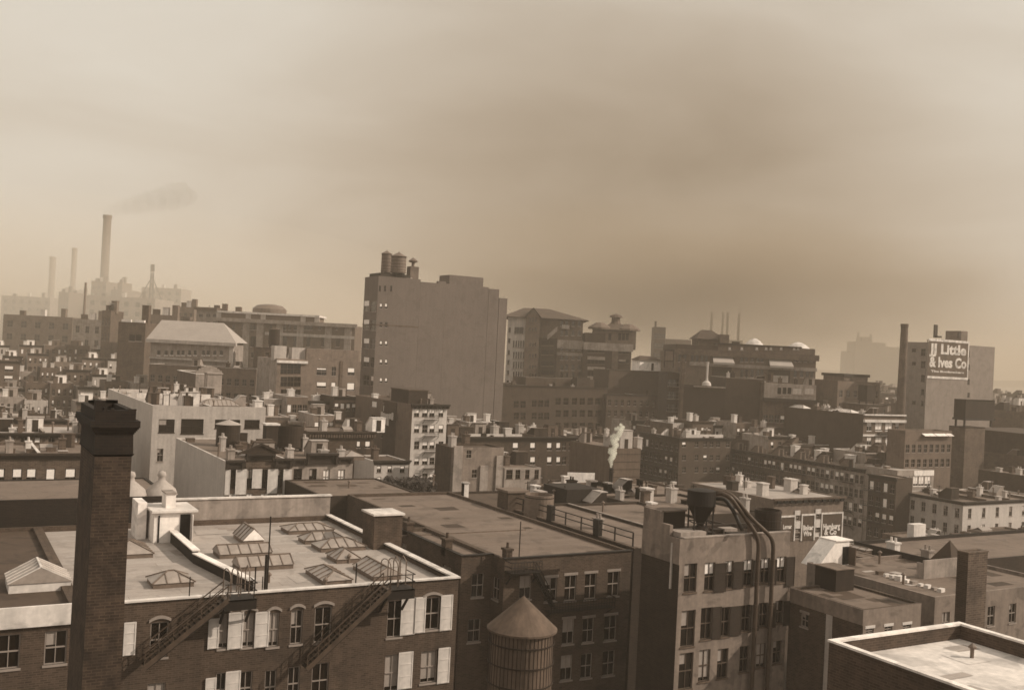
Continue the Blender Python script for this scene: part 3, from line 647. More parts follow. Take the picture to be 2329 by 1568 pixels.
b.part(MB().box(-.08, b.w + .05, -.1, .35, b.h + .002, b.h + .1), 'coping', ['metal_dark'])
for x, y in ((1555, 690), (0, 0)):
    pass
# seam and raised curb across the roof
q = b.roofpt(*Z(3, 560, 485)); b.part(MB().box(-9, b.w * .75, q.y - .08, q.y + .08, b.zr - .1, b.zr + .12), 'roof_seam', ['metal_grey'])
# mast
q = b.roofpt(*Z(3, 548, 735)); b.part(MB().tube([(0, 0, -.2), (0, 0, 3.6)], .05, 6), 'mast', ['metal_dark'], (q.x, .3, b.zr))
for x, y in ((870, 780), (590, 720)): q = b.roofpt(*Z(3, x, y)); 
b.chimney(.9, 1.2, .6, .8, .9, 'brick_near', 1); b.patches(9, 5, ('roof_tar', 'roof_dark', 'roof_tar'))
b.finish()
# set-back wing
pw = pm + EY * xl; ww = -along(pw, EX, 1050)
F4w = None
g = MB(); H = b.h; X0 = -ww; Y0 = xl
class Sub: pass
wing = Bd('brick_wing', 'set-back left wing of the brown brick building, dark side wall with chimney stubs', p=pw - EX * ww + EX * 0, w=ww - .003, d=along(pw - EX * ww, EY, 905), wall='brick_near', sidewall='brick_near', roof='roof_mid', ph=.35)
wing.wpx('F', *Z(3, 200, 880), *Z(3, 300, 1090)); wing.wpx('F', *Z(3, 165, 1300), *Z(3, 270, 1500))
wing.wpx('L', *Z(2, 1650, 745), *Z(2, 1700, 790)); wing.wpx('L', *Z(2, 1815, 790), *Z(2, 1885, 850), blind=.4); wing.wpx('L', *Z(2, 1430, 590), *Z(2, 1475, 690))
for kx, ky in ((1955, 672), (1608, 515)):
    q = wing.roofpt(*Z(2, kx, ky)); wing.chimney(.35, min(max(q.y, .5), wing.d - 1), .7, .9, 1.1, 'brick_near', 1)
wing.part(MB().box(-.1, wing.w + .06, -.1, .32, wing.h + .002, wing.h + .1), 'coping', ['metal_dark']); wing.part(MB().box(-.1, .3, .32, wing.d, wing.h + .002, wing.h + .1), 'side_coping', ['metal_dark'])
wing.finish()
# rear roofs behind F4 (continue the flat roof to the back wall)
pb = pm + EY * (F4.d + .05) - EX * (ww - 0); 
RB = Bd('flat_roofed_building', 'low building with broad plain flat roof behind the brown brick building', p=Vector((pb.x, pb.y, 21.5)), w=w4 + ww - 4, d=15, wall='brick_dark', roof='roof_mid', ph=.15)
RB.patches(8, 6, ('roof_tar', 'roof_tar')); RB.vent(6, 7, .8); RB.vent(19, 9, 1.1); RB.finish()
# ================================================================ fence / pipe rail on the party wall right of F4
R3 = Bd('roofed_building', 'low building with pale gravel roof behind the pipe railing, left of the cyclone hopper', p=Vector((61.0, 80.6, 21.2)), w=9.8, d=27.5, wall='brick_dark', roof='roof_mid', ph=.3)
mb = MB(); L = R3.d * .9
for zz in (.9, 1.5): mb.tube([(0, 0, zz), (0, L, zz)], .06, 6)
for i in range(9): y = L * i / 8; mb.bar((0, y, -.2), (0, y, 1.5), .06); 
for i in (2, 5): y = L * i / 8; mb.box(-.25, .25, y - .5, y + .5, 0, 1.8)
R3.part(mb, 'pipe_railing', ['metal_dark'], (.2, .5, R3.h))
R3.part(MB().box(-.05, .5, -.05, R3.d, R3.h + .002, R3.h + .12), 'coping', ['brick_mid'])
R3.chimney(4, 12, .8, 1.1, 1.0, 'plaster'); R3.vent(6, 6); R3.finish()
R4 = Bd('roofed_building', 'low flat roof between two party walls, directly behind the plastered factory', p=Vector((71.2, 81.5, 21.0)), w=11.2, d=27, wall='brick_dark', roof='roof_mid', ph=.3); R4.chimney(3, 8, .8, 1.1, 1.0, 'plaster'); R4.chimney(8, 20, .8, 1.1, 1.2, 'white_dirty', 0); R4.vent(6, 14); R4.vent(2, 22); R4.part(MB().box(0, .3, 0, 27, 21.002, 21.1), 'coping', ['plaster']); R4.finish()
R5 = Bd('roofed_building', 'wide low roof behind the black cyclone hopper, with pale chimney and small hatches', p=Vector((82.7, 100.3, 20.4)), w=14, d=17, wall='brick_dark', roof='roof_mid', ph=.3); R5.clutter(.8); R5.chimney(4, 12, 1.3, 1.5, 1.9, 'stone_pale', 0, 'stone_pale'); R5.finish()
R6 = Bd('roofed_building', 'low roof with a black open shed, just below the blank white billboard', p=Vector((63, 110, 20.2)), w=17, d=16, wall='brick_dark', roof='roof_tar', ph=.3); R6.clutter(.6); R6.part(MB().box(11, 16.5, 3, 9, R6.zr - .1, R6.zr + 2.2), 'roof_shed', ['brick_soot']); R6.finish()
R7 = Bd('roofed_building', 'cluttered low roof between the steam stack and the black cyclone hopper', p=Vector((81, 118, 20.0)), w=22, d=15, wall='brick_mid', roof='roof_mid', ph=.3); R7.clutter(1.4); R7.finish()
# ================================================================ F6: factory with the dust cyclone
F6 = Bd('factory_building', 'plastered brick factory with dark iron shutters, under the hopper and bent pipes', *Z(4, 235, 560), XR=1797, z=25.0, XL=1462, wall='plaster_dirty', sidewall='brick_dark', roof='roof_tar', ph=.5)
b = F6
lowedge = 1.2
for x0, y0, x1, y1 in ((272, 790, 375, 1045), (460, 780, 542, 1030), (640, 765, 712, 1010), (812, 752, 893, 985), (972, 740, 1048, 960), (1120, 725, 1195, 955)):
    b.wpx('F', *Z(4, x0, y0), *Z(4, x1, y1), fm='wood_grey', blind=.4 if x0 > 400 else 0)
ops6 = list(b.op['F'])
for x0, y0, x1, y1 in ((245, 1222, 358, 1540), (425, 1195, 515, 1475), (595, 1190, 680, 1450), (800, 1170, 872, 1400), (955, 1150, 1030, 1360), (1105, 1130, 1175, 1330)):
    b.wpx('F', *Z(4, x0, y0), *Z(4, x1, y1), fm='wood_grey')
for o in b.op['F'][6:]: b.window('F', o[0], o[1], o[2] - 3.6, o[3] - 3.6, fm='wood_grey')
for x0, y0, x1, y1 in ((548, 785, 638, 1040), (722, 770, 795, 1010), (898, 755, 955, 985), (1205, 725, 1265, 990), (1052, 750, 1100, 980), (528, 1185, 590, 1470), (690, 1180, 775, 1440), (878, 1165, 940, 1400), (1035, 1150, 1095, 1370), (1180, 1130, 1235, 1350)):
    shutter(b, 4, x0, y0, x1, y1, m='metal_rust')
# plastered band along the top of the brick side, stepping up toward the back
u1, z1 = b.on('L', *Z(3, 1745, 640)); 
pb_ = MB(); pb_.box(-.06, -.003, 0, b.d, b.h - 2.2, b.h); b.part(pb_, 'plaster_band', ['plaster_dirty'])
b.part(MB().box(0, .35, 1.5, b.d, b.h + .002, b.h + .9), 'side_parapet', ['plaster_dirty']); b.part(MB().box(0, .36, b.d * .55, b.d, b.h + .902, b.h + 1.9), 'raised_parapet', ['plaster_dirty'])
b.part(MB().box(.36, b.w, -.04, .4, b.h + .002, b.h + .1), 'coping', ['plaster'])
st = b.part(MB().box(-.12, -.002, .9, 1.1, b.h - 4.4, b.h - .5), 'stain_pipe', ['plaster_light'])
# roof shed (dark) behind the parapet and low crates
q = b.roofpt(*Z(4, 150, 540)); q2 = b.roofpt(*Z(4, 290, 540))
b.part(MB().box(.4, 2.7, 2.8, 5.6, b.zr - .1, b.zr + 2.3), 'roof_shed', ['wood_dark'])
b.part(MB().box(.3, 2.8, 2.7, 5.7, b.zr + 2.302, b.zr + 2.42), 'shed_roof', ['roof_mid'])
b.part(MB().box(.4, 3.2, .5, 2.4, b.zr - .1, b.zr + .9), 'pier', ['plaster'])
rr = random.Random(4)
for i in range(9):
    x, y = rr.uniform(2.5, b.w - 1), rr.uniform(.9, b.d * .6); s_ = rr.uniform(.3, .8)
    b.part(MB().box(-s_, s_, -s_ * .7, s_ * .7, -.05, s_ * rr.uniform(.5, 1.2)), 'roof_crate', [rr.choice(['wood_grey', 'white_dirty', 'wood_dark', 'plaster'])], (x, y, b.zr), rr.uniform(-.4, .4))
b.finish()
mat('metal_pipe', .07, rough=.55, var=.3, scale=.8, streak=.3)
# cyclone: sheet metal drum and funnel on a stand
dist6 = FW.dot(b.p - CAM)
pc = ptz(*Z(4, 400, 560), b.base + b.zr); pc = ptd(*Z(4, 412, 480), FW.dot(pc - CAM)); roofz = b.base + b.zr
scl = FW.dot(pc - CAM) / FPX; 
def zat(X, Y, p):     # height at which picture row Y crosses the upright line through p
    v = (784 - Y) / FPX; q = Vector((p.x, p.y, 0)) - CAM; return (v * FW.dot(q) - UP.dot(q)) / (UP.z - v * FW.z)
zt, zm, zb_ = zat(0, Z(4, 0, 112)[1], pc), zat(0, Z(4, 0, 245)[1], pc), zat(0, Z(4, 0, 430)[1], pc)
rad = (Z(4, 545, 0)[0] - Z(4, 285, 0)[0]) / 2 * scl
cyc = thing('dust_collector', 'black sheet metal cyclone hopper with two long bent pipes, on the plastered factory roof', 'dust collector', (pc.x, pc.y, roofz))
put(MB().lathe((0, 0, 0), [(.001, zt - roofz + .15), (rad * .5, zt - roofz + .12), (rad, zt - roofz), (rad, zm - roofz), (.28, zb_ - roofz), (.2, zb_ - roofz - .4), (.001, zb_ - roofz - .4)], 28), 'hopper', ['metal_dark'], cyc)
lb = MB()
for a in range(4):
    an = .4 + a * math.pi / 2; x, y = rad * .95 * math.cos(an), rad * .95 * math.sin(an); lb.bar((x, y, 0), (x, y, zm - roofz + .1), .05)
    an2 = an + math.pi / 2; lb.bar((x, y, (zm - roofz) * .5), (rad * .95 * math.cos(an2), rad * .95 * math.sin(an2), (zm - roofz) * .5), .04)
put(lb, 'stand', ['metal_dark'], cyc)
put(MB().lathe((0, 0, 0), [(.7, -.05), (.7, zb_ - roofz - .3), (.3, zb_ - roofz)], 12), 'dust_bin', ['metal_rust'], cyc)
def pipe(pts, r, name='pipe', m='metal_pipe'):
    P = [Vector(p) - Vector((pc.x, pc.y, roofz)) for p in pts]; out = [P[0]]
    for i in range(1, len(P) - 1):
        a, c, d = P[i - 1], P[i], P[i + 1]; k = min(.9, (a - c).length * .4, (d - c).length * .4); u, v = (a - c).normalized() * k, (d - c).normalized() * k
        for t in (0, .25, .5, .75, 1): out.append((c + u) * (1 - t) ** 2 + c * 2 * t * (1 - t) + (c + v) * t ** 2)
    out.append(P[-1]); o = put(MB().tube(out, r, 12), name, [m], cyc, smooth=True); fl = MB()
    for a, c in zip(out, out[1:]):
        L = (c - a).length; nn = int(L / 1.9)
        for i in range(nn): q = a.lerp(c, (i + .5) / nn); dd = (c - a).normalized() * .04; fl.tube([q - dd, q + dd], r * 1.22, 12)
    if fl.v: put(fl, 'pipe_collars', [m], o)
    return o
def onplane(X, Y, off):      # point on the plane 'off' metres in front of the factory front
    d = ray(X, Y); o = F6.p - EY * off; return CAM + d * ((o - CAM).dot(EY) / d.dot(EY))
def atdep(X, Y, dep): return ptd(X, Y, dep)
dc = FW.dot(pc - CAM); bot = [onplane(*Z(4, 940, 560), .45), onplane(*Z(4, 905, 1560), .45)]; dA = FW.dot(bot[0] - CAM)
pipe([atdep(*Z(4, 500, 165), dc), atdep(*Z(4, 600, 135), dc), atdep(*Z(4, 690, 175), dc - 1), atdep(*Z(4, 830, 370), (dc + dA) / 2), onplane(*Z(4, 955, 555), .45), onplane(*Z(4, 905, 1570), .45), Vector((onplane(*Z(4, 905, 1570), .45).x, onplane(*Z(4, 905, 1570), .45).y, .5))], .19)
pipe([atdep(*Z(4, 520, 135), dc), atdep(*Z(4, 650, 125), dc), atdep(*Z(4, 740, 190), dc - .5), atdep(*Z(4, 880, 370), (dc + dA) / 2), onplane(*Z(4, 1090, 560), .45), onplane(*Z(4, 1045, 1570), .45), Vector((onplane(*Z(4, 1045, 1570), .45).x, onplane(*Z(4, 1045, 1570), .45).y, .5))], .19)
pipe([atdep(*Z(4, 540, 190), dc + .5), atdep(*Z(4, 640, 190), dc + .5), atdep(*Z(4, 720, 300), dc), atdep(*Z(4, 800, 480), dc - 1)], .17, m='metal_dark')
# square-cut dark tank standing behind it on the same roof
tk = Z(4, 1027, 560); pt_ = ptd(*tk, dc + 4); 
_d = ray(*Z(4, 1027, 560)); tank_b = CAM + _d * ((F6.p.y + 2.4 - CAM.y) / _d.y); rt = (Z(4, 1150, 0)[0] - Z(4, 903, 0)[0]) / 2 * FW.dot(tank_b - CAM) / FPX
ht = zat(0, Z(4, 0, 290)[1], tank_b) - roofz
water_tank('open wooden water tank with pale rim, right of the bent pipes on the factory roof', (tank_b.x, tank_b.y, roofz), rt, ht, roof=False, wall='wood_dark', hoops=4)
# ================================================================ F7: low building with bulkhead, bottom right
F7 = Bd('low_brick_building', 'low brick building with plain grey roof and dark box bulkhead, bottom right of the factory', 1964, 1386, XR=2095, z=20.0, XL=1797, wall='plaster_dirty', sidewall='brick_near', roof='roof_mid', ph=.2)
b = F7
for x0, y0, x1, y1 in ((1060, 1385, 1130, 1425), (1232, 1365, 1300, 1410), (1402, 1350, 1470, 1392)): b.wpx('F', *Z(5, x0, y0), *Z(5, x1, y1), lintel='white_dirty')
o_ = list(b.op['F'])
for o in o_: b.window('F', o[0] - .1, o[1] + .1, o[2] - 3.6, o[3] - 2.6)
b.wpx('L', *Z(5, 462, 1235), *Z(5, 525, 1380), lintel='plaster')
b.part(MB().box(-.06, -.003, 0, b.d, b.h - 1.3, b.h), 'plaster_band', ['plaster_dirty'])
a_ = b.on('L', *Z(5, 725, 1300)); b.part(MB().box(-.05, -.003, a_[0] - .35, a_[0] + .35, 2, b.h - 1.3), 'wall_patch', ['plaster_light'])
FL, FR, BL = Z(5, 778, 1048), Z(5, 943, 1030), Z(5, 645, 985)
a_, c_, e_ = b.roofpt(*FL), b.roofpt(*FR), b.roofpt(*BL)
hz = zat(0, Z(5, 0, 852)[1], b.wld(a_)) - (b.base + b.zr)
b.part(MB().box(a_.x, c_.x, a_.y, e_.y, b.zr - .1, b.zr + hz), 'bulkhead', ['wood_dark']); b.part(MB().box(a_.x - .08, c_.x + .08, a_.y - .08, e_.y + .08, b.zr + hz + .002, b.zr + hz + .1), 'bulkhead_roof', ['roof_mid'])
# white lean-to behind
a2 = b.roofpt(*Z(5, 560, 815)); b2 = b.roofpt(*Z(5, 735, 800)); 
b.patches(6, 11, ('roof_tar', 'roof_dark'))
b.finish()
b7 = b
# ---------------- R1 / R2: long flat roofs right
R1 = Bd('long_flat_building', 'long building with flat grey roof and white lean-to stair house, behind the dark box bulkhead', 2126, 1357, XR=2420, z=19.3, XL=1835, wall='plaster_dirty', sidewall='plaster_dirty', roof='roof_mid', ph=.35)
b = R1
q0 = b.roofpt(*Z(5, 550, 800)); q1 = b.roofpt(*Z(5, 880, 800)); u = b.loc(ptz(*Z(5, 735, 810), 19))
sx0, sx1 = 1.2, 6.4; sy = along(b.p, EY, 1880)
ls = MB(); Hh = 2.6; wl = 4.6
ls.face([(-wl, 0, 0), (0, 0, 0), (0, 0, Hh), (-wl * .45, 0, Hh)], 0, (0, -1, 0)); ls.face([(-wl, 2.2, 0), (0, 2.2, 0), (0, 2.2, Hh), (-wl * .45, 2.2, Hh)], 0, (0, 1, 0))
ls.face([(0, 0, 0), (0, 2.2, 0), (0, 2.2, Hh), (0, 0, Hh)], 0, (1, 0, 0)); ls.obox((-wl * .225 + .15, 1.1, Hh + .06), (wl * .225 + .25, 0, 0), (0, 1.25, 0), (0, 0, .06)); 
ls.face([(-wl - .1, -.1, .02), (-wl * .45, -.1, Hh + .06), (-wl * .45, 2.3, Hh + .06), (-wl - .1, 2.3, .02)], 0, (-1, 0, 1)); ls.box(-1.0, -.15, -.04, -.003, .1, 2.0, 1); ls.box(-.13, -.03, -1.0, -.01, .1, 2.0, 2)
qs = b.roofpt(*Z(5, 735, 812)); sh_ = b.part(ls, 'stair_house', ['white_paint', 'void', 'wood_grey'], (max(qs.x, 5.0), qs.y, b.zr))
b.skylight(None, None, None, h=.15, kind='gable', curb=.25, m='roof_mid', loc=tuple(v for v in (lambda a, c, e: (a.x, c.x, a.y, e.y))(b.roofpt(*Z(5, 1080, 762)), b.roofpt(*Z(5, 1190, 745)), b.roofpt(*Z(5, 905, 705)))))
b.skylight(None, None, None, h=.2, kind='gable', curb=.3, loc=tuple(v for v in (lambda a, c, e: (a.x, c.x, a.y, e.y))(b.roofpt(*Z(5, 1055, 690)), b.roofpt(*Z(5, 1095, 680)), b.roofpt(*Z(5, 1000, 650)))))
q = b.roofpt(*Z(5, 1590, 930)); q2 = b.roofpt(*Z(5, 1900, 1010))
pen = MB(); pen.box(0, 6, 0, .2, -.1, 1.9); [pen.box(x, x + .12, .2, .9, -.1, 1.6) for x in (0, 2.9, 5.8)]; b.part(pen, 'roof_screen', ['plaster'], (q.x, q.y, b.zr))
rr = random.Random(9)
for i in range(10):
    t = i / 9; q = b.roofpt(*Z(5, 1150 + 560 * t, 890 + 160 * t)); s_ = rr.uniform(.25, .55)
    b.part(MB().box(-s_, s_, -s_ * .6, s_ * .6, 0, s_ * .9), 'roof_box', [rr.choice(['white_dirty', 'plaster', 'wood_grey', 'white_paint'])], (q.x + .6, q.y, b.zr), rr.uniform(-.3, .3))
b.grid('F', 6, 2, 1.1, 1.9, 1.5, 3.6, style='d')
b.patches(10, 8, ('roof_tar', 'roof_dark', 'canvas')); b.vent(3, 6, .9); b.vent(9, 14, 1.2)
b.finish()
R2 = Bd('flat_roofed_building', 'flat-roofed building between two dark party walls, in front of the pale corner tenement at right', p=R1.p + EX * (along(R1.p + EY * along(R1.p, EY, 1942), EX, 0) * 0 + 0) + EY * 0 + Vector((0, 0, 0)), w=1, d=1, ph=.35) if False else None
pq = ptz(2152, 1279, 19.6)
R2 = Bd('flat_roofed_building', 'flat-roofed building between two dark party walls, in front of the pale corner tenement at right', p=pq, w=40, d=along(pq, EY, 1942), wall='brick_dark', sidewall='brick_soot', roof='roof_mid', ph=.4)
R2.chimney(1.0, R2.d * .62, .9, 1.2, 1.0, 'white_dirty'); R2.chimney(.9, R2.d * .25, .8, 1.1, 1.0, 'plaster')
q = R2.roofpt(*Z(5, 1520, 560)); R2.part(MB().box(-1.1, 1.1, -.5, .5, 0, 1.9), 'roof_shed', ['white_dirty'], (q.x, q.y, R2.zr))
# dark pyramid roof
q = R2.roofpt(*Z(5, 1820, 830)); R2.part(MB().lathe((0, 0, 0), [(2.0, -.1), (2.0, .7), (.02, 3.0)], 4), 'pyramid_roof', ['roof_dark'], (q.x, q.y, R2.zr), .785)
R2.finish()
# brick pier / chimney at the right edge of the print
pp = ptz(*Z(5, 1985, 1110), 19.0); dpp = 100
PR = Bd('chimney_stack', 'plain square brick chimney stack at the right edge, in front of the flat roofs', 2202, 1258, XR=2246, dist=88, d=1.1, wall='brick_mid', sidewall='brick_brown', roof='roof_dark', ph=.2, cat='chimney', cop='brick_mid')
PR.finish()
# ================================================================ F8: near roof corner, bottom right, white coping
pc8 = ptz(2181, 1417, 26.0)      # far corner of the roof
w8 = along(pc8, -EX, 1700); w8 = abs(along(pc8, EX, 1885)); d8 = 14.0
p8 = pc8 - EX * w8 - EY * d8
F8 = Bd('near_roof_building', 'nearest flat white roof with white coping, cut off at the bottom right corner', p=p8, w=w8, d=d8, wall='brick_near', roof='white_dirty', ph=.75, pt=.25, cop='white_paint')
F8.patches(12, 9, ('canvas', 'roof_light', 'white_dirty')); F8.vent(F8.w - 3, F8.d - 3, .5, .1); F8.finish()
# ================================================================ F1: big square brick chimney
dch = 44.0; pcf = ptd(*Z(1, 385, 1500), dch); pleft = pcf
wch = along(pcf, EX, 284); dch_ = along(pcf, EY, 158)
CH = thing('brick_chimney', 'big sooty square brick chimney with corbelled cap, left foreground', 'chimney', (pcf.x, pcf.y, 0))
ztop = lambda X, Y: zat(0, Y, pcf)
zc0 = ztop(0, Z(20, 0, 900)[1]); zc1 = ztop(0, Z(20, 0, 690)[1]); zc2 = ztop(0, Z(20, 0, 530)[1]); zband = ztop(0, Z(20, 0, 1215)[1])
mb = MB(); W, D = wch, max(dch_, 1.8); k = .05
def frust(mb, z0, z1, e0, e1, m=0):
    a = [(-e0, -e0, z0), (W + e0, -e0, z0), (W + e0, D + e0, z0), (-e0, D + e0, z0), (-e1, -e1, z1), (W + e1, -e1, z1), (W + e1, D + e1, z1), (-e1, D + e1, z1)]
    for q in ((0, 3, 2, 1), (4, 5, 6, 7), (0, 1, 5, 4), (1, 2, 6, 5), (2, 3, 7, 6), (3, 0, 4, 7)): mb.face([a[i] for i in q], m)
frust(mb, 0, zband - .1, .02, -.10); put(mb, 'shaft', ['brick_stack'], CH)
mb = MB(); frust(mb, zband - .1, zband + .02, -.10, .0); frust(mb, zband + .02, zc0, -.05, -.08); put(mb, 'neck', ['brick_soot'], CH)
mb = MB(); n = 4
for i in range(n): e = -.04 + .05 * i; frust(mb, zc0 + (zc1 - zc0) * .5 * i / n, zc0 + (zc1 - zc0) * .5 * (i + 1) / n, e, e)
frust(mb, zc0 + (zc1 - zc0) * .5, zc1, .16, .16); put(mb, 'corbelled_cap', ['brick_soot'], CH)
mb = MB(); mb.ring(.02, W - .02, .02, D - .02, zc1, zc2, .28)
rr = random.Random(2)
for i in range(16):
    x = rr.choice([rr.uniform(.1, W - .3)]); y = rr.choice([.05, D - .3]); hh = rr.uniform(.05, .16); mb.box(x, x + rr.uniform(.15, .4), y, y + .2, zc2, zc2 + hh)
mb.box(.02, .32, .02, .5, zc2, zc2 + .42)
put(mb, 'broken_rim', ['brick_soot'], CH)
# ================================================================ F5: water tank, bottom centre
pt5 = ptd(*Z(3, 660, 1370), 62); r5 = (Z(3, 985, 0)[0] - Z(3, 338, 0)[0]) / 2 * 62 / FPX
t = thing('water_tank', 'round water tank with pale conical roof, bottom centre in front of the brown brick wall', 'water tank', (pt5.x, pt5.y, pt5.z - 6.0))
put(MB().lathe((0, 0, 0), [(.001, 0), (r5 * .93, 0), (r5 * .91, 6.0)], 36), 'tub', ['wood_grey'], t)
hb = MB(); [hb.lathe((0, 0, z), [(r5 * .935, -.04), (r5 * .95, -.04), (r5 * .95, .04), (r5 * .935, .04)], 36) for z in (.5, 1.6, 2.8, 4.0, 5.2)]; put(hb, 'hoops', ['metal_rust'], t)
sv = MB(); [sv.bar((r5 * .925 * math.cos(a * .1309), r5 * .925 * math.sin(a * .1309), .02), (r5 * .915 * math.cos(a * .1309), r5 * .915 * math.sin(a * .1309), 5.98), .015) for a in range(48)]; put(sv, 'staves', ['wood_dark'], t)
ap = zat(0, Z(3, 0, 1085)[1], pt5) - pt5.z
put(MB().lathe((0, 0, 6.0), [(r5 * .9, -.12), (r5 * 1.0, -.12), (r5, 0), (r5 * .97, .05), (.05, ap), (.001, ap + .05)], 36), 'tank_roof', ['wood_grey'], t)
lb = MB()
for a in range(6): x, y = r5 * .7 * math.cos(a * 1.047), r5 * .7 * math.sin(a * 1.047); lb.bar((x, y, -(pt5.z - 6)), (x, y, 0), .15)
put(lb, 'stand', ['metal_dark'], t)
# ================================================================ middle distance
rnd = random.Random(11)
def px(b, face, k, cols, rows, style='s', fm='frame_paint', bl=None, **kw):
    for j, (y0, y1) in enumerate(rows):
        for i, (x0, x1) in enumerate(cols):
            v = bl(i, j) if callable(bl) else (bl or 0)
            if v is None: continue
            dy = kw.get('slope', 0) * (x0 - cols[0][0])
            b.wpx(face, *Z(k, x0, y0 + dy), *Z(k, x1, y1 + dy), style=style, fm=fm, blind=v)
# ---- pedimented twin tenements
A3 = Bd('pedimented_tenement', 'tenement with dark pediment cornice and tall white shutters, behind the pale skylit roof', *Z(18, 285, 800), XR=Z(18, 1190, 0)[0], z=24.0, XL=400, wall='brick_mid', sidewall='stone_pale', roof='roof_mid', ph=.2, cat='tenement')
b = A3
px(b, 'F', 18, [(335, 425), (570, 650), (770, 860), (985, 1065)], [(905, 1165)], style='d', fm='wood_dark')
px(b, 'F', 18, [(335, 425), (570, 650), (770, 860), (985, 1065)], [(1235, 1480)], style='d', fm='frame_paint', bl=.5)
for x0, y0, x1, y1 in ((215, 900, 330, 1255), (430, 905, 555, 1250), (655, 905, 765, 1165), (865, 905, 978, 1235), (1078, 905, 1165, 1250)): shutter(b, 18, max(x0, 287), y0, x1, y1)
def ucor(b, x): return b.on('F', *Z(18, x, 800))[0]
def zcor(b, y): return b.on('F', *Z(18, 700, y))[1]
def cor(b, x0, x1, yt, yb, pr=.55, yshadow=None):      # a stretch of bracketed cornice
    u0, u1, zt, zb = ucor(b, x0), ucor(b, x1), zcor(b, yt), zcor(b, yb); mb = MB()
    mb.box(u0, u1, -pr, -.003, zt - .25, zt); mb.box(u0 + .1, u1 - .1, -pr * .35, -.003, zb, zt - .25)
    mb.box(u0 + .1, u1 - .1, -.003, .5, zb, zt - .02)
    for u in (u0 + .2, u1 - .2): mb.box(u - .18, u + .18, -pr * .8, -pr * .35, zb, zt - .25)
    return b.part(mb, 'cornice', ['cornice_dark'])
cor(b, 285, 540, 780, 900); cor(b, 555, 945, 690, 780, .8); cor(b, 950, 1190, 760, 890)
u0, u1, zt, za = ucor(b, 470), ucor(b, 1020), zcor(b, 690), zcor(b, 575); mb = MB(); um = (u0 + u1) / 2
mb.face([(u0, -.5, zt), (u1, -.5, zt), (um, -.5, za)], 0, (0, -1, 0)); mb.face([(u0, .6, zt), (u1, .6, zt), (um, .6, za)], 0, (0, 1, 0)); mb.face([(u0, -.5, zt), (um, -.5, za), (um, .6, za), (u0, .6, zt)], 0, (-1, 0, 1)); mb.face([(u1, -.5, zt), (um, -.5, za), (um, .6, za), (u1, .6, zt)], 0, (1, 0, 1))
mb.bar((u0 - .3, -.6, zt), (um, -.6, za + .15), .14); mb.bar((u1 + .3, -.6, zt), (um, -.6, za + .15), .14)
b.part(mb, 'pediment', ['brick_dark'])
b.part(MB().box(ucor(b, 560), ucor(b, 940), -.1, -.004, zcor(b, 885), zcor(b, 785)), 'frieze_panel', ['brick_mid'])
b.chimney(1.6, 4, .9, 1.2, 1.2, 'plaster'); b.chimney(b.w - 3, 9, .9, 1.2, 1.4, 'brick_mid'); b.skylight(None, None, None, h=.6, loc=(5, 7.5, 6, 9)); b.bulkhead(b.w * .7, 5, m='plaster')
b.finish()
B3 = Bd('tenement', 'tenement with flat dark cornice, iron balcony and white blinds, right of the pedimented one', *Z(18, 1192, 800), XR=Z(18, 2025, 0)[0], z=23.8, d=18, wall='plaster', roof='roof_mid', ph=.2, cat='tenement')
b = B3
px(b, 'F', 18, [(1215, 1320), (1430, 1520)], [(900, 1130)], style='d', fm='wood_dark'); px(b, 'F', 18, [(1620, 1702), (1822, 1908)], [(910, 1105)], style='d', bl=1.0)
px(b, 'F', 18, [(1215, 1320), (1430, 1520), (1620, 1702), (1822, 1908)], [(1240, 1440)], style='d', bl=.4)
cor(b, 1195, 1380, 765, 860, .5); cor(b, 1385, 1805, 690, 850, .8); cor(b, 1812, 2015, 750, 840, .5)
u0, z0 = b.on('F', *Z(18, 1405, 1165)); u1, _ = b.on('F', *Z(18, 1700, 1160)); fire_balcony(b, 'F', u0, u1, z0)
b.chimney(1.5, 6, .9, 1.2, 1.2, 'plaster_light'); b.bulkhead(6, 8, m='plaster', rf='canvas'); b.skylight(None, None, None, h=.7, loc=(9, 12, 4, 8))
b.finish()
# ---- pale stuccoed works left of it
M2 = Bd('stuccoed_works', 'pale stuccoed works with strip windows, right of the sooty brick chimney top', *Z(6, 1030, 590), XR=Z(6, 2068, 0)[0], z=28.0, XL=246, wall='plaster_light', sidewall='stone_pale', roof='canvas', ph=.5)
b = M2
for x0, y0, x1, y1 in ((1085, 715, 1225, 838), (1290, 712, 1490, 850), (1600, 718, 1828, 800), (1872, 720, 2008, 800)): b.wpx('F', *Z(6, x0, y0), *Z(6, x1, y1), style='d', fm='wood_dark')
for x0, y0, x1, y1, v in ((1070, 985, 1120, 1105, 0), (1245, 965, 1302, 1130, .8), (1232, 1200, 1288, 1310, .6), (1085, 1190, 1130, 1300, 0)): b.wpx('F', *Z(6, x0, y0), *Z(6, x1, y1), style='d', blind=v)
b.bulkhead(7, 6, 3, 4, 2.6, m='white_dirty', rf='canvas'); b.chimney(4, 10, 1, 1.3, 1.8, 'white_dirty'); b.chimney(b.w - 1.2, 1.2, 1.4, 1.6, 1.5, 'white_dirty'); b.vent(11, 4); b.vent(14, 9, 1.5)
b.part(MB().box(2, 16, b.d * .55, b.d * .55 + .4, b.zr - .1, b.zr + 1.0), 'low_wall', ['white_dirty']); b.skylight(None, None, None, h=1, loc=(9, 16, 5, 8))
b.finish()
water_tank('squat dark water tank with pale conical roof, in front of the pale stuccoed works', ptd(*Z(6, 1715, 965), 152), 1.75, 3.4, cone=.35, roofm='canvas', hoops=4)
ft = ptd(*Z(18, 890, 560), 150)
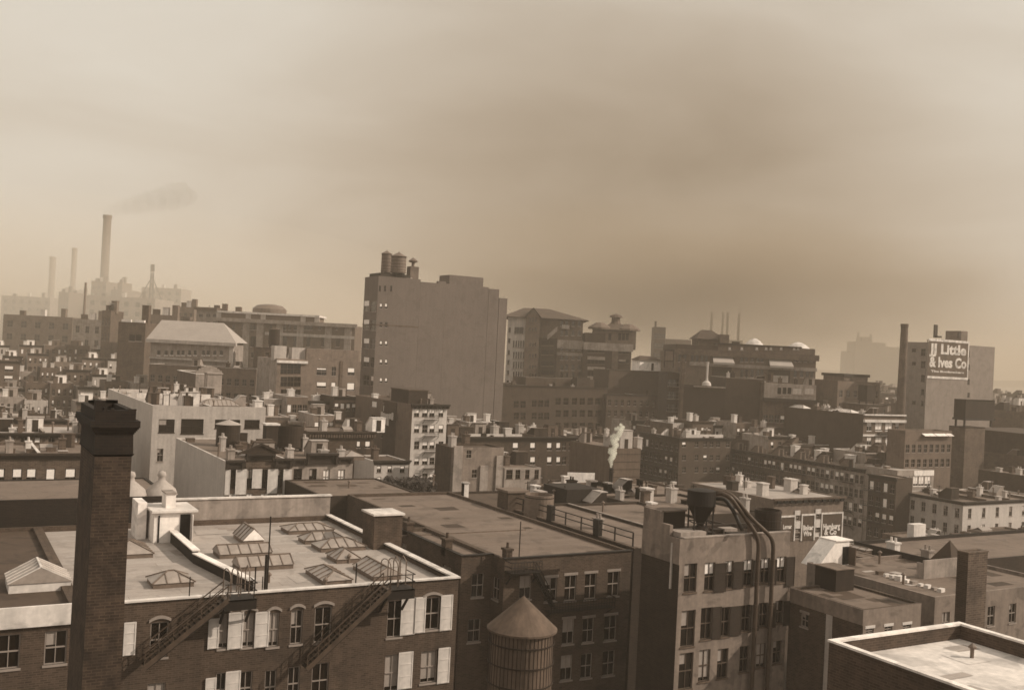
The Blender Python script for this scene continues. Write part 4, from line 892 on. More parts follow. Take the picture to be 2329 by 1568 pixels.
def hut(name, label, p, w, l, h, m, rm, cat, taper=0, group=None):
    t = thing(name, label, cat, p, 0, group); STANDS.append((t, Vector(p), min(w, l) * .42)); a, c = w / 2, l / 2; k = 1 - taper; mb = MB()
    lo = [(-a * k, -c * k, 0), (a * k, -c * k, 0), (a * k, c * k, 0), (-a * k, c * k, 0)]; hi = [(-a, -c, h), (a, -c, h), (a, c, h), (-a, c, h)]
    for i in range(4): mb.face([lo[i], lo[(i + 1) % 4], hi[(i + 1) % 4], hi[i]], 0)
    mb.face(lo, 0); mb.face(hi, 0, (0, 0, 1)); put(mb, 'body', [m], t); put(MB().box(-a - .2, a + .2, -c - .2, c + .2, h + .002, h + .25), 'lid', [rm], t); return t
hut('roof_tank', 'square dark wooden tank with white lid, behind the pediment', ft, 1.8, 1.8, 2.8, 'wood_dark', 'white_dirty', 'water tank')
water_tank('dark open tapering wooden tank behind the pedimented tenement roof', ptd(*Z(18, 1165, 600), 152), 1.9, 3.2, roof=False, hoops=4)
# ---- left edge tenements
M1 = Bd('brick_tenement', 'brick tenement with white blinds at the left edge, beside the sooty chimney', -70, 1033, XR=238, z=23.0, d=16, wall='brick_mid', roof='roof_mid', ph=.4, cat='tenement')
b = M1
b.cornice('F', .9, .6, 'brick_dark', n=0)
px(b, 'F', 6, [(-420, -340), (-260, -180), (-130, -50), (48, 125), (225, 312), (375, 450)], [(1170, 1320), (1405, 1530)], style='s', bl=lambda i, j: .9 if i in (3,) or j else .5)
u0, z0 = b.on('F', *Z(6, 215, 1340)); u1, _ = b.on('F', *Z(6, 365, 1340)); fire_balcony(b, 'F', u0, u1, z0); b.chimney(5, 5, m='plaster'); b.chimney(12, 8, m='brick_mid'); b.finish()
M1b = Bd('brick_tenement', 'brick tenement with dark scalloped cornice and white blinds, behind the left edge tenement', -60, 985, XR=250, z=23.5, d=16, wall='brick_far', roof='canvas', ph=.3, cat='tenement')
b = M1b; b.cornice('F', .8, .7, 'cornice_dark', n=14)
px(b, 'F', 6, [(-300, -250), (-180, -130), (-60, -10), (70, 120), (180, 225), (285, 335), (400, 450)], [(880, 985)], bl=lambda i, j: (.9, 0, .5, 0, .7, 1.0, .6)[i]); b.bulkhead(9, 8, m='white_dirty', rf='canvas'); b.chimney(15, 6, m='plaster_light'); b.finish()
# ---- tall narrow tenement with laundry
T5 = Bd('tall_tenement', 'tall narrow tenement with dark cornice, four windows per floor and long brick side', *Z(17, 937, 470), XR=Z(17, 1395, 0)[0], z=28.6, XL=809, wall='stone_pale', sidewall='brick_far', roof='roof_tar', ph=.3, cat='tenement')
b = T5; b.cornice('F', .9, .7, 'cornice_dark', n=10)
px(b, 'F', 17, [(960, 1022), (1066, 1132), (1162, 1222), (1280, 1338)], [(528, 632), (738, 838), (955, 1052), (1168, 1255), (1375, 1460)], style='s', bl=lambda i, j: .5 if (i + j) % 3 != 2 or j == 0 else 0)
for y in (668, 882, 1092, 1305):
    u0, z0 = b.on('F', *Z(17, 1068, y)); u1, _ = b.on('F', *Z(17, 1248, y)); fire_balcony(b, 'F', u0, u1, z0)
for x0, y0, x1, y1, v in ((402, 422, 462, 512, 1.0), (395, 600, 440, 705, 0), (552, 415, 598, 455, 0), (550, 480, 605, 590, .8), (545, 610, 590, 710, 0), (525, 820, 580, 920, 0), (640, 1010, 700, 1090, .5)): b.wpx('L', *Z(17, x0, y0), *Z(17, x1, y1), style='s', blind=v)
sh = MB(); a_ = b.on('L', *Z(17, 700, 600)); c_ = b.on('L', *Z(17, 610, 600)); 
b.part(MB().box(-.08, -.004, min(a_[0], c_[0]) - 1, max(a_[0], c_[0]) + 2, 1, b.h - .2), 'shaft_wall', ['brick_brown'])
q = b.on('L', *Z(17, 790, 320)); q2 = b.on('L', *Z(17, 650, 320)); b.part(MB().box(.1, b.w * .55, q[0] * .3 + .5, q2[0], b.zr - .1, b.h + 2.6), 'bulkhead', ['brick_dark']); b.part(MB().box(-.05, b.w * .58, q[0] * .3 + .4, q2[0] + .1, b.h + 2.602, b.h + 2.8), 'bulkhead_roof', ['roof_tar'])
b.chimney(b.w * .7, 3, .8, 1.1, 1.2, 'plaster'); b.vent(b.w * .35, 2, 1.2); b.bulkhead(b.w * .75, 8, m='plaster'); b.finish()
ld = thing('clothesline', 'white laundry hanging on a line against the brick side of the tall narrow tenement', 'laundry', b.wld((-1.2, b.on('L', *Z(17, 760, 570))[0], b.on('L', *Z(17, 680, 565))[1])))
L = abs(b.on('L', *Z(17, 760, 570))[0] - b.on('L', *Z(17, 590, 570))[0]); put(MB().tube([(0, L * t / 8, -.5 * (1 - (t / 4 - 1) ** 2)) for t in range(9)], .02, 5), 'line', ['metal_grey'], ld)
for i in range(6):
    y0 = L * (i + .1) / 6; sag = -.5 * (1 - ((y0 / L) * 2 - 1) ** 2); mb = MB(); n = 5; w = L / 6 * .85; h = (1.5, 1.1, 2.4, 2.2, 1.2, 1.6)[i]
    for j in range(n): mb.obox((.05 * math.sin(j * 1.9 + i), y0 + w * (j + .5) / n, sag - h / 2), (.02, 0, 0), (.03, w / n / 2 + .02, 0), (0, 0, h / 2))
    put(mb, 'garment', ['cloth'], ld)
T5b = Bd('low_white_tenement', 'low white-fronted tenement with dark cornice, at the foot of the tall narrow tenement', *Z(17, 440, 1215), XR=Z(17, 888, 0)[0], z=21.3, d=9, wall='stone_pale', roof='roof_tar', ph=.2, cat='tenement')
b = T5b; b.cornice('F', .7, .5, 'cornice_dark', n=0); px(b, 'F', 17, [(470, 522), (610, 665), (775, 830)], [(1275, 1360), (1420, 1500)], style='s', bl=.4); b.chimney(2, 5, m='brick_mid'); b.finish()
T5c = Bd('bracketed_tenement', 'brick tenement with long bracketed cornice, left of the tall narrow tenement', *Z(18, 1440, 400), XR=Z(17, 428, 0)[0], z=25.0, d=11, wall='brick_brown', roof='roof_mid', ph=.2, cat='tenement')
b = T5c; b.cornice('F', 1.1, .6, 'brick_dark', n=26, bm='brick_mid')
px(b, 'F', 17, [(205, 250), (316, 380)], [(950, 1040), (1190, 1275)], style='s', bl=lambda i, j: .8 if (i, j) != (0, 1) else 0); u0, z0 = b.on('F', *Z(17, 190, 1090)); u1, _ = b.on('F', *Z(17, 290, 1090)); fire_balcony(b, 'F', u0, u1, z0)
b.chimney(4, 5, m='plaster_light'); b.chimney(10, 4, m='brick_mid'); b.bulkhead(14, 6, m='white_paint', rf='white_dirty'); b.finish()
# ---- long dark cornice row, centre
M6 = Bd('long_tenement', 'long shadowed tenement under one straight dark cornice, below the tall blank-walled loft', *Z(8, 0, 880), XR=Z(8, 1145, 0)[0], z=22.0, d=18, wall='brick_brown', roof='roof_tar', ph=.25, cat='tenement')
b = M6; b.cornice('F', 1.0, .7, 'cornice_dark', n=0)
px(b, 'F', 8, [(575, 622), (735, 778), (890, 930), (975, 1010)], [(930, 1000), (1060, 1130)], style='s', bl=lambda i, j: .7)
px(b, 'F', 8, [(1030, 1060), (1090, 1120)], [(930, 1000), (1060, 1130)], style='s')
for i in range(13):
    x = b.w * (.04 + .07 * i); y = (3, 9, 5, 12, 7)[i % 5]
    k = i % 4
    if k == 0: b.bulkhead(x, y, 2.6, 3.4, 2.6, m=('brick_mid', 'plaster', 'wood_dark')[i % 3], rf='roof_dark')
    elif k == 1: b.chimney(x, y, 1.3, 1.5, 2.2, 'plaster_light', 2, 'plaster_light')
    elif k == 2: b.bulkhead(x, y, 3.4, 3, 2.0, m='brick_dark', rf='roof_tar')
    else: b.chimney(x, y, 1.6, 1.2, 1.6, 'stone_pale', 0, 'stone_pale')
for x in (.12, .3, .45): b.part(MB().box(b.w * x, b.w * x + 4, 1.2, 1.5, b.zr - .1, b.zr + .8), 'low_wall', ['stone_pale'])
for x in (.07, .36): b.part(MB().lathe((0, 0, 0), [(2.2, 1.6), (2.3, 1.7), (.05, 3.0)], 4).box(-1.4, 1.4, -1.4, 1.4, -.1, 1.62), 'roof_pavilion', ['brick_dark'], (b.w * x + 2, 6, b.zr), .785 * 0)
b.finish()
RU = Bd('plastered_building', 'blotchy plastered building with pale chimney breasts, centre, in front of the long cornice', *Z(8, 15, 975), XR=Z(8, 492, 0)[0], z=24.5, d=6, wall='plaster_dirty', sidewall='brick_brown', roof='roof_tar', ph=.3)
b = RU
for x0, x1, y0 in ((30, 110, 960), (270, 342, 1140), (420, 480, 1050)):
    a_ = b.on('F', *Z(8, x0, y0)); c_ = b.on('F', *Z(8, x1, y0)); b.part(MB().box(a_[0], c_[0], -.3, -.003, 0, a_[1]), 'chimney_breast', ['plaster'])
b.wpx('F', *Z(8, 150, 1000), *Z(8, 190, 1070), style='s'); b.wpx('F', *Z(8, 200, 1180), *Z(8, 240, 1250), style='s'); b.chimney(2, 4, m='plaster_light'); b.chimney(6, 7, m='brick_mid'); b.finish()
LS = Bd('shed_roofed_building', 'small building with pale window band, right of the blotchy plastered one', *Z(8, 500, 1165), XR=Z(8, 835, 0)[0], z=20.0, d=14, wall='plaster', roof='roof_mid', ph=.2)
px(LS, 'F', 8, [(515, 570), (600, 640), (690, 725), (775, 810)], [(1180, 1260)], style='s', fm='wood_grey'); LS.chimney(3, 5, m='brick_mid'); LS.bulkhead(6.5, 7, m='brick_dark'); LS.finish()
BB = thing('billboard', 'blank white board standing on a roof, left of the steam plume', 'billboard', ptd(*Z(8, 1195, 1350), 165))
put(MB().box(-2.3, 2.3, -.08, .08, .4, 2.55), 'panel', ['white_paint'], BB); mb = MB(); [mb.bar((x, .3, -1.5), (x, .12, 2.5), .08) for x in (-2, 0, 2)]; put(mb, 'frame', ['wood_dark'], BB); STANDS.append((BB, BB.location.copy() - Vector((0, 0, 1.5)), .8))
BB.rotation_euler = (0, 0, -YAW * .6)
GT = ptd(*Z(3, 805, 440), 118)
water_tank('stout pale grey round tank standing behind the pipe railing, centre', GT, 1.75, (Z(3, 0, 440)[1] - Z(3, 0, 150)[1]) * 118 / FPX, roof=False, wall='metal_grey', hoops=2)
hut('roof_house', 'dark brick roof house with black door gap, left of the stout grey tank', ptd(*Z(3, 560, 350), 122), 2.6, 2.6, 3.0, 'brick_near', 'roof_mid', 'roof house')
# ---- dark factory block and its neighbours below the hospital towers
M7 = Bd('dark_factory', 'dark brick factory with three rows of small windows, below the hip-roofed hospital', *Z(8, 480, 400), XR=Z(8, 1445, 0)[0], z=30.0, d=22, wall='brick_fardark', roof='roof_dark', ph=.6)
b = M7
for y0 in (520, 632, 748):
    for x in (990, 1062, 1140, 1212, 1285, 1355): b.wpx('F', *Z(8, x - 22, y0), *Z(8, x + 22, y0 + 62), style='s', fm='brick_mid')
for x, y in ((605, 548), (668, 548), (770, 540), (830, 540), (885, 540), (770, 655), (830, 655), (885, 655), (605, 655), (668, 655)): b.wpx('F', *Z(8, x - 20, y), *Z(8, x + 20, y + 62), style='s', fm='brick_mid')
b.bulkhead(b.w * .8, 5, 5, 5, 3.5, m='brick_dark', rf='roof_dark'); b.chimney(b.w * .55, 4, m='brick_fardark'); b.part(MB().box(b.w * .3, b.w * .97, 6, 14, b.zr - .1, b.zr + 3), 'attic', ['brick_fardark']); b.cornice('F', .6, .3, 'brick_dark'); b.finish()
M8 = Bd('blank_brick_block', 'plain dark brick block carrying the little white roof cottage', *Z(14, 1405, 850), XR=Z(14, 2040, 0)[0], dist=330, d=9, wall='brick_fardark', roof='roof_dark', ph=.5)
b = M8; b.cornice('F', .5, .2, 'brick_dark')
u0, _ = b.on('F', *Z(14, 1740, 830)); u1, _ = b.on('F', *Z(14, 1965, 830)); q = MB(); hh = 3.6
rc = b.part(MB().box(u0, u1, .5, 5, b.zr - .1, b.h + hh), 'roof_cottage', ['white_paint'])
q.face([(u0 - .5, 0, b.h + hh), (u1 + .5, 0, b.h + hh), (u1 - 1.5, 2.7, b.h + hh + 1.5), (u0 + 1.5, 2.7, b.h + hh + 1.5)], 0, (0, -1, 1)); q.face([(u0 - .5, 5.5, b.h + hh), (u1 + .5, 5.5, b.h + hh), (u1 - 1.5, 2.7, b.h + hh + 1.5), (u0 + 1.5, 2.7, b.h + hh + 1.5)], 0, (0, 1, 1)); q.face([(u0 - .5, 0, b.h + hh), (u0 - .5, 5.5, b.h + hh), (u0 + 1.5, 2.7, b.h + hh + 1.5)], 0, (-1, 0, 1)); q.face([(u1 + .5, 0, b.h + hh), (u1 + .5, 5.5, b.h + hh), (u1 - 1.5, 2.7, b.h + hh + 1.5)], 0, (1, 0, 1))
b.part(q, 'cottage_roof', ['roof_dark'], parent=rc); b.part(MB().box(u0 + (u1 - u0) * .55, u0 + (u1 - u0) * .66, .45, .497, b.h + .3, b.h + 2.8), 'cottage_window', ['void'], parent=rc)
b.finish()
M8b = Bd('brick_block', 'dark brick block with pale parapet corner, between steam plume and the blank brick block', *Z(14, 1380, 1110), XR=Z(14, 1980, 0)[0], dist=322, d=6, wall='brick_fardark', roof='roof_dark', ph=.5);  M8b.cornice('F', .5, .3, 'cornice_dark'); M8b.grid('F', 9, 2, 1, 1.8, 1.8, 3.4); M8b.finish()
fr = thing('roof_frame', 'empty square steel sign frame on posts, right of the little white roof cottage', 'sign frame', ptd(*Z(14, 2040, 830), 300)); s_ = 300 / FPX / 1.2891 / 3.647
put(MB().box(-52 * s_, 52 * s_, -.2, .2, 65 * s_, 78 * s_).box(-52 * s_, 52 * s_, -.2, .2, 180 * s_, 192 * s_).box(-52 * s_, -42 * s_, -.2, .2, 0, 180 * s_).box(42 * s_, 52 * s_, -.2, .2, 0, 180 * s_), 'frame', ['metal_rust'], fr); put(MB().box(-41 * s_, 41 * s_, -.05, .05, 79 * s_, 179 * s_), 'panel', ['brick_pale'], fr); fr.rotation_euler = (0, 0, -YAW)
M9 = Bd('clapboard_building', 'building with pale clapboard end wall, right of the steam plume', *Z(8, 1505, 985), XR=Z(8, 1752, 0)[0], z=22.0, d=16, wall='wood_grey', roof='roof_mid', ph=.2); b = M9
for i in range(6): b.part(MB().box(0, b.w, -.04, -.003, b.h - 1.2 - 1.5 * i, b.h - 1.1 - 1.5 * i), 'ledge', ['wood_dark'])
b.bulkhead(4, 4, 3, 5, 3.6, m='plaster_light', rf='canvas'); b.chimney(8, 3, 1.2, 1.4, 2.0, 'plaster_light', 1); b.finish()
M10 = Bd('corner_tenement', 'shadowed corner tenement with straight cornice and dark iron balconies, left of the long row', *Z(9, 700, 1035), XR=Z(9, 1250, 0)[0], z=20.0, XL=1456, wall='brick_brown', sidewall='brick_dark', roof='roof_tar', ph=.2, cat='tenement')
b = M10; b.cornice('F', .9, .6, 'cornice_dark', n=0); b.cornice('L', .9, .6, 'cornice_dark')
px(b, 'F', 9, [(728, 765), (862, 898), (955, 990), (1022, 1058), (1092, 1128), (1196, 1232)], [(1075, 1130), (1215, 1270), (1345, 1400)], style='s', bl=lambda i, j: .5 if (i * 3 + j) % 7 == 0 else 0)
b.grid('L', 8, 4, 1.1, 1.9, 1.6, 3.6, rnd=rnd, pb=.25)
for r in range(3):
    for f in (.18, .55, .85): fire_balcony(b, 'L', b.d * f - 2, b.d * f + 2, b.h - 4.4 - 3.6 * r)
for i in range(5): b.chimney(1.5 + b.w * i / 5.2, 3 + 4 * (i % 3), 1.3, 1.3, 1.8, ('brick_mid', 'stone_pale', 'brick_brown')[i % 3], 1)
b.part(MB().box(2, b.w - 2, .9, 1.2, b.zr - .1, b.zr + 1.1), 'low_wall', ['stone_pale']); b.bulkhead(8, 6, m='white_dirty'); b.finish()
# ---- the long avenue row
pc11 = ptz(1966, 1068, 17.0); D11 = along(pc11, EY, 1664); n11 = 6
row = []
lab = ['nearest house of the long avenue row, pale corner and stacked iron balconies', 'second house from the near end of the long avenue row', 'third house from the near end of the long avenue row, pale sills', 'fourth house of the long avenue row, counted from its near corner', 'fifth house of the long avenue row, next to the dark far end', 'farthest darkest house of the long avenue row, beside the corner tenement']
for i in range(n11):
    dd = D11 / n11
    h_ = Bd('row_house', lab[i], p=pc11 + EY * (dd * i + .01), w=13, d=dd - .02, wall='brick_pale' if i == 0 else 'brick_mid', sidewall=('plaster', 'plaster', 'brick_pale', 'brick_mid', 'brick_brown', 'brick_brown')[i], roof='roof_mid', ph=.2, cat='tenement', group='tenements of the long avenue row')
    h_.cornice('L', .9, .65, 'cornice_dark', n=int(dd / .9))
    nn = 5; h_.grid('L', nn, 4, 1.05, 1.9, 1.4, 3.3, style='s', rnd=rnd, pb=.35)
    for r in range(4): fire_balcony(h_, 'L', dd * .35, dd * .35 + 4.2, h_.h - 3.45 - 3.3 * r)
    if i == 0: h_.grid('F', 3, 4, 1.0, 1.9, 1.4, 3.3, style='s', rnd=rnd, pb=.3, u0=.5, u1=12.5)
    row.append(h_)
for k, (x0, x1, y0, y1) in enumerate(((810, 905, 35, 130), (1375, 1460, 50, 140), (1475, 1580, 115, 255), (1810, 1925, 180, 310), (2045, 2140, 155, 285), (2190, 2310, 240, 400))):
    q = ptz(*Z(19, (x0 + x1) / 2, y1 + 8), 16.8)
    for h_ in row:
        l = h_.loc(q)
        if 0 <= l.y < h_.d: 
            l.x = min(max(l.x, .9), 12); dd = FW.dot(q - CAM); w = (x1 - x0) / 4.658 / 1.2891 * dd / FPX; h = (y1 - y0) / 4.658 / 1.2891 * dd / FPX
            h_.chimney(l.x, min(max(l.y, 1), h_.d - 1), round(w * .85, 1), round(w * .85, 1), round(h, 1), 'white_dirty', 0, 'white_dirty'); break
for i, h_ in enumerate(row): h_.bulkhead(7, h_.d * .5, m=('brick_dark', 'brick_mid')[i % 2]); h_.chimney(9.5, h_.d * .2, m='brick_mid'); h_.finish()
M11b = Bd('dark_avenue_house', 'shadowed house with heavy dark cornice, between the long row and the pale windowed house', 2038, 1087, XR=2075, z=17.3, XL=1975, wall='brick_brown', sidewall='brick_brown', roof='roof_mid', ph=.2, cat='tenement')
b = M11b; b.cornice('L', .9, .7, 'cornice_dark'); b.grid('L', 4, 4, 1.1, 1.9, 1.4, 3.3, rnd=rnd, pb=.4, style='s'); [fire_balcony(b, 'L', b.d * .45, b.d * .45 + 5, b.h - 3.5 - 3.3 * r) for r in range(3)]; b.finish()
M12 = Bd('pale_corner_tenement', 'pale corner tenement with dark straight cornice at the right edge, three floors showing', 2190, 1142, XR=2400, z=14.0, XL=2040, wall='stone_pale', sidewall='plaster_light', roof='roof_mid', ph=.25, cat='tenement')
b = M12; b.cornice('L', .7, .55, 'cornice_dark'); b.cornice('F', .7, .55, 'cornice_dark'); b.grid('L', 6, 3, 1.05, 2.0, 1.3, 3.4, rnd=rnd, pb=.15, style='d'); b.grid('F', 7, 3, 1.05, 2.0, 1.3, 3.4, rnd=rnd, pb=.3, style='d'); b.bulkhead(4, b.d * .4, m='brick_dark'); b.chimney(8, 4, m='brick_mid'); b.finish()
MW = Bd('glazed_front_building', 'small building with bright white-framed front windows, above the pale corner tenement', *Z(10, 1205, 1015), XR=Z(10, 1595, 0)[0], z=18.0, d=12, wall='plaster', roof='canvas', ph=.3)
px(MW, 'F', 10, [(1215, 1262), (1270, 1330), (1375, 1425), (1435, 1490), (1500, 1560)], [(1075, 1180)], style='d', fm='white_paint', bl=.8); MW.part(MB().box(MW.w * .45, MW.w, -.06, -.003, MW.h - 1.3, MW.h - .1), 'fascia', ['white_paint']); MW.finish()
# ---- sign-painted building with dentil cornice
F9 = Bd('signed_building', 'low brick building with three white-framed painted signs and dentil cornice, behind the dark roof tank', *Z(5, 215, 200), XR=Z(5, 852, 0)[0], z=19.0, d=20, wall='brick_pale', roof='roof_light', ph=.15)
b = F9; b.cornice('F', .7, .5, 'brick_mid', n=0)
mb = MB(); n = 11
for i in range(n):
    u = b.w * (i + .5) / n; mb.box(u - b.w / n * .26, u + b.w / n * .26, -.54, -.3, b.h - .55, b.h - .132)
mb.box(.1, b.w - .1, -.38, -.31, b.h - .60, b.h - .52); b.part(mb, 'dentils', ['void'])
def text_mesh(body, size, depth=.03, xs=1.0, bold=0.0):
    cu = bpy.data.curves.new('txt', 'FONT'); cu.body = body; cu.size = size * 1.12; cu.extrude = depth; cu.align_x = 'CENTER'; cu.offset = bold; cu.resolution_u = 3
    o = bpy.data.objects.new('txt', cu); C.objects.link(o); dg = bpy.context.evaluated_depsgraph_get(); dg.update(); me = bpy.data.meshes.new_from_object(o.evaluated_get(dg))
    bpy.data.objects.remove(o); me.transform(Matrix.Rotation(math.pi / 2, 4, 'X')); xsv = [v.co.x for v in me.vertices]; w = max(xsv) - min(xsv)
    if xs: me.transform(Matrix.Scale(xs / w, 4, (1, 0, 0)))
    return me
def lettering(b, parent, body, k, x0, x1, y0, y1, name='lettering', m='sign_white', off=-.14):
    a_, c_ = b.on('F', *Z(k, x0, y0)), b.on('F', *Z(k, x1, y1)); w, h = c_[0] - a_[0], a_[1] - c_[1]
    me = text_mesh(body, h * 1.25, .02, w, bold=h * .055); me.materials.append(MATS[m]); return link(name, me, parent or b.root, ((a_[0] + c_[0]) / 2, off, c_[1]))
for x0, x1, y0, yb, words in ((150, 560, 790, 1500, (('Lerner', 225, 470, 1040, 1150), ('Iron', 190, 400, 1220, 1340))), (765, 1130, 740, 1480, (('Baker', 800, 1090, 1060, 1180), ('Wire', 810, 1040, 1220, 1350))), (1335, 1925, 700, 1410, (('Hamburg', 1380, 1850, 1020, 1150), ('& Co', 1410, 1760, 1180, 1310)))):
    a_, c_ = b.on('F', *Z(21, x0, y0)), b.on('F', *Z(21, x1, yb)); w, h = c_[0] - a_[0], a_[1] - c_[1]
    pn = b.part(MB().box(0, w, -.08, -.003, -h, 0), 'sign_panel', ['sign_dark'], (a_[0], 0, a_[1]))
    b.part(MB().box(0, w, -.16, -.082, -.28, 0).box(0, .26, -.16, -.082, -h, -.28).box(w - .26, w, -.16, -.082, -h, -.28), 'sign_border', ['white_dirty'], parent=pn)
    for t_, xa, xb, ya, yb2 in words:
        l = lettering(b, pn, t_, 21, xa, xb, ya, yb2); l.location = Vector(l.location) - Vector((a_[0], 0, a_[1]))
for x, ys in ((650, ((790, 920, 0), (1180, 1250, 1), (1310, 1440, 0))), (1225, ((750, 880, 0), (1140, 1260, 0)))):
    for y0, y1, v in ys: b.wpx('F', *Z(21, x - 55, y0), *Z(21, x + 60, y1), style='d', blind=v)
for x, y0, y1 in ((645, 640, 770), (640, 950, 1150), (1215, 900, 1120), (1240, 600, 730), (1180, 1290, 1390)): shutter(b, 21, x - 70, y0, x + 75, y1)
for x, y in ((780, 620),): pass
b.chimney(b.w * .15, 5, 1.4, 1.4, 1.9, 'stone_pale', 0, 'stone_pale'); b.chimney(b.w * .75, 8, 1.6, 1.6, 2.0, 'stone_pale', 0, 'stone_pale'); b.chimney(b.w * .02 + 1, 11, 1.4, 1.4, 1.4, 'brick_dark', 0); b.finish()
# ---- dark blank wall and pale-corniced front, right
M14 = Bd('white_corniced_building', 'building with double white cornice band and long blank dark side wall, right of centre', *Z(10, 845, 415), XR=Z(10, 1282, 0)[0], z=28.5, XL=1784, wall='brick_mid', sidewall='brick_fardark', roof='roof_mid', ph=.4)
b = M14; b.part(MB().box(-.1, b.w + .1, -.5, -.003, b.h - .25, b.h + .1).box(-.1, b.w + .1, -.6, -.003, b.h - 2.0, b.h - 1.3), 'cornice', ['white_dirty'])
px(b, 'F', 10, [(880, 925), (970, 1038), (1078, 1148), (1185, 1220)], [(488, 592), (660, 745)], style='d', bl=lambda i, j: .9 if i in (1, 2) else .4, fm='white_dirty')
b.part(MB().box(0, b.w, -.2, -.003, b.on('F', *Z(10, 1000, 650))[1], b.on('F', *Z(10, 1000, 628))[1]), 'string_course', ['white_dirty'])
u, z = b.on('F', *Z(10, 980, 610)); u2, _ = b.on('F', *Z(10, 1150, 610)); b.part(MB().box(u, u2, -1, -.21, z - .5, z), 'balcony', ['cornice_dark'])
b.skylight(None, None, None, h=.8, m='white_dirty', loc=(2, 6, 6, 14)); b.skylight(None, None, None, h=.9, m='white_dirty', loc=(1, 4, 22, 30)); b.finish()
BT = Bd('tank_topped_block', 'hazy block with flat overhanging roof left of the tall smokestack at right', *Z(16, 395, 880), XR=Z(16, 858, 0)[0], dist=330, d=20, wall='brick_far', roof='roof_mid', ph=.4)
b = BT; u0, _ = b.on('F', *Z(16, 540, 850)); u1, _ = b.on('F', *Z(16, 800, 850)); b.part(MB().box(u0, u1, 3, 12, b.zr - .1, b.h + 1.5), 'penthouse', ['brick_pale']); b.part(MB().box(u0 - .5, u1 + .5, 2.5, 12.5, b.h + 1.502, b.h + 2.4), 'penthouse_roof', ['cornice_dark']); b.grid('F', 6, 4, 1.4, 2.2, 3, 4.2); b.finish()
hut('roof_tank', 'dark box-shaped tank on posts in front of the hazy block, right', ptd(*Z(16, 707, 1095), 300), 3.6, 3.4, 4.4, 'wood_dark', 'roof_dark', 'water tank')
# ---- printing house with painted sign
mat('print_brick', .25, warm=.8, streak=.08, var=.16, patch=.12, fine=.16)
JJ = Bd('printing_house', 'tall pale brick printing house with large painted white sign at the right edge', *Z(16, 1366, 458), XR=2262, dist=330, XL=2051, wall='print_brick', sidewall='print_brick', roof='roof_mid', ph=.8)
b = JJ
a_, c_ = b.on('F', *Z(16, 1372, 440)), b.on('F', *Z(16, 1800, 440)); zt = b.on('F', *Z(16, 1600, 425))[1]
b.part(MB().box(a_[0], c_[0], -.35, -.003, 0, b.h + .1), 'sign_bay', ['print_brick'])
for y0, y1 in ((530, 605), (665, 740), (815, 890), (970, 1035), (1095, 1155)): b.wpx('L', *Z(16, 1305, y0), *Z(16, 1352, y1), style='s', fm='brick_mid')
for y0, y1 in ((540, 620), (700, 760), (860, 920), (1010, 1060)): b.wpx('F', *Z(16, 1812, y0), *Z(16, 1835, y1), style='s', fm='brick_mid')
for y in (545, 690, 1115): b.wpx('L', *Z(16, 1205, y - 18), *Z(16, 1245, y + 18), style='s', fm='brick_mid')
s0, s1 = b.on('F', *Z(16, 1378, 425)), b.on('F', *Z(16, 1800, 870)); sw, shh = s1[0] - s0[0], s0[1] - s1[1]
sg = b.part(MB().box(0, sw, -.44, -.352, -shh, .3), 'painted_sign', ['brick_mid'], (s0[0], 0, s0[1]))
b.part(MB().box(0, sw, -.52, -.442, -.5, .3).box(0, sw, -.52, -.442, -shh, -shh + .75).box(sw - .5, sw, -.52, -.442, -shh + .75, -.5), 'sign_border', ['sign_white'], parent=sg)
for t_, xa, xb, ya, yb2 in (('JJ Little', 1392, 1790, 468, 600), ('& Ives Co', 1385, 1785, 612, 742)):
    l = lettering(b, sg, t_, 16, xa, xb, ya, yb2, off=-.46); l.location = Vector(l.location) - Vector((s0[0], 0, s0[1]))
l = lettering(b, sg, 'The Bookmakers', 16, 1400, 1760, 760, 800, off=-.46); l.location = Vector(l.location) - Vector((s0[0], 0, s0[1]))
fm_ = MB(); 
for x0, x1, y0, y1 in ((1483, 1512, 265, 400), (1483, 1560, 385, 400), (1745, 1770, 350, 405)):
    u0, z1_ = b.on('F', *Z(16, x0, y0)); u1, z0_ = b.on('F', *Z(16, x1, y1)); fm_.box(u0, u1, 1.0, 1.4, z0_ - .3, z1_)
b.part(fm_, 'roof_sign_frame', ['metal_rust']); u0, z1_ = b.on('F', *Z(16, 1800, 335)); b.part(MB().box(u0, u0 + 3.5, 2, 8, b.h - 1, z1_), 'roof_house', ['brick_pale']); b.finish()
smokestack('tall tapering brick smokestack with wider top, beside the printing house', *Z(16, 1125, 258), 322, 1.1, 1.7, 0, 'brick_mid')
TK = Bd('tank_box', 'dark box tank on stilts at the far right edge, before the printing house', *Z(16, 1795, 1085), XR=2262, dist=260, d=3.4, base=ptd(*Z(16, 1795, 1290), 260).z, wall='wood_dark', roof='roof_dark', ph=.02, cat='water tank'); TK.part(MB().box(.3, .7, .3, .7, -2.2, 0).box(TK.w - .8, TK.w - .4, .3, .7, -2.2, 0).box(.3, .7, 2.8, 3.2, -2.2, 0), 'stilts', ['metal_dark']); TK.part(MB().box(-.2, TK.w + .2, -.2, 3.6, -.5, -.01), 'platform', ['metal_dark']); TK.finish()
TH = Bd('tank_house', 'dark brick block carrying the box tank at the far right edge', p=Vector((TK.p.x - .8, TK.p.y - .8, TK.base - 2.2)), w=8, d=4.8, wall='brick_mid', roof='roof_tar', ph=.02); TH.finish()
M16 = Bd('plain_brick_building', 'plain brick building with two narrow dark windows, right edge below the printing house', 2335, 1040, XR=2480, z=19.6, XL=2104, wall='brick_mid', roof='roof_mid', ph=.4)
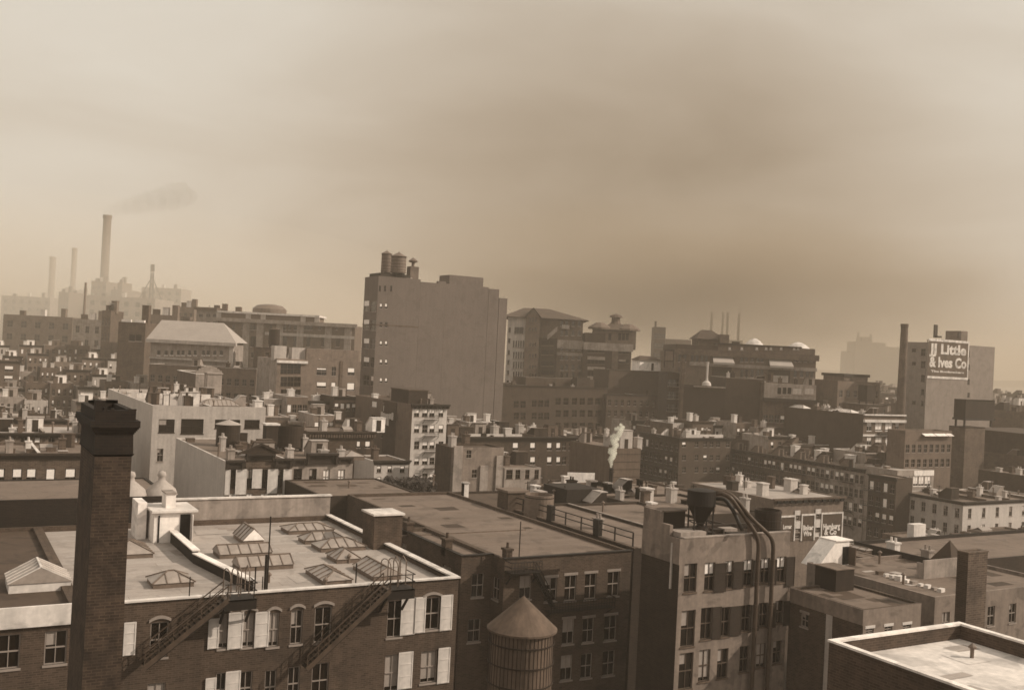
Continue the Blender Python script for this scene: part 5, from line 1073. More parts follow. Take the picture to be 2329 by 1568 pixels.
b = M16; b.wpx('L', *Z(10, 1600, 745), *Z(10, 1645, 955), style='s'); b.wpx('L', *Z(10, 1850, 785), *Z(10, 1890, 975), style='s'); u0, _ = b.on('L', *Z(10, 1790, 700)); _, z1 = b.on('L', *Z(10, 1900, 560)); b.part(MB().box(2, b.w, 0.5, u0, b.zr - .1, z1), 'upper_block', ['brick_brown']); b.finish()
M16c = Bd('low_awninged_building', 'low hazy building with a line of five white awnings, left of the plain brick building', *Z(10, 1290, 590), XR=Z(10, 1790, 0)[0], z=26.5, d=5, wall='brick_far', roof='roof_mid', ph=.4); b = M16c
for x in (1492, 1555, 1620, 1680, 1745): 
    a_ = b.on('F', *Z(10, x, 632)); b.part(MB().obox((a_[0], -.5, a_[1]), (.95, 0, 0), (0, .5, .25), (0, -.02, .04)), 'awning', ['white_paint'])
b.grid('F', 8, 2, 1.2, 1.8, 3.2, 3.4); b.finish()
# ================================================================ the tall blank-walled loft
mat('loft_brick', .155, warm=.6, streak=.10, var=.13, fine=.16, scale=.12, patch=.10)
ORDL = ['first', 'second', 'third', 'fourth', 'fifth', 'sixth', 'seventh', 'eighth']
RF = -YAW        # far institutions stand square to the line of sight
M0 = Bd('tall_loft_building', 'tallest block, blank brick front wall, twin water tanks on its left corner', 861, 627, XR=Z(13, 850, 0)[0], dist=250, XL=830, wall='loft_brick', sidewall='loft_brick', roof='roof_mid', ph=.5)
b = M0
for y in (685, 885, 1085, 1283, 1480):
    for x in (268, 345):
        b.wpx('L', *Z(13, x - 28, y + (x - 268) * .1 - 25), *Z(13, x + 26, y + (x - 268) * .1 + 85), style='s', fm='frame_paint', blind=(.5 if (x + y) % 2 else 0))
    for x in (425, 480): b.wpx('F', *Z(13, x - 12, y + 5), *Z(13, x + 12, y + 60), style='s', fm='frame_paint', blind=.6 if y % 3 else 0)
for x in (375, 430, 495): b.wpx('F', *Z(13, x + 30, 500), *Z(13, x + 46, 560), style='s', fm='brick_mid')
for j in range(3):
    for x in (425, 480): b.wpx('F', *Z(13, x - 12, 1690 + 200 * j), *Z(13, x + 12, 1745 + 200 * j), style='s')
    for x in (250, 325): b.wpx('L', *Z(13, x - 28, 1665 + 200 * j), *Z(13, x + 26, 1770 + 200 * j), style='s')
def vblock(x0, x1, yt, m='loft_brick', dz=0, y0=0.0, y1=None, name='wall'):
    u0, u1, zt = b.on('F', *Z(13, x0, yt))[0], b.on('F', *Z(13, x1, yt))[0], b.on('F', *Z(13, x0, yt))[1]
    b.part(MB().box(u0 + .003, u1, y0, y1 or b.d, 0, zt), name, [m]); return u0, u1, zt
vblock(850, 1120, 458); vblock(1120, 1580, 478, name='wall'); u0, u1, zt = vblock(1580, 1690, 532, name='stepped_wall'); vblock(1690, 1778, 630, name='stepped_wall')
vblock(1215, 1580, 378, y0=3.0, name='elevator_house'); vblock(1040, 1125, 450, y0=.2, y1=1.2, name='parapet_pier')
u0, u1, zt = b.on('F', *Z(13, 760, 290))[0], b.on('F', *Z(13, 850, 290))[0], b.on('F', *Z(13, 760, 290))[1]
b.part(MB().box(u0, u1, 1, 1 + u1 - u0, b.zr - .1, zt), 'chimney', ['brick_pale']); b.part(MB().lathe(((u0 + u1) / 2, 1 + (u1 - u0) / 2, zt), [(.4, 0), (.4, 1.0), (1.1, 1.2), (1.2, 1.5), (.001, 2.4)], 12), 'cowl', ['metal_grey'])
u0, zt = b.on('F', *Z(13, 330, 372)); u1, _ = b.on('F', *Z(13, 760, 372)); b.part(MB().box(u0 + 2.5, u1 - .2, .6, 8, b.zr - .1, b.h + .9), 'tank_platform', ['cornice_dark'])
b.part(MB().box(-.06, -.003, 0, b.d, b.h - 12.2, b.h - 11.9).box(-.003, b.w, -.06, -.003, b.h - 12.2, b.h - 11.9), 'string_course', ['brick_mid'])
b.finish()
s_ = 255 / FPX / 1.2891 / 3.647
for (xc, yb, w, yt, lab_) in ((478, 360, 112, 155, 'left one of the twin water tanks on the tallest block'), (608, 366, 162, 188, 'right, wider one of the twin water tanks on the tallest block')):
    p = ptd(*Z(13, xc, yb), 254 + (4 if xc < 500 else 0)); water_tank(lab_, p, w / 2 * s_, (yb - yt) * s_, cone=.55, wall='brick_pale', roofm='brick_pale', hoops=6, group='twin water tanks')
# ================================================================ hip-roofed hospital
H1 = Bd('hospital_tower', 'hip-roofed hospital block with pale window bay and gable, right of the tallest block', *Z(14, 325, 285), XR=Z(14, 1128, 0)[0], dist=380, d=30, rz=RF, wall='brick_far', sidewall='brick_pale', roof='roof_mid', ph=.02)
b = H1
def seg(x0, x1, yt, off, m, name='wing', deep=8):
    u0, u1, zt = b.on('F', *Z(14, x0, yt))[0], b.on('F', *Z(14, x1, yt))[0], b.on('F', *Z(14, x0, yt))[1]; b.part(MB().box(u0, u1, -off, deep, 0, zt), name, [m]); return u0, u1, zt
seg(325, 515, 290, 2.0, 'plaster_light', 'pale_wing'); ga = seg(515, 665, 290, 3.2, 'brick_far', 'gable_wing'); seg(665, 850, 510, 1.5, 'brick_dark', 'dark_court')
um = (ga[0] + ga[1]) / 2; zg = b.on('F', *Z(14, 590, 200))[1]; mb = MB(); mb.face([(ga[0], -3.2, ga[2]), (ga[1], -3.2, ga[2]), (um, -3.2, zg)], 0, (0, -1, 0)); mb.face([(ga[0] - .5, -3.8, ga[2]), (um, -3.8, zg + .4), (um, 12, zg + .4), (ga[0] - .5, 12, ga[2])], 1, (-1, 0, 1)); mb.face([(ga[1] + .5, -3.8, ga[2]), (um, -3.8, zg + .4), (um, 12, zg + .4), (ga[1] + .5, 12, ga[2])], 1, (1, 0, 1)); b.part(mb, 'gable', ['brick_far', 'roof_mid'])
def fwin(bb, k, xs, ys, w, h, off, m='glass', name='window', parent=None, fr=None):
    for y in ys:
        for x in xs:
            u0, z1 = bb.on('F', *Z(k, x - w / 2, y), off=off); u1, z0 = bb.on('F', *Z(k, x + w / 2, y + h), off=off)
            me = cached(('fw', k, round(u1 - u0, 1), round(z1 - z0, 1), m, fr), lambda: MB().box(0, u1 - u0, -.05, -.003, 0, z1 - z0, 0).box(-.15, u1 - u0 + .15, -.3, -.003, -.3, -.004, 1).mesh('window', [m, fr or 'frame_paint']))
            link(name, me, bb.root, (u0, -off, z0))
fwin(b, 14, (335, 345), (390, 500, 640, 750, 860, 965), 22, 55, 2.0) if False else None
for y in (400, 515, 640, 745, 855, 960): fwin(b, 14, (342 - (y - 400) * .04,), (y,), 20, 50, 2.0)
fwin(b, 14, (405, 430, 455, 478), (395,), 20, 70, 2.0); fwin(b, 14, (385, 412, 438, 462, 488), (540, 660, 765, 870), 12, 70, 2.0)
fwin(b, 14, (560, 590, 620), (300, 400, 560, 680, 800, 890), 12, 40, 3.2, fr='brick_far'); fwin(b, 14, (700, 740, 790), (540, 640, 760, 860), 36, 50, 1.5, m='void', fr='brick_far')
fwin(b, 14, (900, 950, 1020, 1085), (330, 430, 590, 690, 800, 880), 26, 55, 0.0)
fwin(b, 14, (940,), (370,), 80, 40, .6, m='plaster_light', name='awning')
seg(850, 1132, 520, .9, 'plaster', 'string_course') if False else None
u0, z1 = b.on('F', *Z(14, 850, 530)); u1, z0 = b.on('F', *Z(14, 1132, 560)); b.part(MB().box(u0, u1, -1.2, -.003, z1 - 3.2, z1), 'balcony_band', ['plaster'])
u0, z1 = b.on('F', *Z(14, 845, 660)); b.part(MB().box(u0, u1, -.5, -.003, z1 - 1.2, z1), 'string_course', ['plaster'])
rf = MB(); W, D, e, hh = b.w, b.d, 2.2, b.on('F', *Z(14, 900, 190))[1] - b.h; r0, r1 = (D * .2, D / 2, b.h + hh), (W - D * .42, D / 2, b.h + hh)
P = [(-e, -e - 2, b.h), (W + e, -e, b.h), (W + e, D + e, b.h), (-e, D + e, b.h)]
rf.face([P[0], P[1], r1, r0], 0, (0, -1, 1)); rf.face([P[2], P[3], r0, r1], 0, (0, 1, 1)); rf.face([P[3], P[0], r0], 0, (-1, 0, 1)); rf.face([P[1], P[2], r1], 0, (1, 0, 1)); rf.face(P, 0, (0, 0, -1)); b.part(rf, 'hip_roof', ['roof_tar'])
a_, c_ = b.on('F', *Z(14, 745, 505), off=2), b.on('F', *Z(14, 850, 415), off=2); st = MB(); st.obox(((a_[0] + c_[0]) / 2, -2.4, (a_[1] + c_[1]) / 2), ((c_[0] - a_[0]) / 2, 0, (c_[1] - a_[1]) / 2), (0, .6, 0), (0, 0, .9)); b.part(st, 'stair_flight', ['plaster'])
b.finish()
H2 = Bd('hospital_wing', 'arcaded hospital wing with lantern roof and corner turrets, right of the hip-roofed block', *Z(14, 1130, 600), XR=Z(14, 1645, 0)[0], dist=376, d=28, rz=RF, wall='brick_fardark', roof='roof_mid', ph=.4)
b = H2; b.part(MB().box(0, b.w + .5, -1.0, -.003, b.h - 1.2, b.h + 1.6), 'cornice', ['plaster'])
zz = b.h
u0, u1 = b.on('F', *Z(14, 1140, 500))[0], b.on('F', *Z(14, 1370, 500))[0]; z1 = b.on('F', *Z(14, 1200, 455))[1]; b.part(MB().box(.5, u1, .8, 20, b.zr, z1), 'attic', ['brick_fardark'])
u0, u1 = b.on('F', *Z(14, 1365, 500))[0], b.on('F', *Z(14, 1625, 500))[0]; z1 = b.on('F', *Z(14, 1450, 440))[1]; z2 = b.on('F', *Z(14, 1450, 355))[1]; um = (u0 + u1) / 2
b.part(MB().box(u0, u1, .8, 18, b.zr, z1), 'upper_storey', ['brick_far']); b.part(MB().box(u0 - 1, u1 + 1, 0, 19, z1 + .002, z1 + .6), 'eaves', ['cornice_dark']); mb = MB(); c = (um, 9.4); e_ = [(u0 - 1, 0), (u1 + 1, 0), (u1 + 1, 19), (u0 - 1, 19)]; t_ = [(um - 2.5, 7.5), (um + 2.5, 7.5), (um + 2.5, 11), (um - 2.5, 11)]
for i in range(4): j = (i + 1) % 4; mb.face([(*e_[i], z1 + .6), (*e_[j], z1 + .6), (*t_[j], z2), (*t_[i], z2)], 0)
b.part(mb, 'tower_roof', ['roof_tar']); z3 = b.on('F', *Z(14, 1480, 262))[1]; b.part(MB().lathe((um, 9.2, z2), [(2.4, -.2), (1.7, (z3 - z2) * .3), (1.6, (z3 - z2) * .75), (2.6, (z3 - z2) * .78), (2.2, z3 - z2), (.001, z3 - z2 + .8)], 10), 'lantern', ['brick_mid'])
for x, yt in ((1318, 345), (1628, 362)): u, z = b.on('F', *Z(14, x, yt)); b.part(MB().box(u - 2.6, u + 2.6, 1, 6, b.zr, z - 2.5).lathe((u, 3.5, z - 2.5), [(4.4, 0), (4.4, .7), (1.5, 2.5), (.001, 2.6)], 8), 'turret', ['brick_far'])
for x in (1400, 1505, 1545, 1585): u, z = b.on('F', *Z(14, x, 460), off=-.8); u1_, z0 = b.on('F', *Z(14, x + 26, 535), off=-.8); b.part(MB().box(u, u1_, .7, .79, z0, z), 'arch_opening', ['void'])
fwin(b, 14, (1190, 1230, 1270, 1310, 1340), (618, 740, 870), 26, 50, 0, m='void', fr='brick_far'); fwin(b, 14, (1520, 1560, 1600), (640, 740, 860), 28, 40, 0, m='void', fr='brick_far')
for y in (705, 815, 920): u0, z1 = b.on('F', *Z(14, 1175, y), off=1.2); u1, z0 = b.on('F', *Z(14, 1360, y + 45), off=1.2); b.part(MB().box(u0, u1, -1.4, -.003, z0, z1), 'balcony', ['plaster'])
for y in (740, 850): u0, z1 = b.on('F', *Z(14, 1510, y), off=1.2); u1, z0 = b.on('F', *Z(14, 1580, y + 25), off=1.2); b.part(MB().box(u0, u1, -1.4, -.003, z0, z1), 'balcony', ['plaster'])
u0, _ = b.on('F', *Z(14, 1440, 600)); b.part(MB().box(u0, u0 + 2.2, -.9, -.003, 0, b.h - 1.2), 'pier', ['brick_far'])
b.finish()
# ================================================================ large institution with awnings, right
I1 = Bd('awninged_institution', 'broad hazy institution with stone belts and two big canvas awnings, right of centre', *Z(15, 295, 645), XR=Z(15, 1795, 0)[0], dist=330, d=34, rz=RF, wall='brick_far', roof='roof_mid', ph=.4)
b = I1
W = b.w; z_at = lambda x, y: b.on('F', *Z(15, x, y))
z1 = z_at(300, 575)[1]; b.part(MB().box(.3, z_at(750, 600)[0], .5, 30, b.h - .5, z1), 'attic', ['brick_fardark']); b.part(MB().box(z_at(750, 600)[0] + .01, W - .3, .5, 30, b.h - .5, z_at(1000, 590)[1]), 'attic', ['brick_far'])
b.part(MB().box(z_at(750, 600)[0] - .5, z_at(1640, 600)[0], -.2, 30.5, z_at(1000, 590)[1] + .002, z_at(1000, 575)[1]), 'attic_roof', ['cornice_dark'])
b.part(MB().box(-.4, W + .6, -1.4, -.003, b.h - 1.2, b.h + .7), 'cornice', ['brick_mid'])
z1 = z_at(1000, 795)[1]; b.part(MB().box(z_at(440, 780)[0], W + .3, -.5, -.003, z1 - 1.1, z1), 'string_course', ['plaster']); z1 = z_at(1000, 925)[1]
fwin(b, 15, (335, 390, 470, 520, 575, 620, 1000, 1050, 1110, 1170, 1215, 1570, 1620, 1680, 1740), (690,), 24, 75, 0.0); fwin(b, 15, (1000, 1050, 1110, 1170, 1215, 1570, 1640, 1700, 1750), (850,), 26, 80, 0.0); fwin(b, 15, (335, 380), (820,), 24, 60, 0)
fwin(b, 15, (870, 1000, 1160, 1260, 1310, 1420, 1560, 1600), (610,), 24, 28, -.4, m='white_dirty')
for x0, x1, sk in ((668, 895, -1), (1268, 1522, 1)):
    u0, z1 = z_at(x0 + 20, 705 if sk < 0 else 735); u1, _ = z_at(x1, 705); _, z0 = z_at(x0, 765 if sk < 0 else 800); mb = MB(); mb.face([(u0, -.05, z1), (u1, -.05, z1), (u1 + .3, -3.2, z0), (u0 - .3, -3.2, z0)], 0, (0, -1, 1)); mb.face([(u0, -.05, z1 - .1), (u1, -.05, z1 - .1), (u1 + .3, -3.2, z0 - .1), (u0 - .3, -3.2, z0 - .1)], 0, (0, 1, -1)); mb.box(u0 - .3, u1 + .3, -3.25, -3.2, z0 - .7, z0)
    b.part(mb, 'awning', ['canvas']); b.part(MB().box(u0, u1, -.3, -.003, z0 - 8, z1 - .2), 'recess_shade', ['brick_dark'])  # flat dark panel below the awning, its shade put into the colour
    if sk > 0: b.part(MB().box(u0 + .4, u1 - .6, -.5, -.302, z0 - 5.4, z0 - 3.2), 'window_band', ['plaster_light'])
u0, z1 = z_at(540, 515); u1, _ = z_at(880, 515); mb = MB(); mb.box(u0 + 1, u1 - 1, 6, 18, b.h, z1); mb.face([(u0, 5, z1), (u1, 5, z1), (u1 - 4, 12, z1 + 3.2), (u0 + 3, 12, z1 + 3.2)], 1, (0, -1, 1)); mb.face([(u0, 19, z1), (u1, 19, z1), (u1 - 4, 12, z1 + 3.2), (u0 + 3, 12, z1 + 3.2)], 1, (0, 1, 1)); mb.face([(u0, 5, z1), (u0, 19, z1), (u0 + 3, 12, z1 + 3.2)], 1, (-1, 0, 1)); mb.face([(u1, 5, z1), (u1, 19, z1), (u1 - 4, 12, z1 + 3.2)], 1, (1, 0, 1)); b.part(mb, 'penthouse', ['brick_mid', 'roof_dark'])
u0, z1 = z_at(800, 470); u1, _ = z_at(895, 470); b.part(MB().box(u0, u1, 4, 9, b.h, z1), 'stair_tower', ['brick_far'])
u0, z1 = z_at(935, 548); u1, _ = z_at(1000, 548); b.part(MB().box(u0, u1, 3, 6, b.h, z1), 'roof_vent', ['cornice_dark'])
b.finish()
for i, (x, r, yt, yb) in enumerate(((1130, 125, 515, 620), (1600, 150, 555, 650))):
    p = ptd(*Z(15, x, yb), 520); s_ = 520 / FPX / 1.2891 / 3.647; R_ = r * s_; hh = (yb - yt) * s_; t = thing('gasholder', ('left' if i == 0 else 'right, larger') + ' one of the two pale shallow domes behind the institution roof', 'gas holder', (p.x, p.y, 0), 0, 'pale gas holder domes')
    put(MB().lathe((0, 0, 0), [(R_, 0), (R_, p.z)], 24), 'drum', ['metal_grey'], t); put(MB().lathe((0, 0, p.z), [(R_, 0), (R_ * .8, hh * .35), (R_ * .5, hh * .72), (R_ * .2, hh * .95), (.01, hh)], 24), 'dome', ['white_dirty'], t)
for i, (x, yt, w) in enumerate(((680, 232, 24), (800, 232, 22), (851, 236, 26), (972, 252, 26))):
    smokestack(('leftmost', 'second from left', 'third from left', 'rightmost')[i] + ' of the four slender smokestacks behind the awninged institution', *Z(15, x, yt), 900, w / 2 * 900 / FPX / 4.70, w / 2 * 950 / FPX / 4.70 * 1.1, 0, 'brick_fardark', group='four slender smokestacks')
pw = Bd('power_house', 'far power house under the four slender smokestacks', *Z(15, 640, 520), XR=Z(15, 1010, 0)[0], dist=905, d=60, rz=RF, wall='brick_fardark', roof='roof_dark', ph=1); pw.grid('F', 8, 2, 3, 5, 4, 9); pw.finish()
dt = Bd('distant_tank_tower', 'hazy square tower with finial in the smoke, between hospital lantern and sign frame', *Z(15, 68, 392), XR=Z(15, 188, 0)[0], dist=620, d=12, rz=RF, wall='brick_fardark', roof='roof_dark', ph=.5, cat='tower'); u, z = dt.on('F', *Z(15, 85, 330)); dt.part(MB().box(u - .6, u + .6, 2, 3, dt.zr, z), 'finial', ['brick_fardark']); dt.grid('F', 3, 3, 2, 3, 4, 6); dt.finish()
dl = Bd('distant_shed', 'long low hazy shed right of the smoky square tower', *Z(15, 190, 520), XR=Z(15, 460, 0)[0], dist=640, d=20, rz=RF, wall='brick_far', roof='roof_mid', ph=.5); dl.grid('F', 9, 2, 2.5, 4, 3, 7); dl.finish()
# blank walls in front of the institution
W2 = Bd('blank_walled_building', 'large blank brick wall with pale coping, left of the light attic band', *Z(9, 1195, 390), XR=Z(9, 1605, 0)[0], dist=290, d=22, rz=RF, wall='brick_fardark', roof='roof_mid', ph=.3, cop='plaster'); W2.chimney(3, 5, m='brick_dark'); W2.bulkhead(14, 8, m='brick_mid'); W2.finish()
W1 = Bd('sunken_roof_building', 'dark blank wall with lower pale-edged roof carrying a white vent pipe', *Z(9, 735, 480), XR=Z(9, 1190, 0)[0], dist=288, d=22, rz=RF, wall='brick_dark', roof='roof_dark', ph=.5)
b = W1; b.part(MB().box(b.w * .25, b.w, -.15, .45, b.h + .002, b.h + .35), 'coping', ['plaster']); b.part(MB().box(-.5, b.w * .02, -.3, 4, 0, b.h + 8), 'quoin_pier', ['brick_mid']); b.finish()
vp = thing('vent_stack', 'tall white vent pipe with flared base, on the sunken roof left of the awning', 'vent pipe', ptd(*Z(9, 988, 450), 286)); s_ = 286 / FPX / 4.70; put(MB().lathe((0, 0, 0), [(50 * s_, -.6), (45 * s_, 8 * s_), (16 * s_, 30 * s_), (12 * s_, 60 * s_), (12 * s_, 215 * s_), (17 * s_, 220 * s_), (17 * s_, 230 * s_), (.01, 230 * s_)], 14), 'pipe', ['stone_pale'], vp)
W0 = Bd('dark_slot_building', 'narrow very dark building slot with pale right edge, left of the sunken roof', *Z(9, 575, 330), XR=Z(9, 720, 0)[0], dist=292, d=18, rz=RF, wall='brick_dark', roof='roof_dark', ph=.3); W0.grid('F', 3, 5, 1.2, 2, 2, 3.6); W0.finish()
W3 = Bd('light_attic_building', 'long building with light attic band and dark window openings, right of the blank wall', *Z(15, 1240, 990), XR=Z(15, 1790, 0)[0], dist=286, d=20, rz=RF, wall='brick_mid', roof='roof_mid', ph=.3)
b = W3; z0 = b.on('F', *Z(15, 1300, 1150))[1]; b.part(MB().box(0, b.w, -.6, -.003, z0, b.h), 'attic_band', ['plaster']); b.part(MB().box(-.3, b.w + .3, -1.2, -.003, z0 - 1.0, z0 - .002), 'ledge', ['cornice_dark']); fwin(b, 15, (1400, 1455, 1508), (1040,), 34, 72, .6, m='void', fr='plaster'); fwin(b, 15, (1590, 1720), (1050,), 90, 60, .6, m='plaster_light', name='panel', fr='plaster'); b.grid('F', 9, 3, 1.3, 2, 9, 3.8, rnd=rnd, pb=.3); b.chimney(6, 6, m='brick_mid'); b.bulkhead(14, 5, m='plaster'); b.finish()
FR = Bd('far_shore_factory', 'faint castle-like block with small turrets across the river, left of the tall smokestack', *Z(16, 590, 450), XR=Z(16, 920, 0)[0], dist=2300, d=60, rz=RF, wall='brick_fardark', roof='roof_dark', ph=2)
b = FR; S = 2300 / FPX / 1.2891 / 3.733; b.part(MB().box(70 * S, 180 * S, 5, 40, b.zr - 1, b.h + 55 * S), 'tower', ['brick_fardark']); b.part(MB().box(25 * S, 40 * S, 2, 10, b.zr - 1, b.h + 105 * S).box(165 * S, 180 * S, 2, 10, b.h, b.h + 90 * S), 'turret', ['brick_fardark']); b.part(MB().box(-80 * S, -.1, 5, 50, 0, b.h - 110 * S), 'wall', ['brick_fardark']); b.part(MB().box(b.w + .1, b.w + 160 * S, 5, 50, 0, b.h - 40 * S), 'wall', ['brick_fardark']); b.finish()
# ================================================================ left distance
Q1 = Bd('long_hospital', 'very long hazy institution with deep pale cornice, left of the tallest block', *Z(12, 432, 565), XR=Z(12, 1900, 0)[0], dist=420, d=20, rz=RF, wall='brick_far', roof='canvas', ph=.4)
b = Q1; b.part(MB().box(-1, b.w + 1, -1.8, -.003, b.h - .8, b.h + .7), 'cornice', ['plaster']); z1 = b.on('F', *Z(12, 600, 500))[1]; u1 = b.on('F', *Z(12, 1480, 560))[0]; b.part(MB().box(0, u1, 3, 18, b.zr - .1, z1), 'setback_storey', ['brick_far']); b.part(MB().box(-1, u1 + 1, 2, 19, z1 + .002, z1 + .8), 'setback_roof', ['white_dirty'])
for x in (420, 740, 900, 1330, 1480): u, _ = b.on('F', *Z(12, x, 540)); b.part(MB().box(u - 1, u + 1, 2.4, 2.99, b.h, z1), 'pilaster', ['plaster_light'])
fwin(b, 12, (600, 700, 790, 820, 850, 1000, 1110, 1150, 1200, 1260, 1370, 1400, 1430, 1520, 1700), (625,), 22, 55, 0); fwin(b, 12, (690, 800, 830, 1000, 1150, 1260, 1400, 1560, 1715), (750,), 34, 110, 0); fwin(b, 12, (690, 810, 1715), (920,), 40, 60, 0)
for x in (740, 890, 1100, 1320, 1620, 1830): u, _ = b.on('F', *Z(12, x, 600)); b.part(MB().box(u - 1.4, u + 1.4, -.7, -.003, 0, b.h - .81), 'pilaster', ['plaster'])
for y in (715,): z = b.on('F', *Z(12, 1200, y))[1]; b.part(MB().box(b.w * .35, b.w, -.8, -.703, z - 1.2, z), 'string_course', ['plaster_light'])
for x in (585, 605): u, z = b.on('F', *Z(12, x, 425)); b.part(MB().box(u - .8, u + .8, 8, 10, z1, z), 'roof_vent', ['brick_mid'])
b.finish()
Q1b = Bd('pale_return_wing', 'pale square wing with flat roof slab at the left end of the very long institution', *Z(12, 205, 465), XR=Z(12, 428, 0)[0], dist=424, d=30, rz=RF, wall='plaster', roof='canvas', ph=.4); b = Q1b; b.part(MB().box(-1, b.w, -1, 12, b.h + .002, b.h + 1.2), 'roof_slab', ['brick_mid']); fwin(b, 12, (250, 330, 400), (510, 590), 40, 35, 0)
for x, y in ((380, 410), (468, 395)): u, z = b.on('F', *Z(12, x, y)); b.part(MB().box(u - 1, u + 1, 5, 7, b.h, z), 'roof_vent', ['brick_mid'])
b.finish()
p = ptd(*Z(12, 985, 490), 460); s_ = 460 / FPX / 1.2891 / 3.647; t = thing('gasholder', 'broad low oval-topped gas holder behind the roof of the very long institution', 'gas holder', (p.x, p.y, 0)); R_ = 178 * s_; put(MB().lathe((0, 0, 0), [(R_, 0), (R_, p.z + 30 * s_)], 24), 'drum', ['metal_grey'], t); put(MB().lathe((0, 0, p.z + 30 * s_), [(R_, 0), (R_ * .75, 38 * s_), (R_ * .3, 52 * s_), (.01, 55 * s_)], 24), 'dome', ['metal_grey'], t)
HH = Bd('hip_roofed_hall', 'hall with broad white hipped roof and white-silled windows, left distance', *Z(11, 1175, 1505), XR=Z(11, 2062, 0)[0], dist=300, d=11, rz=RF, wall='plaster', roof='canvas', ph=.02)
b = HH; W, D = b.w, b.d; hh = b.on('F', *Z(11, 1500, 1340))[1] - b.h; rf = MB(); e = 1; P = [(-e, -e, b.h), (W + e, -e, b.h), (W + e, D + e, b.h), (-e, D + e, b.h)]; r0, r1 = (1.0, D * .5, b.h + hh + .8), (W * .8, D * .5, b.h + hh + .8)
rf.face([P[0], P[1], r1, r0], 0, (0, -1, 1)); rf.face([P[2], P[3], r0, r1], 0, (0, 1, 1)); rf.face([P[3], P[0], r0], 0, (-1, 0, 1)); rf.face([P[1], P[2], r1], 0, (1, 0, 1)); b.part(rf, 'hip_roof', ['canvas']); b.part(MB().box(-e, W + e, -e - .4, -.003, b.h - 1.0, b.h + .0), 'eaves', ['plaster_light'])
fwin(b, 12, (-200, -120, -60, 10, 60, 130, 190, 280, 330, 400, 470), (900,), 26, 50, 0, fr='white_dirty'); z0 = b.on('F', *Z(12, 100, 985))[1]; b.part(MB().box(0, W, -.8, -.003, z0 - .5, z0), 'sill_course', ['plaster_light']); b.part(MB().box(W - 1, W + .1, -.9, -.003, 0, b.h - 1.01), 'corner_pier', ['plaster_light']); b.finish()
HB = Bd('terrace_building', 'low pale terrace under the hip-roofed hall, with a thin white ledge', *Z(12, -300, 1045), XR=Z(12, 845, 0)[0], dist=285, d=12, rz=RF, wall='brick_far', roof='roof_mid', ph=.3, cop='plaster_light'); HB.grid('F', 14, 2, 1.2, 1.8, 3, 4, rnd=rnd, pb=.2); HB.bulkhead(12, 5, m='plaster'); HB.finish()
M22 = Bd('bay_windowed_loft', 'pale loft with tall dark gridded bay window, just left of the tallest block', *Z(12, 1070, 985), XR=Z(12, 1960, 0)[0], dist=230, XL=586, wall='brick_pale', sidewall='plaster', roof='canvas', ph=.4)
b = M22; b.part(MB().box(-.2, b.on('F', *Z(12, 1390, 1000))[0], -.5, -.003, b.on('F', *Z(12, 1200, 1035))[1], b.on('F', *Z(12, 1200, 1008))[1]), 'cornice', ['white_dirty'])
for y0, y1 in ((1045, 1150), (1180, 1285), (1315, 1400)):
    for x0, x1 in ((1105, 1170), (1178, 1240), (1248, 1315)): b.wpx('F', *Z(12, x0, y0), *Z(12, x1, y1), style='s', fm='wood_grey')
for x0, y0, x1, y1, v in ((1490, 1085, 1590, 1165, .2), (1652, 1075, 1692, 1170, 0), (1822, 1085, 1892, 1165, .6), (1490, 1235, 1590, 1300, .7), (1645, 1240, 1690, 1310, .9), (1815, 1245, 1890, 1330, .9), (1500, 1370, 1560, 1400, 0)): b.wpx('F', *Z(12, x0, y0), *Z(12, x1, y1), style='s', blind=v)
for x0, x1, y0 in ((1060, 1190, 850), (1250, 1395, 870), (1520, 1620, 915)): u0, z1 = b.on('F', *Z(12, x0, y0)); u1, _ = b.on('F', *Z(12, x1, y0)); b.part(MB().box(u0, u1, 1.5, 4, b.zr - .1, z1), 'roof_house', ['plaster_light'])
u0, _ = b.on('F', *Z(12, 1390, 900)); u1, z1 = b.on('F', *Z(12, 1950, 905)); b.part(MB().box(u0, u1, .6, 10, b.zr - .1, z1), 'raised_storey', ['brick_pale']); b.part(MB().box(b.on('F', *Z(12, 1745, 900))[0], b.on('F', *Z(12, 1775, 900))[0], -.2, -.003, 0, b.h), 'pilaster', ['brick_mid']); b.finish()
water_tank('dark barrel water tank above the bay-windowed loft, in front of the very long institution', ptd(*Z(12, 1030, 835), 300), 58 * 300 / FPX / 4.70, 160 * 300 / FPX / 4.70, cone=.3, hoops=3)
CW = Bd('round_parapet_building', 'building with curved white parapet and shaded side, behind the stuccoed works', *Z(6, 1425, 300), XR=Z(6, 1662, 0)[0], dist=228, XL=Z(6, 1255, 0)[0], wall='plaster', sidewall='brick_mid', roof='canvas', ph=.4, cop='white_paint')
mb = MB()
for i in range(10):
    a0, a1 = i / 10, (i + 1) / 10; mb.obox((CW.w * (a0 + a1) / 2, .3, CW.h + .3 + 1.3 * math.sin(math.pi * (a0 + a1) / 2) * .5), (CW.w / 20, 0, 0), (0, .3, 0), (0, 0, .4 + .6 * math.sin(math.pi * (a0 + a1) / 2)))
CW.part(mb, 'curved_gable', ['plaster']); CW.grid('F', 2, 1, 1.2, 1.6, 3, 3); CW.finish()
hut('roof_tank', 'pale boxy tank with dark edge, below the curved white parapet', ptd(*Z(6, 1575, 480), 215), 3.0, 3, 4.2, 'plaster', 'plaster', 'water tank')
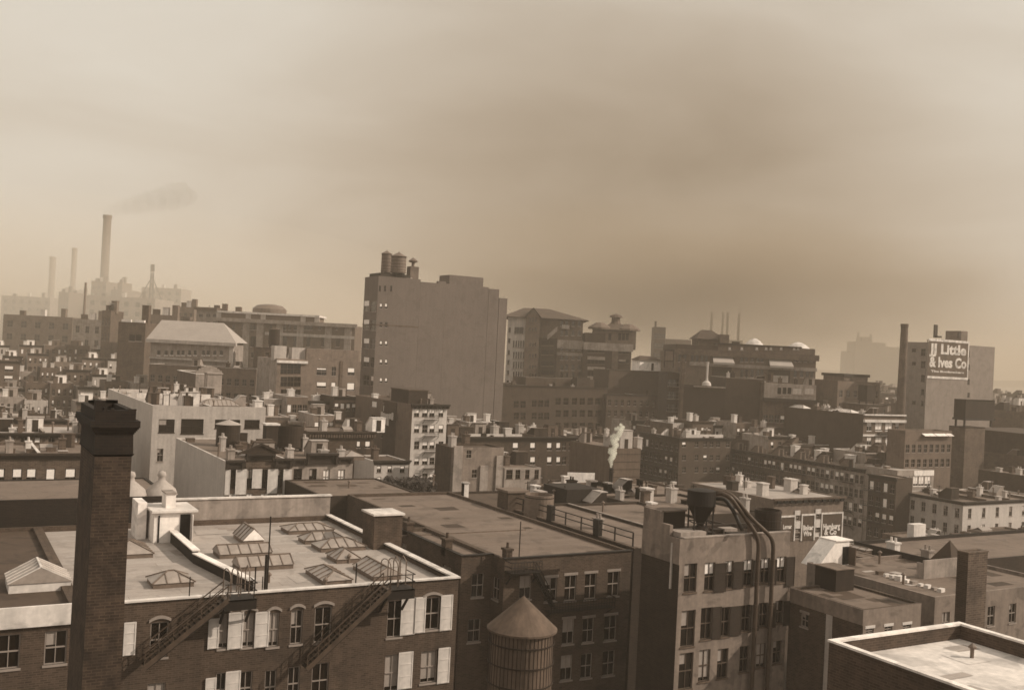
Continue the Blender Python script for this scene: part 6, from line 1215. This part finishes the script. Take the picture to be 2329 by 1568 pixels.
DK = Bd('hazy_dark_block', 'dark hazy block with two black windows, left of the hip-roofed hall', *Z(11, 830, 1320), XR=Z(11, 1120, 0)[0], dist=330, d=18, rz=RF, wall='brick_mid', roof='canvas', ph=.4); b = DK; fwin(b, 11, (975, 1045), (1460,), 55, 70, 0, m='void'); b.part(MB().box(1, b.w * .45, -.1, 1, b.h, b.h + .8).box(b.w * .6, b.w * .95, -.1, 1, b.h, b.h + .8), 'white_ledge', ['white_paint']); b.chimney(b.w - 1, 3, 2.2, 2.2, 6, 'brick_mid', 0); b.finish()
# hazy mid-height houses stepping down the left distance
hz = random.Random(31); K_ = 0
for Yr, dist, xs in ((785, 440, range(-75, 345, 58)), (812, 395, range(-60, 345, 62)), (842, 350, range(-70, 330, 55)), (872, 300, range(-60, 330, 60)), (905, 262, range(-60, 250, 58))):
    K_ = 0; kk = 0
    for x0 in xs:
        kk += 1
        if (Yr, kk) in ((842, 2), (842, 7), (842, 9), (785, 1), (785, 7), (785, 8), (812, 1), (812, 7), (842, 1), (842, 8), (872, 1), (905, 1), (905, 4)): hz.random(); continue
        K_ += 1; x0 += hz.uniform(-6, 6); y = Yr + hz.uniform(-9, 12); wl = hz.choice(['brick_far', 'brick_mid', 'plaster', 'brick_pale', 'brick_mid', 'plaster_light'])
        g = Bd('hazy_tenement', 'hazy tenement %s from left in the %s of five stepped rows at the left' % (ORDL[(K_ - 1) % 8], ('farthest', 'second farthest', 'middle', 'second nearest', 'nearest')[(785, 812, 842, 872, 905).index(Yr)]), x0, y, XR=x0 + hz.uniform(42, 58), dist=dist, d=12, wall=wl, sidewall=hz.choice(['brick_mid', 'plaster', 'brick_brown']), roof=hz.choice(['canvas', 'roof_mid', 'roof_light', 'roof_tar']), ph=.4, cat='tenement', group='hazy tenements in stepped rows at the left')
        if K_ % 8 == 0: pass
        g.grid('F', 4, 3, g.w * .1, 1.9, 1.8, 3.3, rnd=hz, pb=.5); g.chimney(g.w * .25, 4, 1.2, 1.4, 2, hz.choice(['stone_pale', 'brick_mid', 'white_dirty']), 0); g.chimney(g.w * .7, 7, 1.1, 1.4, 1.6, hz.choice(['stone_pale', 'brick_brown']), 0)
        if hz.random() < .6: g.bulkhead(g.w * .5, 6, 3, 3, 2.6, m=hz.choice(['white_paint', 'plaster', 'brick_mid']), rf='canvas')
        if hz.random() < .5: g.cornice('F', .9, .5, 'cornice_dark')
        g.finish()
# small crowded houses filling the gaps between the landmarks
cz = random.Random(77)
NUMW = ['first', 'second', 'third', 'fourth', 'fifth', 'sixth']
for where, dist, lst in (('upper line at the foot of the bay-windowed loft', 224, ((600, 908, 650), (653, 900, 700), (703, 915, 757), (760, 905, 812))),
        ('line right of the stuccoed works', 200, ((606, 948, 655), (658, 958, 712), (715, 946, 760), (763, 955, 806))),
        ('line behind the corner tenement roof', 277, ((1530, 962, 1572), (1575, 957, 1622), (1626, 966, 1670), (1674, 960, 1722), (1726, 968, 1782))),
        ('line just behind the long avenue row', 268, ((1700, 998, 1744), (1748, 996, 1798), (1802, 1008, 1848), (1852, 1010, 1902))),
        ('pair just below the white-corniced front', 240, ((1968, 1034, 2010), (2013, 1028, 2052))),
        ('pair right of the steam plume', 290, ((1436, 958, 1478), (1481, 966, 1526))),
        ('line right of the tall narrow tenement', 236, ((1022, 968, 1062), (1066, 960, 1110), (1114, 964, 1150)))):
    for i, (x0, y, x1) in enumerate(lst):
        wl = cz.choice(['brick_mid', 'brick_brown', 'plaster', 'brick_pale', 'brick_far', 'plaster_light'])
        g = Bd('crowded_house', 'small house, %s from left in the %s' % (NUMW[i], where), x0, y + cz.uniform(-4, 4), XR=x1, dist=dist + cz.uniform(-4, 4), d=10, wall=wl, sidewall=cz.choice(['brick_brown', 'brick_mid', 'plaster']), roof=cz.choice(['roof_mid', 'roof_tar', 'canvas', 'roof_light']), ph=.5, cat='tenement', group='small crowded houses between the landmarks', cop=cz.choice([None, 'white_dirty', 'plaster_light']))
        g.grid('F', cz.choice([3, 4]), 3, .95, 1.7, cz.uniform(1.2, 1.8), 3.1, rnd=cz, pb=.5); g.chimney(g.w * cz.uniform(.1, .4), 3, 1.1, 1.3, cz.uniform(1.4, 2.6), cz.choice(['white_dirty', 'brick_mid', 'stone_pale']), 0); g.chimney(g.w * cz.uniform(.6, .9), 6, 1.0, 1.3, 1.6, cz.choice(['stone_pale', 'brick_brown']), 2)
        if cz.random() < .5: g.bulkhead(g.w * .5, 5, 2.4, 3, 2.4, m=cz.choice(['white_dirty', 'brick_mid', 'wood_dark', 'plaster']), rf=cz.choice(['canvas', 'roof_tar']))
        if cz.random() < .6: g.cornice('F', .8, .5, cz.choice(['cornice_dark', 'brick_brown', 'plaster']))
        g.finish()
# power station group, far left; haze painted in by paler wall colours
smokestack('tallest smokestack, darkest of the group, on the far left skyline', *Z(11, 712, 185), 800, 42 * 800 / FPX / 4.70, 44 * 800 / FPX / 4.70 * 1.05, 0, 'brick_pale')
smokestack('faint smokestack left of the tallest one', *Z(11, 362, 535), 1400, 27 * 1400 / FPX / 4.70, 32 * 1400 / FPX / 4.70, 0, 'plaster')
smokestack('faintest smokestack with broad head, at the left edge', *Z(11, 130, 630), 1500, 32 * 1500 / FPX / 4.70, 34 * 1500 / FPX / 4.70, 0, 'plaster')
smokestack('short thin dark smokestack between the faint and the tallest one', *Z(11, 480, 905), 560, 12 * 560 / FPX / 4.70, 20 * 560 / FPX / 4.70, 0, 'brick_pale')
PS = []
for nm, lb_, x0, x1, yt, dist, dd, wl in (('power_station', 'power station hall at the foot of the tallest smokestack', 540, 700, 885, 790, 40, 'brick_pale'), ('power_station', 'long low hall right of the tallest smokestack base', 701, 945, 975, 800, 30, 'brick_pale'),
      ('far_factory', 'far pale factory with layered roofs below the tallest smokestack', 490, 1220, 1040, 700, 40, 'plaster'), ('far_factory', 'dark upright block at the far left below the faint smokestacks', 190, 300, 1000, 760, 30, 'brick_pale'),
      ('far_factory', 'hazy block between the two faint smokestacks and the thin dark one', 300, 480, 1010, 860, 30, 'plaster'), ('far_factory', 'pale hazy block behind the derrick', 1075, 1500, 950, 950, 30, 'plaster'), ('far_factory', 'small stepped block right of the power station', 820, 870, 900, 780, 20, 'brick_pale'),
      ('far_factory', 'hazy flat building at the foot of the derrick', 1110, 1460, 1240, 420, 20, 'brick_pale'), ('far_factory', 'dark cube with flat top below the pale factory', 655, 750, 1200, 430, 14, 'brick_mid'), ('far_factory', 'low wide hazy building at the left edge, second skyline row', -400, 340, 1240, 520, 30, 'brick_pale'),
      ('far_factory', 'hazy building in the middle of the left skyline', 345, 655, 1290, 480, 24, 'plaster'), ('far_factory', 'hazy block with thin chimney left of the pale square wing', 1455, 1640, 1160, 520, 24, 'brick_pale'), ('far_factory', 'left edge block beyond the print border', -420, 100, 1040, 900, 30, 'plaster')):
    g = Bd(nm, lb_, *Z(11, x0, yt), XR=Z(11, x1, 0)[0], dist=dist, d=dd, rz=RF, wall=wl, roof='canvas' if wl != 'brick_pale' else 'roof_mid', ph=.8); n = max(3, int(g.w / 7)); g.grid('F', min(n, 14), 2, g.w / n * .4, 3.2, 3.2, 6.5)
    for i in range(3): g.chimney(g.w * (.2 + .3 * i), 6, 2.4, 2.4, 3 + i, ('brick_mid', 'white_dirty', 'brick_pale')[i], 0)
    g.finish()
for g_ in (): pass
dk = thing('derrick', 'slender lattice derrick mast with stays, left skyline', 'derrick', (lambda p: (p.x, p.y, 0))(ptd(*Z(11, 1195, 710), 760))); H = ptd(*Z(11, 1195, 710), 760).z; mb = MB(); w = 2.6
for sx in (-1, 1):
    for sy in (-1, 1): mb.bar((sx * w, sy * w, 0), (sx * .7, sy * .7, H * .93), .42)
for i in range(14):
    k0, k1 = 1 - i / 14 * .73, 1 - (i + 1) / 14 * .73; z0, z1 = H * .93 * i / 14, H * .93 * (i + 1) / 14; s = 1 if i % 2 else -1; mb.bar((-s * w * k0, -w * k0, z0), (s * w * k1, -w * k1, z1), .28); mb.bar((-w * k1, -w * k1, z1), (w * k1, -w * k1, z1), .28)
put(mb, 'mast', ['metal_dark'], dk); put(MB().box(-1.3, 1.3, -1.3, 1.3, H * .94, H), 'crow_nest', ['metal_dark'], dk); mb = MB(); mb.bar((0, 0, H * .9), (-24, 4, H * .35), .3); mb.bar((0, 0, H * .9), (26, 4, H * .3), .3); put(mb, 'stay', ['metal_dark'], dk)
# faint far hills / shore
tag(put((lambda mb: ([mb.face([ptd(x, 700, 4200).xy.to_3d() + EZ * 0, ptd(x + 260, 700, 4200).xy.to_3d(), ptd(x + 260, 700, 4200).xy.to_3d() + EZ * (28 + 14 * math.sin((x + 260) * .011)), ptd(x, 700, 4200).xy.to_3d() + EZ * (28 + 14 * math.sin(x * .011))], 0) for x in range(-900, 3300, 260)], mb)[1])(MB()), 'hills', ['brick_fardark']), kind='structure')
# ================================================================ the field of low tenements between the landmarks
KEEP = [(490, 810, 1130, 138), (335, 515, 1105, 176), (-80, 240, 1150, 137), (-80, 260, 1020, 160), (808, 1020, 1105, 190), (1005, 1310, 1075, 215), (1020, 1150, 1115, 160), (1143, 1440, 965, 295), (850, 1150, 935, 245), (1450, 1670, 1085, 255), (1655, 1800, 1105, 240), (1800, 1975, 1190, 220),
        (1970, 2050, 1180, 210), (2030, 2330, 1185, 195), (1965, 2060, 1015, 275), (1780, 1970, 985, 275), (2040, 2330, 965, 320), (1530, 1860, 945, 284), (1140, 1445, 875, 375), (580, 820, 905, 225), (330, 545, 822, 296), (490, 815, 800, 415), (1755, 1922, 1230, 158), (700, 860, 1035, 170), (345, 610, 985, 180), (1380, 1525, 945, 258),
        (1900, 2010, 905, 325), (2090, 2330, 1060, 230), (400, 500, 900, 225), (200, 600, 900, 176), (1400, 1460, 1100, 195), (-200, 340, 800, 420), (1845, 1910, 880, 600), (2000, 2050, 880, 600), (2035, 2130, 1105, 214), (-80, 1300, 1150, 128), (1430, 1800, 1200, 110), (1780, 2330, 1225, 150), (1290, 1345, 1110, 163), (-80, 345, 925, 256), (1690, 1965, 1030, 262), (1965, 2100, 1055, 236), (600, 815, 1000, 192), (1530, 1790, 990, 285)]
SKIP = set()
def zlim(p, Y): return zat(0, Y, p)
def overlaps(x0, x1, y0, y1, mgn=.6): return any(x0 < b_ + mgn and x1 > a_ - mgn and y0 < d_ + mgn and y1 > c_ - mgn for a_, b_, c_, d_ in FOOT)
fr_ = random.Random(5)
walls = ['brick_mid', 'brick_brown', 'brick_pale', 'plaster', 'brick_mid', 'brick_far', 'brick_brown', 'plaster_light']; roofs = ['roof_mid', 'roof_tar', 'canvas', 'roof_mid', 'roof_light', 'roof_mid']
cand = []; y = 112.0; rowi = 0
while y < 640:
    dep = 17 + fr_.uniform(-2, 3); x = -180.0 + fr_.uniform(0, 6)
    while x < 640:
        w = fr_.choice([7.5, 7.5, 8, 9.5, 12, 15, 7.5]); far = y > 330
        if far: w *= 1.7
        f0 = FW.dot(Vector((x, y, 18)) - CAM); zt = fr_.uniform(13.5, 19) if f0 < 150 else fr_.uniform(18, 30); s1, s2, s3 = fr_.random(), fr_.random(), fr_.random(); x0, x1, y0, y1 = x, x + w, y + fr_.uniform(-.6, .6), y + dep
        x += w + .05 + (12 if fr_.random() < .04 else 0)
        p = Vector((x0, y0, zt)); f = FW.dot(p - CAM)
        if f < 100: continue
        X0 = min(proj(Vector((a_, b_, zt)))[0] for a_ in (x0, x1) for b_ in (y0, y1)); X1 = max(proj(Vector((a_, b_, zt)))[0] for a_ in (x0, x1) for b_ in (y0, y1))
        if X1 < -20 or X0 > 2345: continue
        if overlaps(x0, x1, y0, y1): continue
        for a_, b_, Yb, dk_ in KEEP:
            if X1 > a_ and X0 < b_ and f < dk_ + 14: zt = min(zt, min(zlim(Vector((xx, yy, 0)), Yb) for xx in (x0, x1) for yy in (y0, y1)) - .4 - 2.6 * s2)
        if zt < 6: continue
        cand.append((rowi, x0, y0, w, y1 - y0, zt, s1, s2, s3, f, (X0 + X1) / 2))
    rowi += 1; y += dep + (5.5 if rowi % 2 else 11)
GREENS = []
SHOWN = None
#SHOWN_HERE
SHOWN = {3, 5, 6, 7, 8, 12, 13, 14, 18, 19, 31, 32, 33, 36, 37, 38, 40, 42, 46, 47, 48, 55, 57, 63, 66, 67, 75, 103, 105, 109, 111, 139, 150, 165, 174, 199, 200, 201, 206, 210, 211, 240, 263, 264, 270, 297, 335, 364}
MARKS = [('the sooty brick chimney top', 250, 930), ('the hip-roofed hall', 430, 830), ('the bay-windowed loft', 700, 900), ('the twin tank-like wooden tubs behind the pediment', 620, 980), ('the tall narrow tenement', 900, 960), ('the long dark cornice row', 1160, 960), ('the white steam plume', 1400, 1000), ('the dark factory', 1290, 920), ('the blotchy plastered building', 1090, 1060), ('the blank walls below the awnings', 1640, 960), ('the corner tenement', 1600, 1060), ('the cyclone hopper', 1560, 1140), ('the long avenue row', 1850, 1010), ('the long blank dark side wall', 1880, 950), ('the tank-topped block', 1960, 900), ('the printing house', 2140, 960), ('the pale corner tenement', 2110, 1060), ('the left edge tenements', 120, 1000), ('the stuccoed works', 430, 900), ('the signed building', 1840, 1100), ('the white-corniced front', 2010, 970)]
GRP = {}
for i, c_ in enumerate(cand):
    if SHOWN is not None and i not in SHOWN: continue
    _, x0, y0, w, d, zt = c_[:6]; q = proj(Vector((x0 + w / 2, y0 + d / 2, zt)))
    mk = min(MARKS, key=lambda m_: (m_[1] - q[0]) ** 2 + ((m_[2] - q[1]) * 1.6) ** 2)
    GRP.setdefault(mk[0], []).append((q[0], q[1], i))
ORD = ['first', 'second', 'third', 'fourth', 'fifth', 'sixth', 'seventh', 'eighth', 'ninth', 'tenth', 'eleventh', 'twelfth', 'thirteenth', 'fourteenth', 'fifteenth', 'sixteenth', 'seventeenth', 'eighteenth', 'nineteenth', 'twentieth', 'twenty-first', 'twenty-second', 'twenty-third', 'twenty-fourth', 'twenty-fifth', 'twenty-sixth', 'twenty-seventh', 'twenty-eighth', 'twenty-ninth', 'thirtieth']
WORD = {'brick_mid': 'brick', 'brick_brown': 'dark brick', 'brick_pale': 'pale brick', 'plaster': 'plastered', 'brick_far': 'brick', 'plaster_light': 'light plastered'}
BANDS = {}
for mk, l in GRP.items():
    l.sort(key=lambda t: t[1]); h_ = (len(l) + 1) // 2
    if len(l) > 5: BANDS[(mk, 'farther ')] = [t[2] for t in l[:h_]]; BANDS[(mk, 'nearer ')] = [t[2] for t in l[h_:]]
    else: BANDS[(mk, '')] = [t[2] for t in l]
FILL = []
for (mk, nf), ids in BANDS.items():
    for n_, i in enumerate(sorted(ids, key=lambda j: cand[j][10])):
        _, x0, y0, w, d, zt, s1, s2, s3, f, X = cand[i]; wl = walls[int(s1 * 8)]; rf_ = roofs[int(s2 * 6)]; rr = random.Random(i * 7 + 3)
        b = Bd('low_tenement', 'low %s tenement, %s from left of the %sones by %s' % (WORD[wl], ORD[min(n_, 29)], nf, mk), p=Vector((x0, y0, zt)), w=w, d=d, wall=wl, sidewall=walls[int(s3 * 8)], roof=rf_, ph=.35, cat='tenement', group='low tenement roofs between the larger buildings')
        FILL.append((i, b))
        if s3 < .75: b.cornice('F', .8, .5, 'cornice_dark' if s1 < .6 else 'brick_dark')
        nc = 3 if w < 9 else 4
        b.grid('F', nc, 2 if f < 330 else 1, w / nc * .40, 1.8, 1.5, 3.2, rnd=rr, pb=.6, fm='frame_paint')
        big = 1 if f < 330 else 1.5
        b.chimney(w * .18, d * rr.uniform(.2, .8), .9 * big, 1.2 * big, rr.choice([1.1, 1.5, 2.0]) * big, rr.choice(['brick_mid', 'brick_brown', 'stone_pale', 'plaster_light', 'plaster']), 2 if f < 200 else 0)
        if s2 < .6: b.chimney(w * .82, d * rr.uniform(.1, .7), .8 * big, 1.0 * big, rr.choice([1.0, 1.4]) * big, rr.choice(['stone_pale', 'brick_mid', 'brick_dark']), 0)
        if s1 > .35: b.bulkhead(w * .5, d * rr.uniform(.4, .75), 2.2 * big, 2.8 * big, 2.1 * big, m=rr.choice(['plaster', 'white_dirty', 'brick_mid', 'wood_dark', 'brick_dark']), rf=rr.choice(['roof_tar', 'canvas', 'roof_dark']))
        if s3 > .6 and f < 300: b.skylight(None, None, None, h=.5, loc=(w * .55, w * .85, d * .1, d * .3), cm='plaster')
        b.finish()
# backyard trees seen between the houses in the centre
def tree(label, p, h, r, seed, group=None):
    rr = random.Random(seed); t = thing('tree', label, 'tree', p, 0, group); mb = MB(); mb.tube([(0, 0, 0), (.1, 0, h * .35), (.0, .1, h * .6)], [.25, .18, .1], 6); tips = []
    for i in range(9):
        a = rr.uniform(0, 6.28); e = Vector((math.cos(a) * r * .7, math.sin(a) * r * .7, h * rr.uniform(.6, .98))); s0 = Vector((0, 0, h * rr.uniform(.3, .55))); mb.tube([s0, (s0 + e) / 2 + Vector((0, 0, .3)), e], [.09, .06, .03], 5); tips.append(e)
    put(mb, 'trunk', ['wood_dark'], t); lf = MB()
    for e in tips + [Vector((0, 0, h * .9))]:
        for j in range(90):
            c = e + Vector((rr.gauss(0, r * .26), rr.gauss(0, r * .26), rr.gauss(0, r * .22))); u = Vector((rr.gauss(0, 1), rr.gauss(0, 1), rr.gauss(0, 1))).normalized() * .22; v = u.orthogonal().normalized() * .2; lf.face([c - u - v, c + u - v, c + u + v, c - u + v])
    put(lf, 'crown', ['foliage'], t); return t
for i, (k, x, y, dd) in enumerate(((7, 1330, 1330, 158), (7, 1480, 1300, 160), (7, 1620, 1330, 156))):
    p = ptd(*Z(k, x, y), dd); tree(('leftmost', 'middle', 'rightmost')[i] + ' of three dark backyard trees below the low white-fronted tenement' , (p.x, p.y, max(p.z - 4.5, 0)), 5.2, 1.7, i + 3)
# posts or dunnage carrying every roof tank down to the roof (or yard) below it
UNDER = (('pale conical', 'squat tank with pale conical roof'), ('blank white board', 'blank white billboard'), ('stout pale', 'stout pale grey tank'), ('dark brick roof', 'dark brick roof house'), ('pale boxy', 'pale boxy tank below the curved parapet'), ('barrel', 'dark barrel tank above the bay-windowed loft'), ('box-shaped', 'dark box-shaped tank before the hazy block'), ('', 'roof tank'))
for t_, p_, r_ in STANDS:
    zs_ = [zr for (x0, x1, y0, y1), zr in ROOFS if x0 <= p_.x <= x1 and y0 <= p_.y <= y1 and zr <= p_.z + .6]; low = max(zs_) if zs_ else 0; g_ = p_.z - low; off = p_.z - t_.location.z
    if g_ < .04: continue
    if g_ > 12:     # a plain house of its own stands under it
        ds = next(v for k, v in UNDER if k in t_['label']); hw = 3.6 if FW.dot(p_ - CAM) < 250 else 5.0
        u_ = Bd('plain_house', 'plain narrow house carrying the ' + ds, p=Vector((p_.x - hw * .9, p_.y - hw * .8, p_.z - .03 - (.5 if g_ < 27 else 1.0))), w=hw * 1.8, d=hw * 1.8, wall='brick_brown', sidewall='brick_mid', roof='roof_mid', ph=.02, cat='tenement'); u_.grid('F', 3, 2, 1, 1.7, 1.4, 3.2); u_.finish(); g_ = .5 if g_ < 27 else 1.0
    mb = MB()
    for sx in (-1, 1):
        for sy in (-1, 1): mb.bar((sx * r_, sy * r_, off), (sx * r_, sy * r_, off - g_ - .05), .12)
        mb.bar((sx * r_, -r_, off - .1), (sx * r_, r_, off - .1), .11)
        if g_ > 1.5: mb.bar((sx * r_, -r_, off - g_), (sx * r_, r_, off - .2), .05); mb.bar((-r_, sx * r_, off - g_), (r_, sx * r_, off - .2), .05)
    mb.bar((-r_, -r_, off - .1), (r_, -r_, off - .1), .11); mb.bar((-r_, r_, off - .1), (r_, r_, off - .1), .11)
    put(mb, 'stand', ['metal_dark'], t_); print('STAND', t_.name, round(g_, 1))
# ================================================================ smoke and steam
def volmat(name, dens, L, aniso=.2, noise=None):
    m = bpy.data.materials.new(name); m.use_nodes = True; nt = m.node_tree; nt.nodes.clear(); v = N(nt, 'ShaderNodeVolumePrincipled'); o = N(nt, 'ShaderNodeOutputMaterial'); nt.links.new(v.outputs[0], o.inputs['Volume']); v.inputs['Density'].default_value = dens; v.inputs['Color'].default_value = (L * 1.05, L, L * .9, 1); v.inputs['Anisotropy'].default_value = aniso; v.inputs['Absorption Color'].default_value = (1, .97, .9, 1) if False else (0, 0, 0, 1); MATS[name] = m; return m
volmat('steam', 2.6, .99, 0.0); volmat('coal_smoke', .024, .45)
def puffs(name, label, pts, m, seed, cat='smoke', sub=2):
    rr = random.Random(seed); bm = bmesh.new()
    for (c, r) in pts:
        k = bmesh.ops.create_icosphere(bm, subdivisions=sub, radius=1.0)
        ph = [rr.uniform(0, 6.28) for _ in range(6)]; A = Matrix.Rotation(rr.uniform(0, 3), 3, 'Z')
        for v in k['verts']:
            n = v.co.copy(); f = 1 + .16 * math.sin(3 * n.x + ph[0]) * math.cos(4 * n.y + ph[1]) + .12 * math.sin(5 * n.z + ph[2] + 3 * n.x) + .08 * math.sin(8 * n.y + ph[3]); v.co = Vector(c) + A @ (n * (r * f))
    o = Vector(pts[0][0]); me = bpy.data.meshes.new(name)
    for v in bm.verts: v.co -= o
    bm.to_mesh(me); bm.free(); me.materials.append(MATS[m]); ob = link(name, me, None, o); return tag(ob, label, cat, kind='stuff')
dS = 176; sS = dS / FPX / 4.0425; ps = []
for x, y, r in ((1476, 1150, 10), (1478, 1120, 14), (1472, 1085, 22), (1490, 1065, 24), (1500, 1030, 28), (1475, 1010, 28), (1505, 990, 22), (1520, 950, 24), (1500, 915, 28), (1530, 900, 22), (1490, 875, 20), (1545, 860, 20), (1560, 825, 24), (1580, 795, 20), (1520, 810, 16), (1590, 750, 13)):
    ps.append((ptd(*Z(8, x, y), dS), r * sS))
ps = [(a[0].lerp(b_[0], t) + Vector((0, 0, .1 * math.sin(i * 5 + t * 9))), (a[1] + (b_[1] - a[1]) * t) * 1.15) for i, (a, b_) in enumerate(zip(ps, ps[1:])) for t in (0, .33, .66)]
puffs('steam_plume', 'white steam plume rising from a short black roof stack, right of centre', ps, 'steam', 1, 'steam')
p = ptd(*Z(8, 1476, 1240), dS); ss = thing('steam_stack', 'short black stack pipe giving off the white steam', 'stack pipe', p); put(MB().lathe((0, 0, -6), [(20 * sS, 0), (20 * sS, 6 + 65 * sS), (24 * sS, 6 + 66 * sS), (24 * sS, 6 + 72 * sS), (15 * sS, 6 + 72 * sS), (.01, 6 + 60 * sS)], 14), 'pipe', ['metal_dark'], ss)
ps = [];
for i in range(40):
    t = i / 39; X = 246 + t * 165 + 6 * math.sin(i); Y = 486 - 42 * t ** .7 - 3 * math.cos(i * 2); ps.append((ptd(X, Y, 800 + 30 * t), 4 + 6.5 * t))
puffs('chimney_smoke', 'thin brown smoke trailing right from the tallest smokestack', ps, 'coal_smoke', 2)
def smoke_bank():
    m = bpy.data.materials.new('smoke_bank'); m.use_nodes = True; nt = m.node_tree; nt.nodes.clear(); v = N(nt, 'ShaderNodeVolumePrincipled'); o = N(nt, 'ShaderNodeOutputMaterial'); nt.links.new(v.outputs[0], o.inputs['Volume'])
    tc = N(nt, 'ShaderNodeTexCoord'); mp = N(nt, 'ShaderNodeMapping'); nt.links.new(tc.outputs['Object'], mp.inputs[0]); mp.inputs['Scale'].default_value = (1 / 300, 1 / 130, 1 / 75)
    ln = N(nt, 'ShaderNodeVectorMath', operation='LENGTH'); nt.links.new(mp.outputs[0], ln.inputs[0]); f = math_(nt, 'SUBTRACT', 1.0, ln.outputs['Value'], clamp=True); f = math_(nt, 'POWER', f, 1.4)
    nn = N(nt, 'ShaderNodeTexNoise'); nt.links.new(mp.outputs[0], nn.inputs[0]); nn.inputs['Scale'].default_value = 2.2; nn.inputs['Detail'].default_value = 3
    f = math_(nt, 'MULTIPLY', f, math_(nt, 'MULTIPLY', math_(nt, 'SUBTRACT', nn.outputs[0], .22, clamp=True), 3.2)); nt.links.new(math_(nt, 'MULTIPLY', f, .024), v.inputs['Density'])
    v.inputs['Color'].default_value = (.42, .35, .27, 1); MATS['smoke_bank'] = m
    bm = bmesh.new(); bmesh.ops.create_icosphere(bm, subdivisions=3, radius=1.0)
    for q in bm.verts: q.co = Vector((q.co.x * 300, q.co.y * 130, q.co.z * 75))
    me = bpy.data.meshes.new('smoke_bank'); bm.to_mesh(me); bm.free(); me.materials.append(m); c = ptd(1590, 650, 820); ob = link('smoke_bank', me, None, c, -YAW)
    tag(ob, 'broad bank of dark coal smoke drifting over the skyline, right of the tallest block', 'smoke', kind='stuff')
smoke_bank()
def mist_bank():        # extra pale haze added over the power stations so they fade
    m = bpy.data.materials.new('mist'); m.use_nodes = True; nt = m.node_tree; nt.nodes.clear(); v = N(nt, 'ShaderNodeVolumePrincipled'); o = N(nt, 'ShaderNodeOutputMaterial'); nt.links.new(v.outputs[0], o.inputs['Volume'])
    v.inputs['Density'].default_value = .0010; v.inputs['Color'].default_value = (.96, .90, .81, 1)
    for k, s_ in enumerate((1.0, .72, .45)):
        bm = bmesh.new(); bmesh.ops.create_icosphere(bm, subdivisions=4, radius=1.0)
        for q in bm.verts: q.co = Vector((q.co.x * 330 * s_, q.co.y * 150 * s_, q.co.z * (52 + 40 * s_)))
        me = bpy.data.meshes.new('mist_bank'); bm.to_mesh(me); bm.free(); me.materials.append(m); ob = link('mist_bank', me, None, ptd(60, 760, 640), -YAW + .3)
        tag(ob, 'pale haze bank added over the smokestacks at the left', 'mist', 'pale mist at the left', 'stuff')
mist_bank()
# ================================================================ haze of the city air
def hazebox():
    m = bpy.data.materials.new('haze'); m.use_nodes = True; nt = m.node_tree; nt.nodes.clear(); v = N(nt, 'ShaderNodeVolumePrincipled'); o = N(nt, 'ShaderNodeOutputMaterial'); nt.links.new(v.outputs[0], o.inputs['Volume'])
    v.inputs['Density'].default_value = HAZE; v.inputs['Color'].default_value = HAZEC; v.inputs['Anisotropy'].default_value = 0.0; MATS['haze'] = m
    return tag(put(MB().box(-7000, 10000, -400, 13000, -3, 185), 'haze', ['haze']), 'brown city haze filling the air', 'haze', kind='stuff')
HAZE = .00052; HAZEC = (.74, .65, .54, 1)
hazebox()
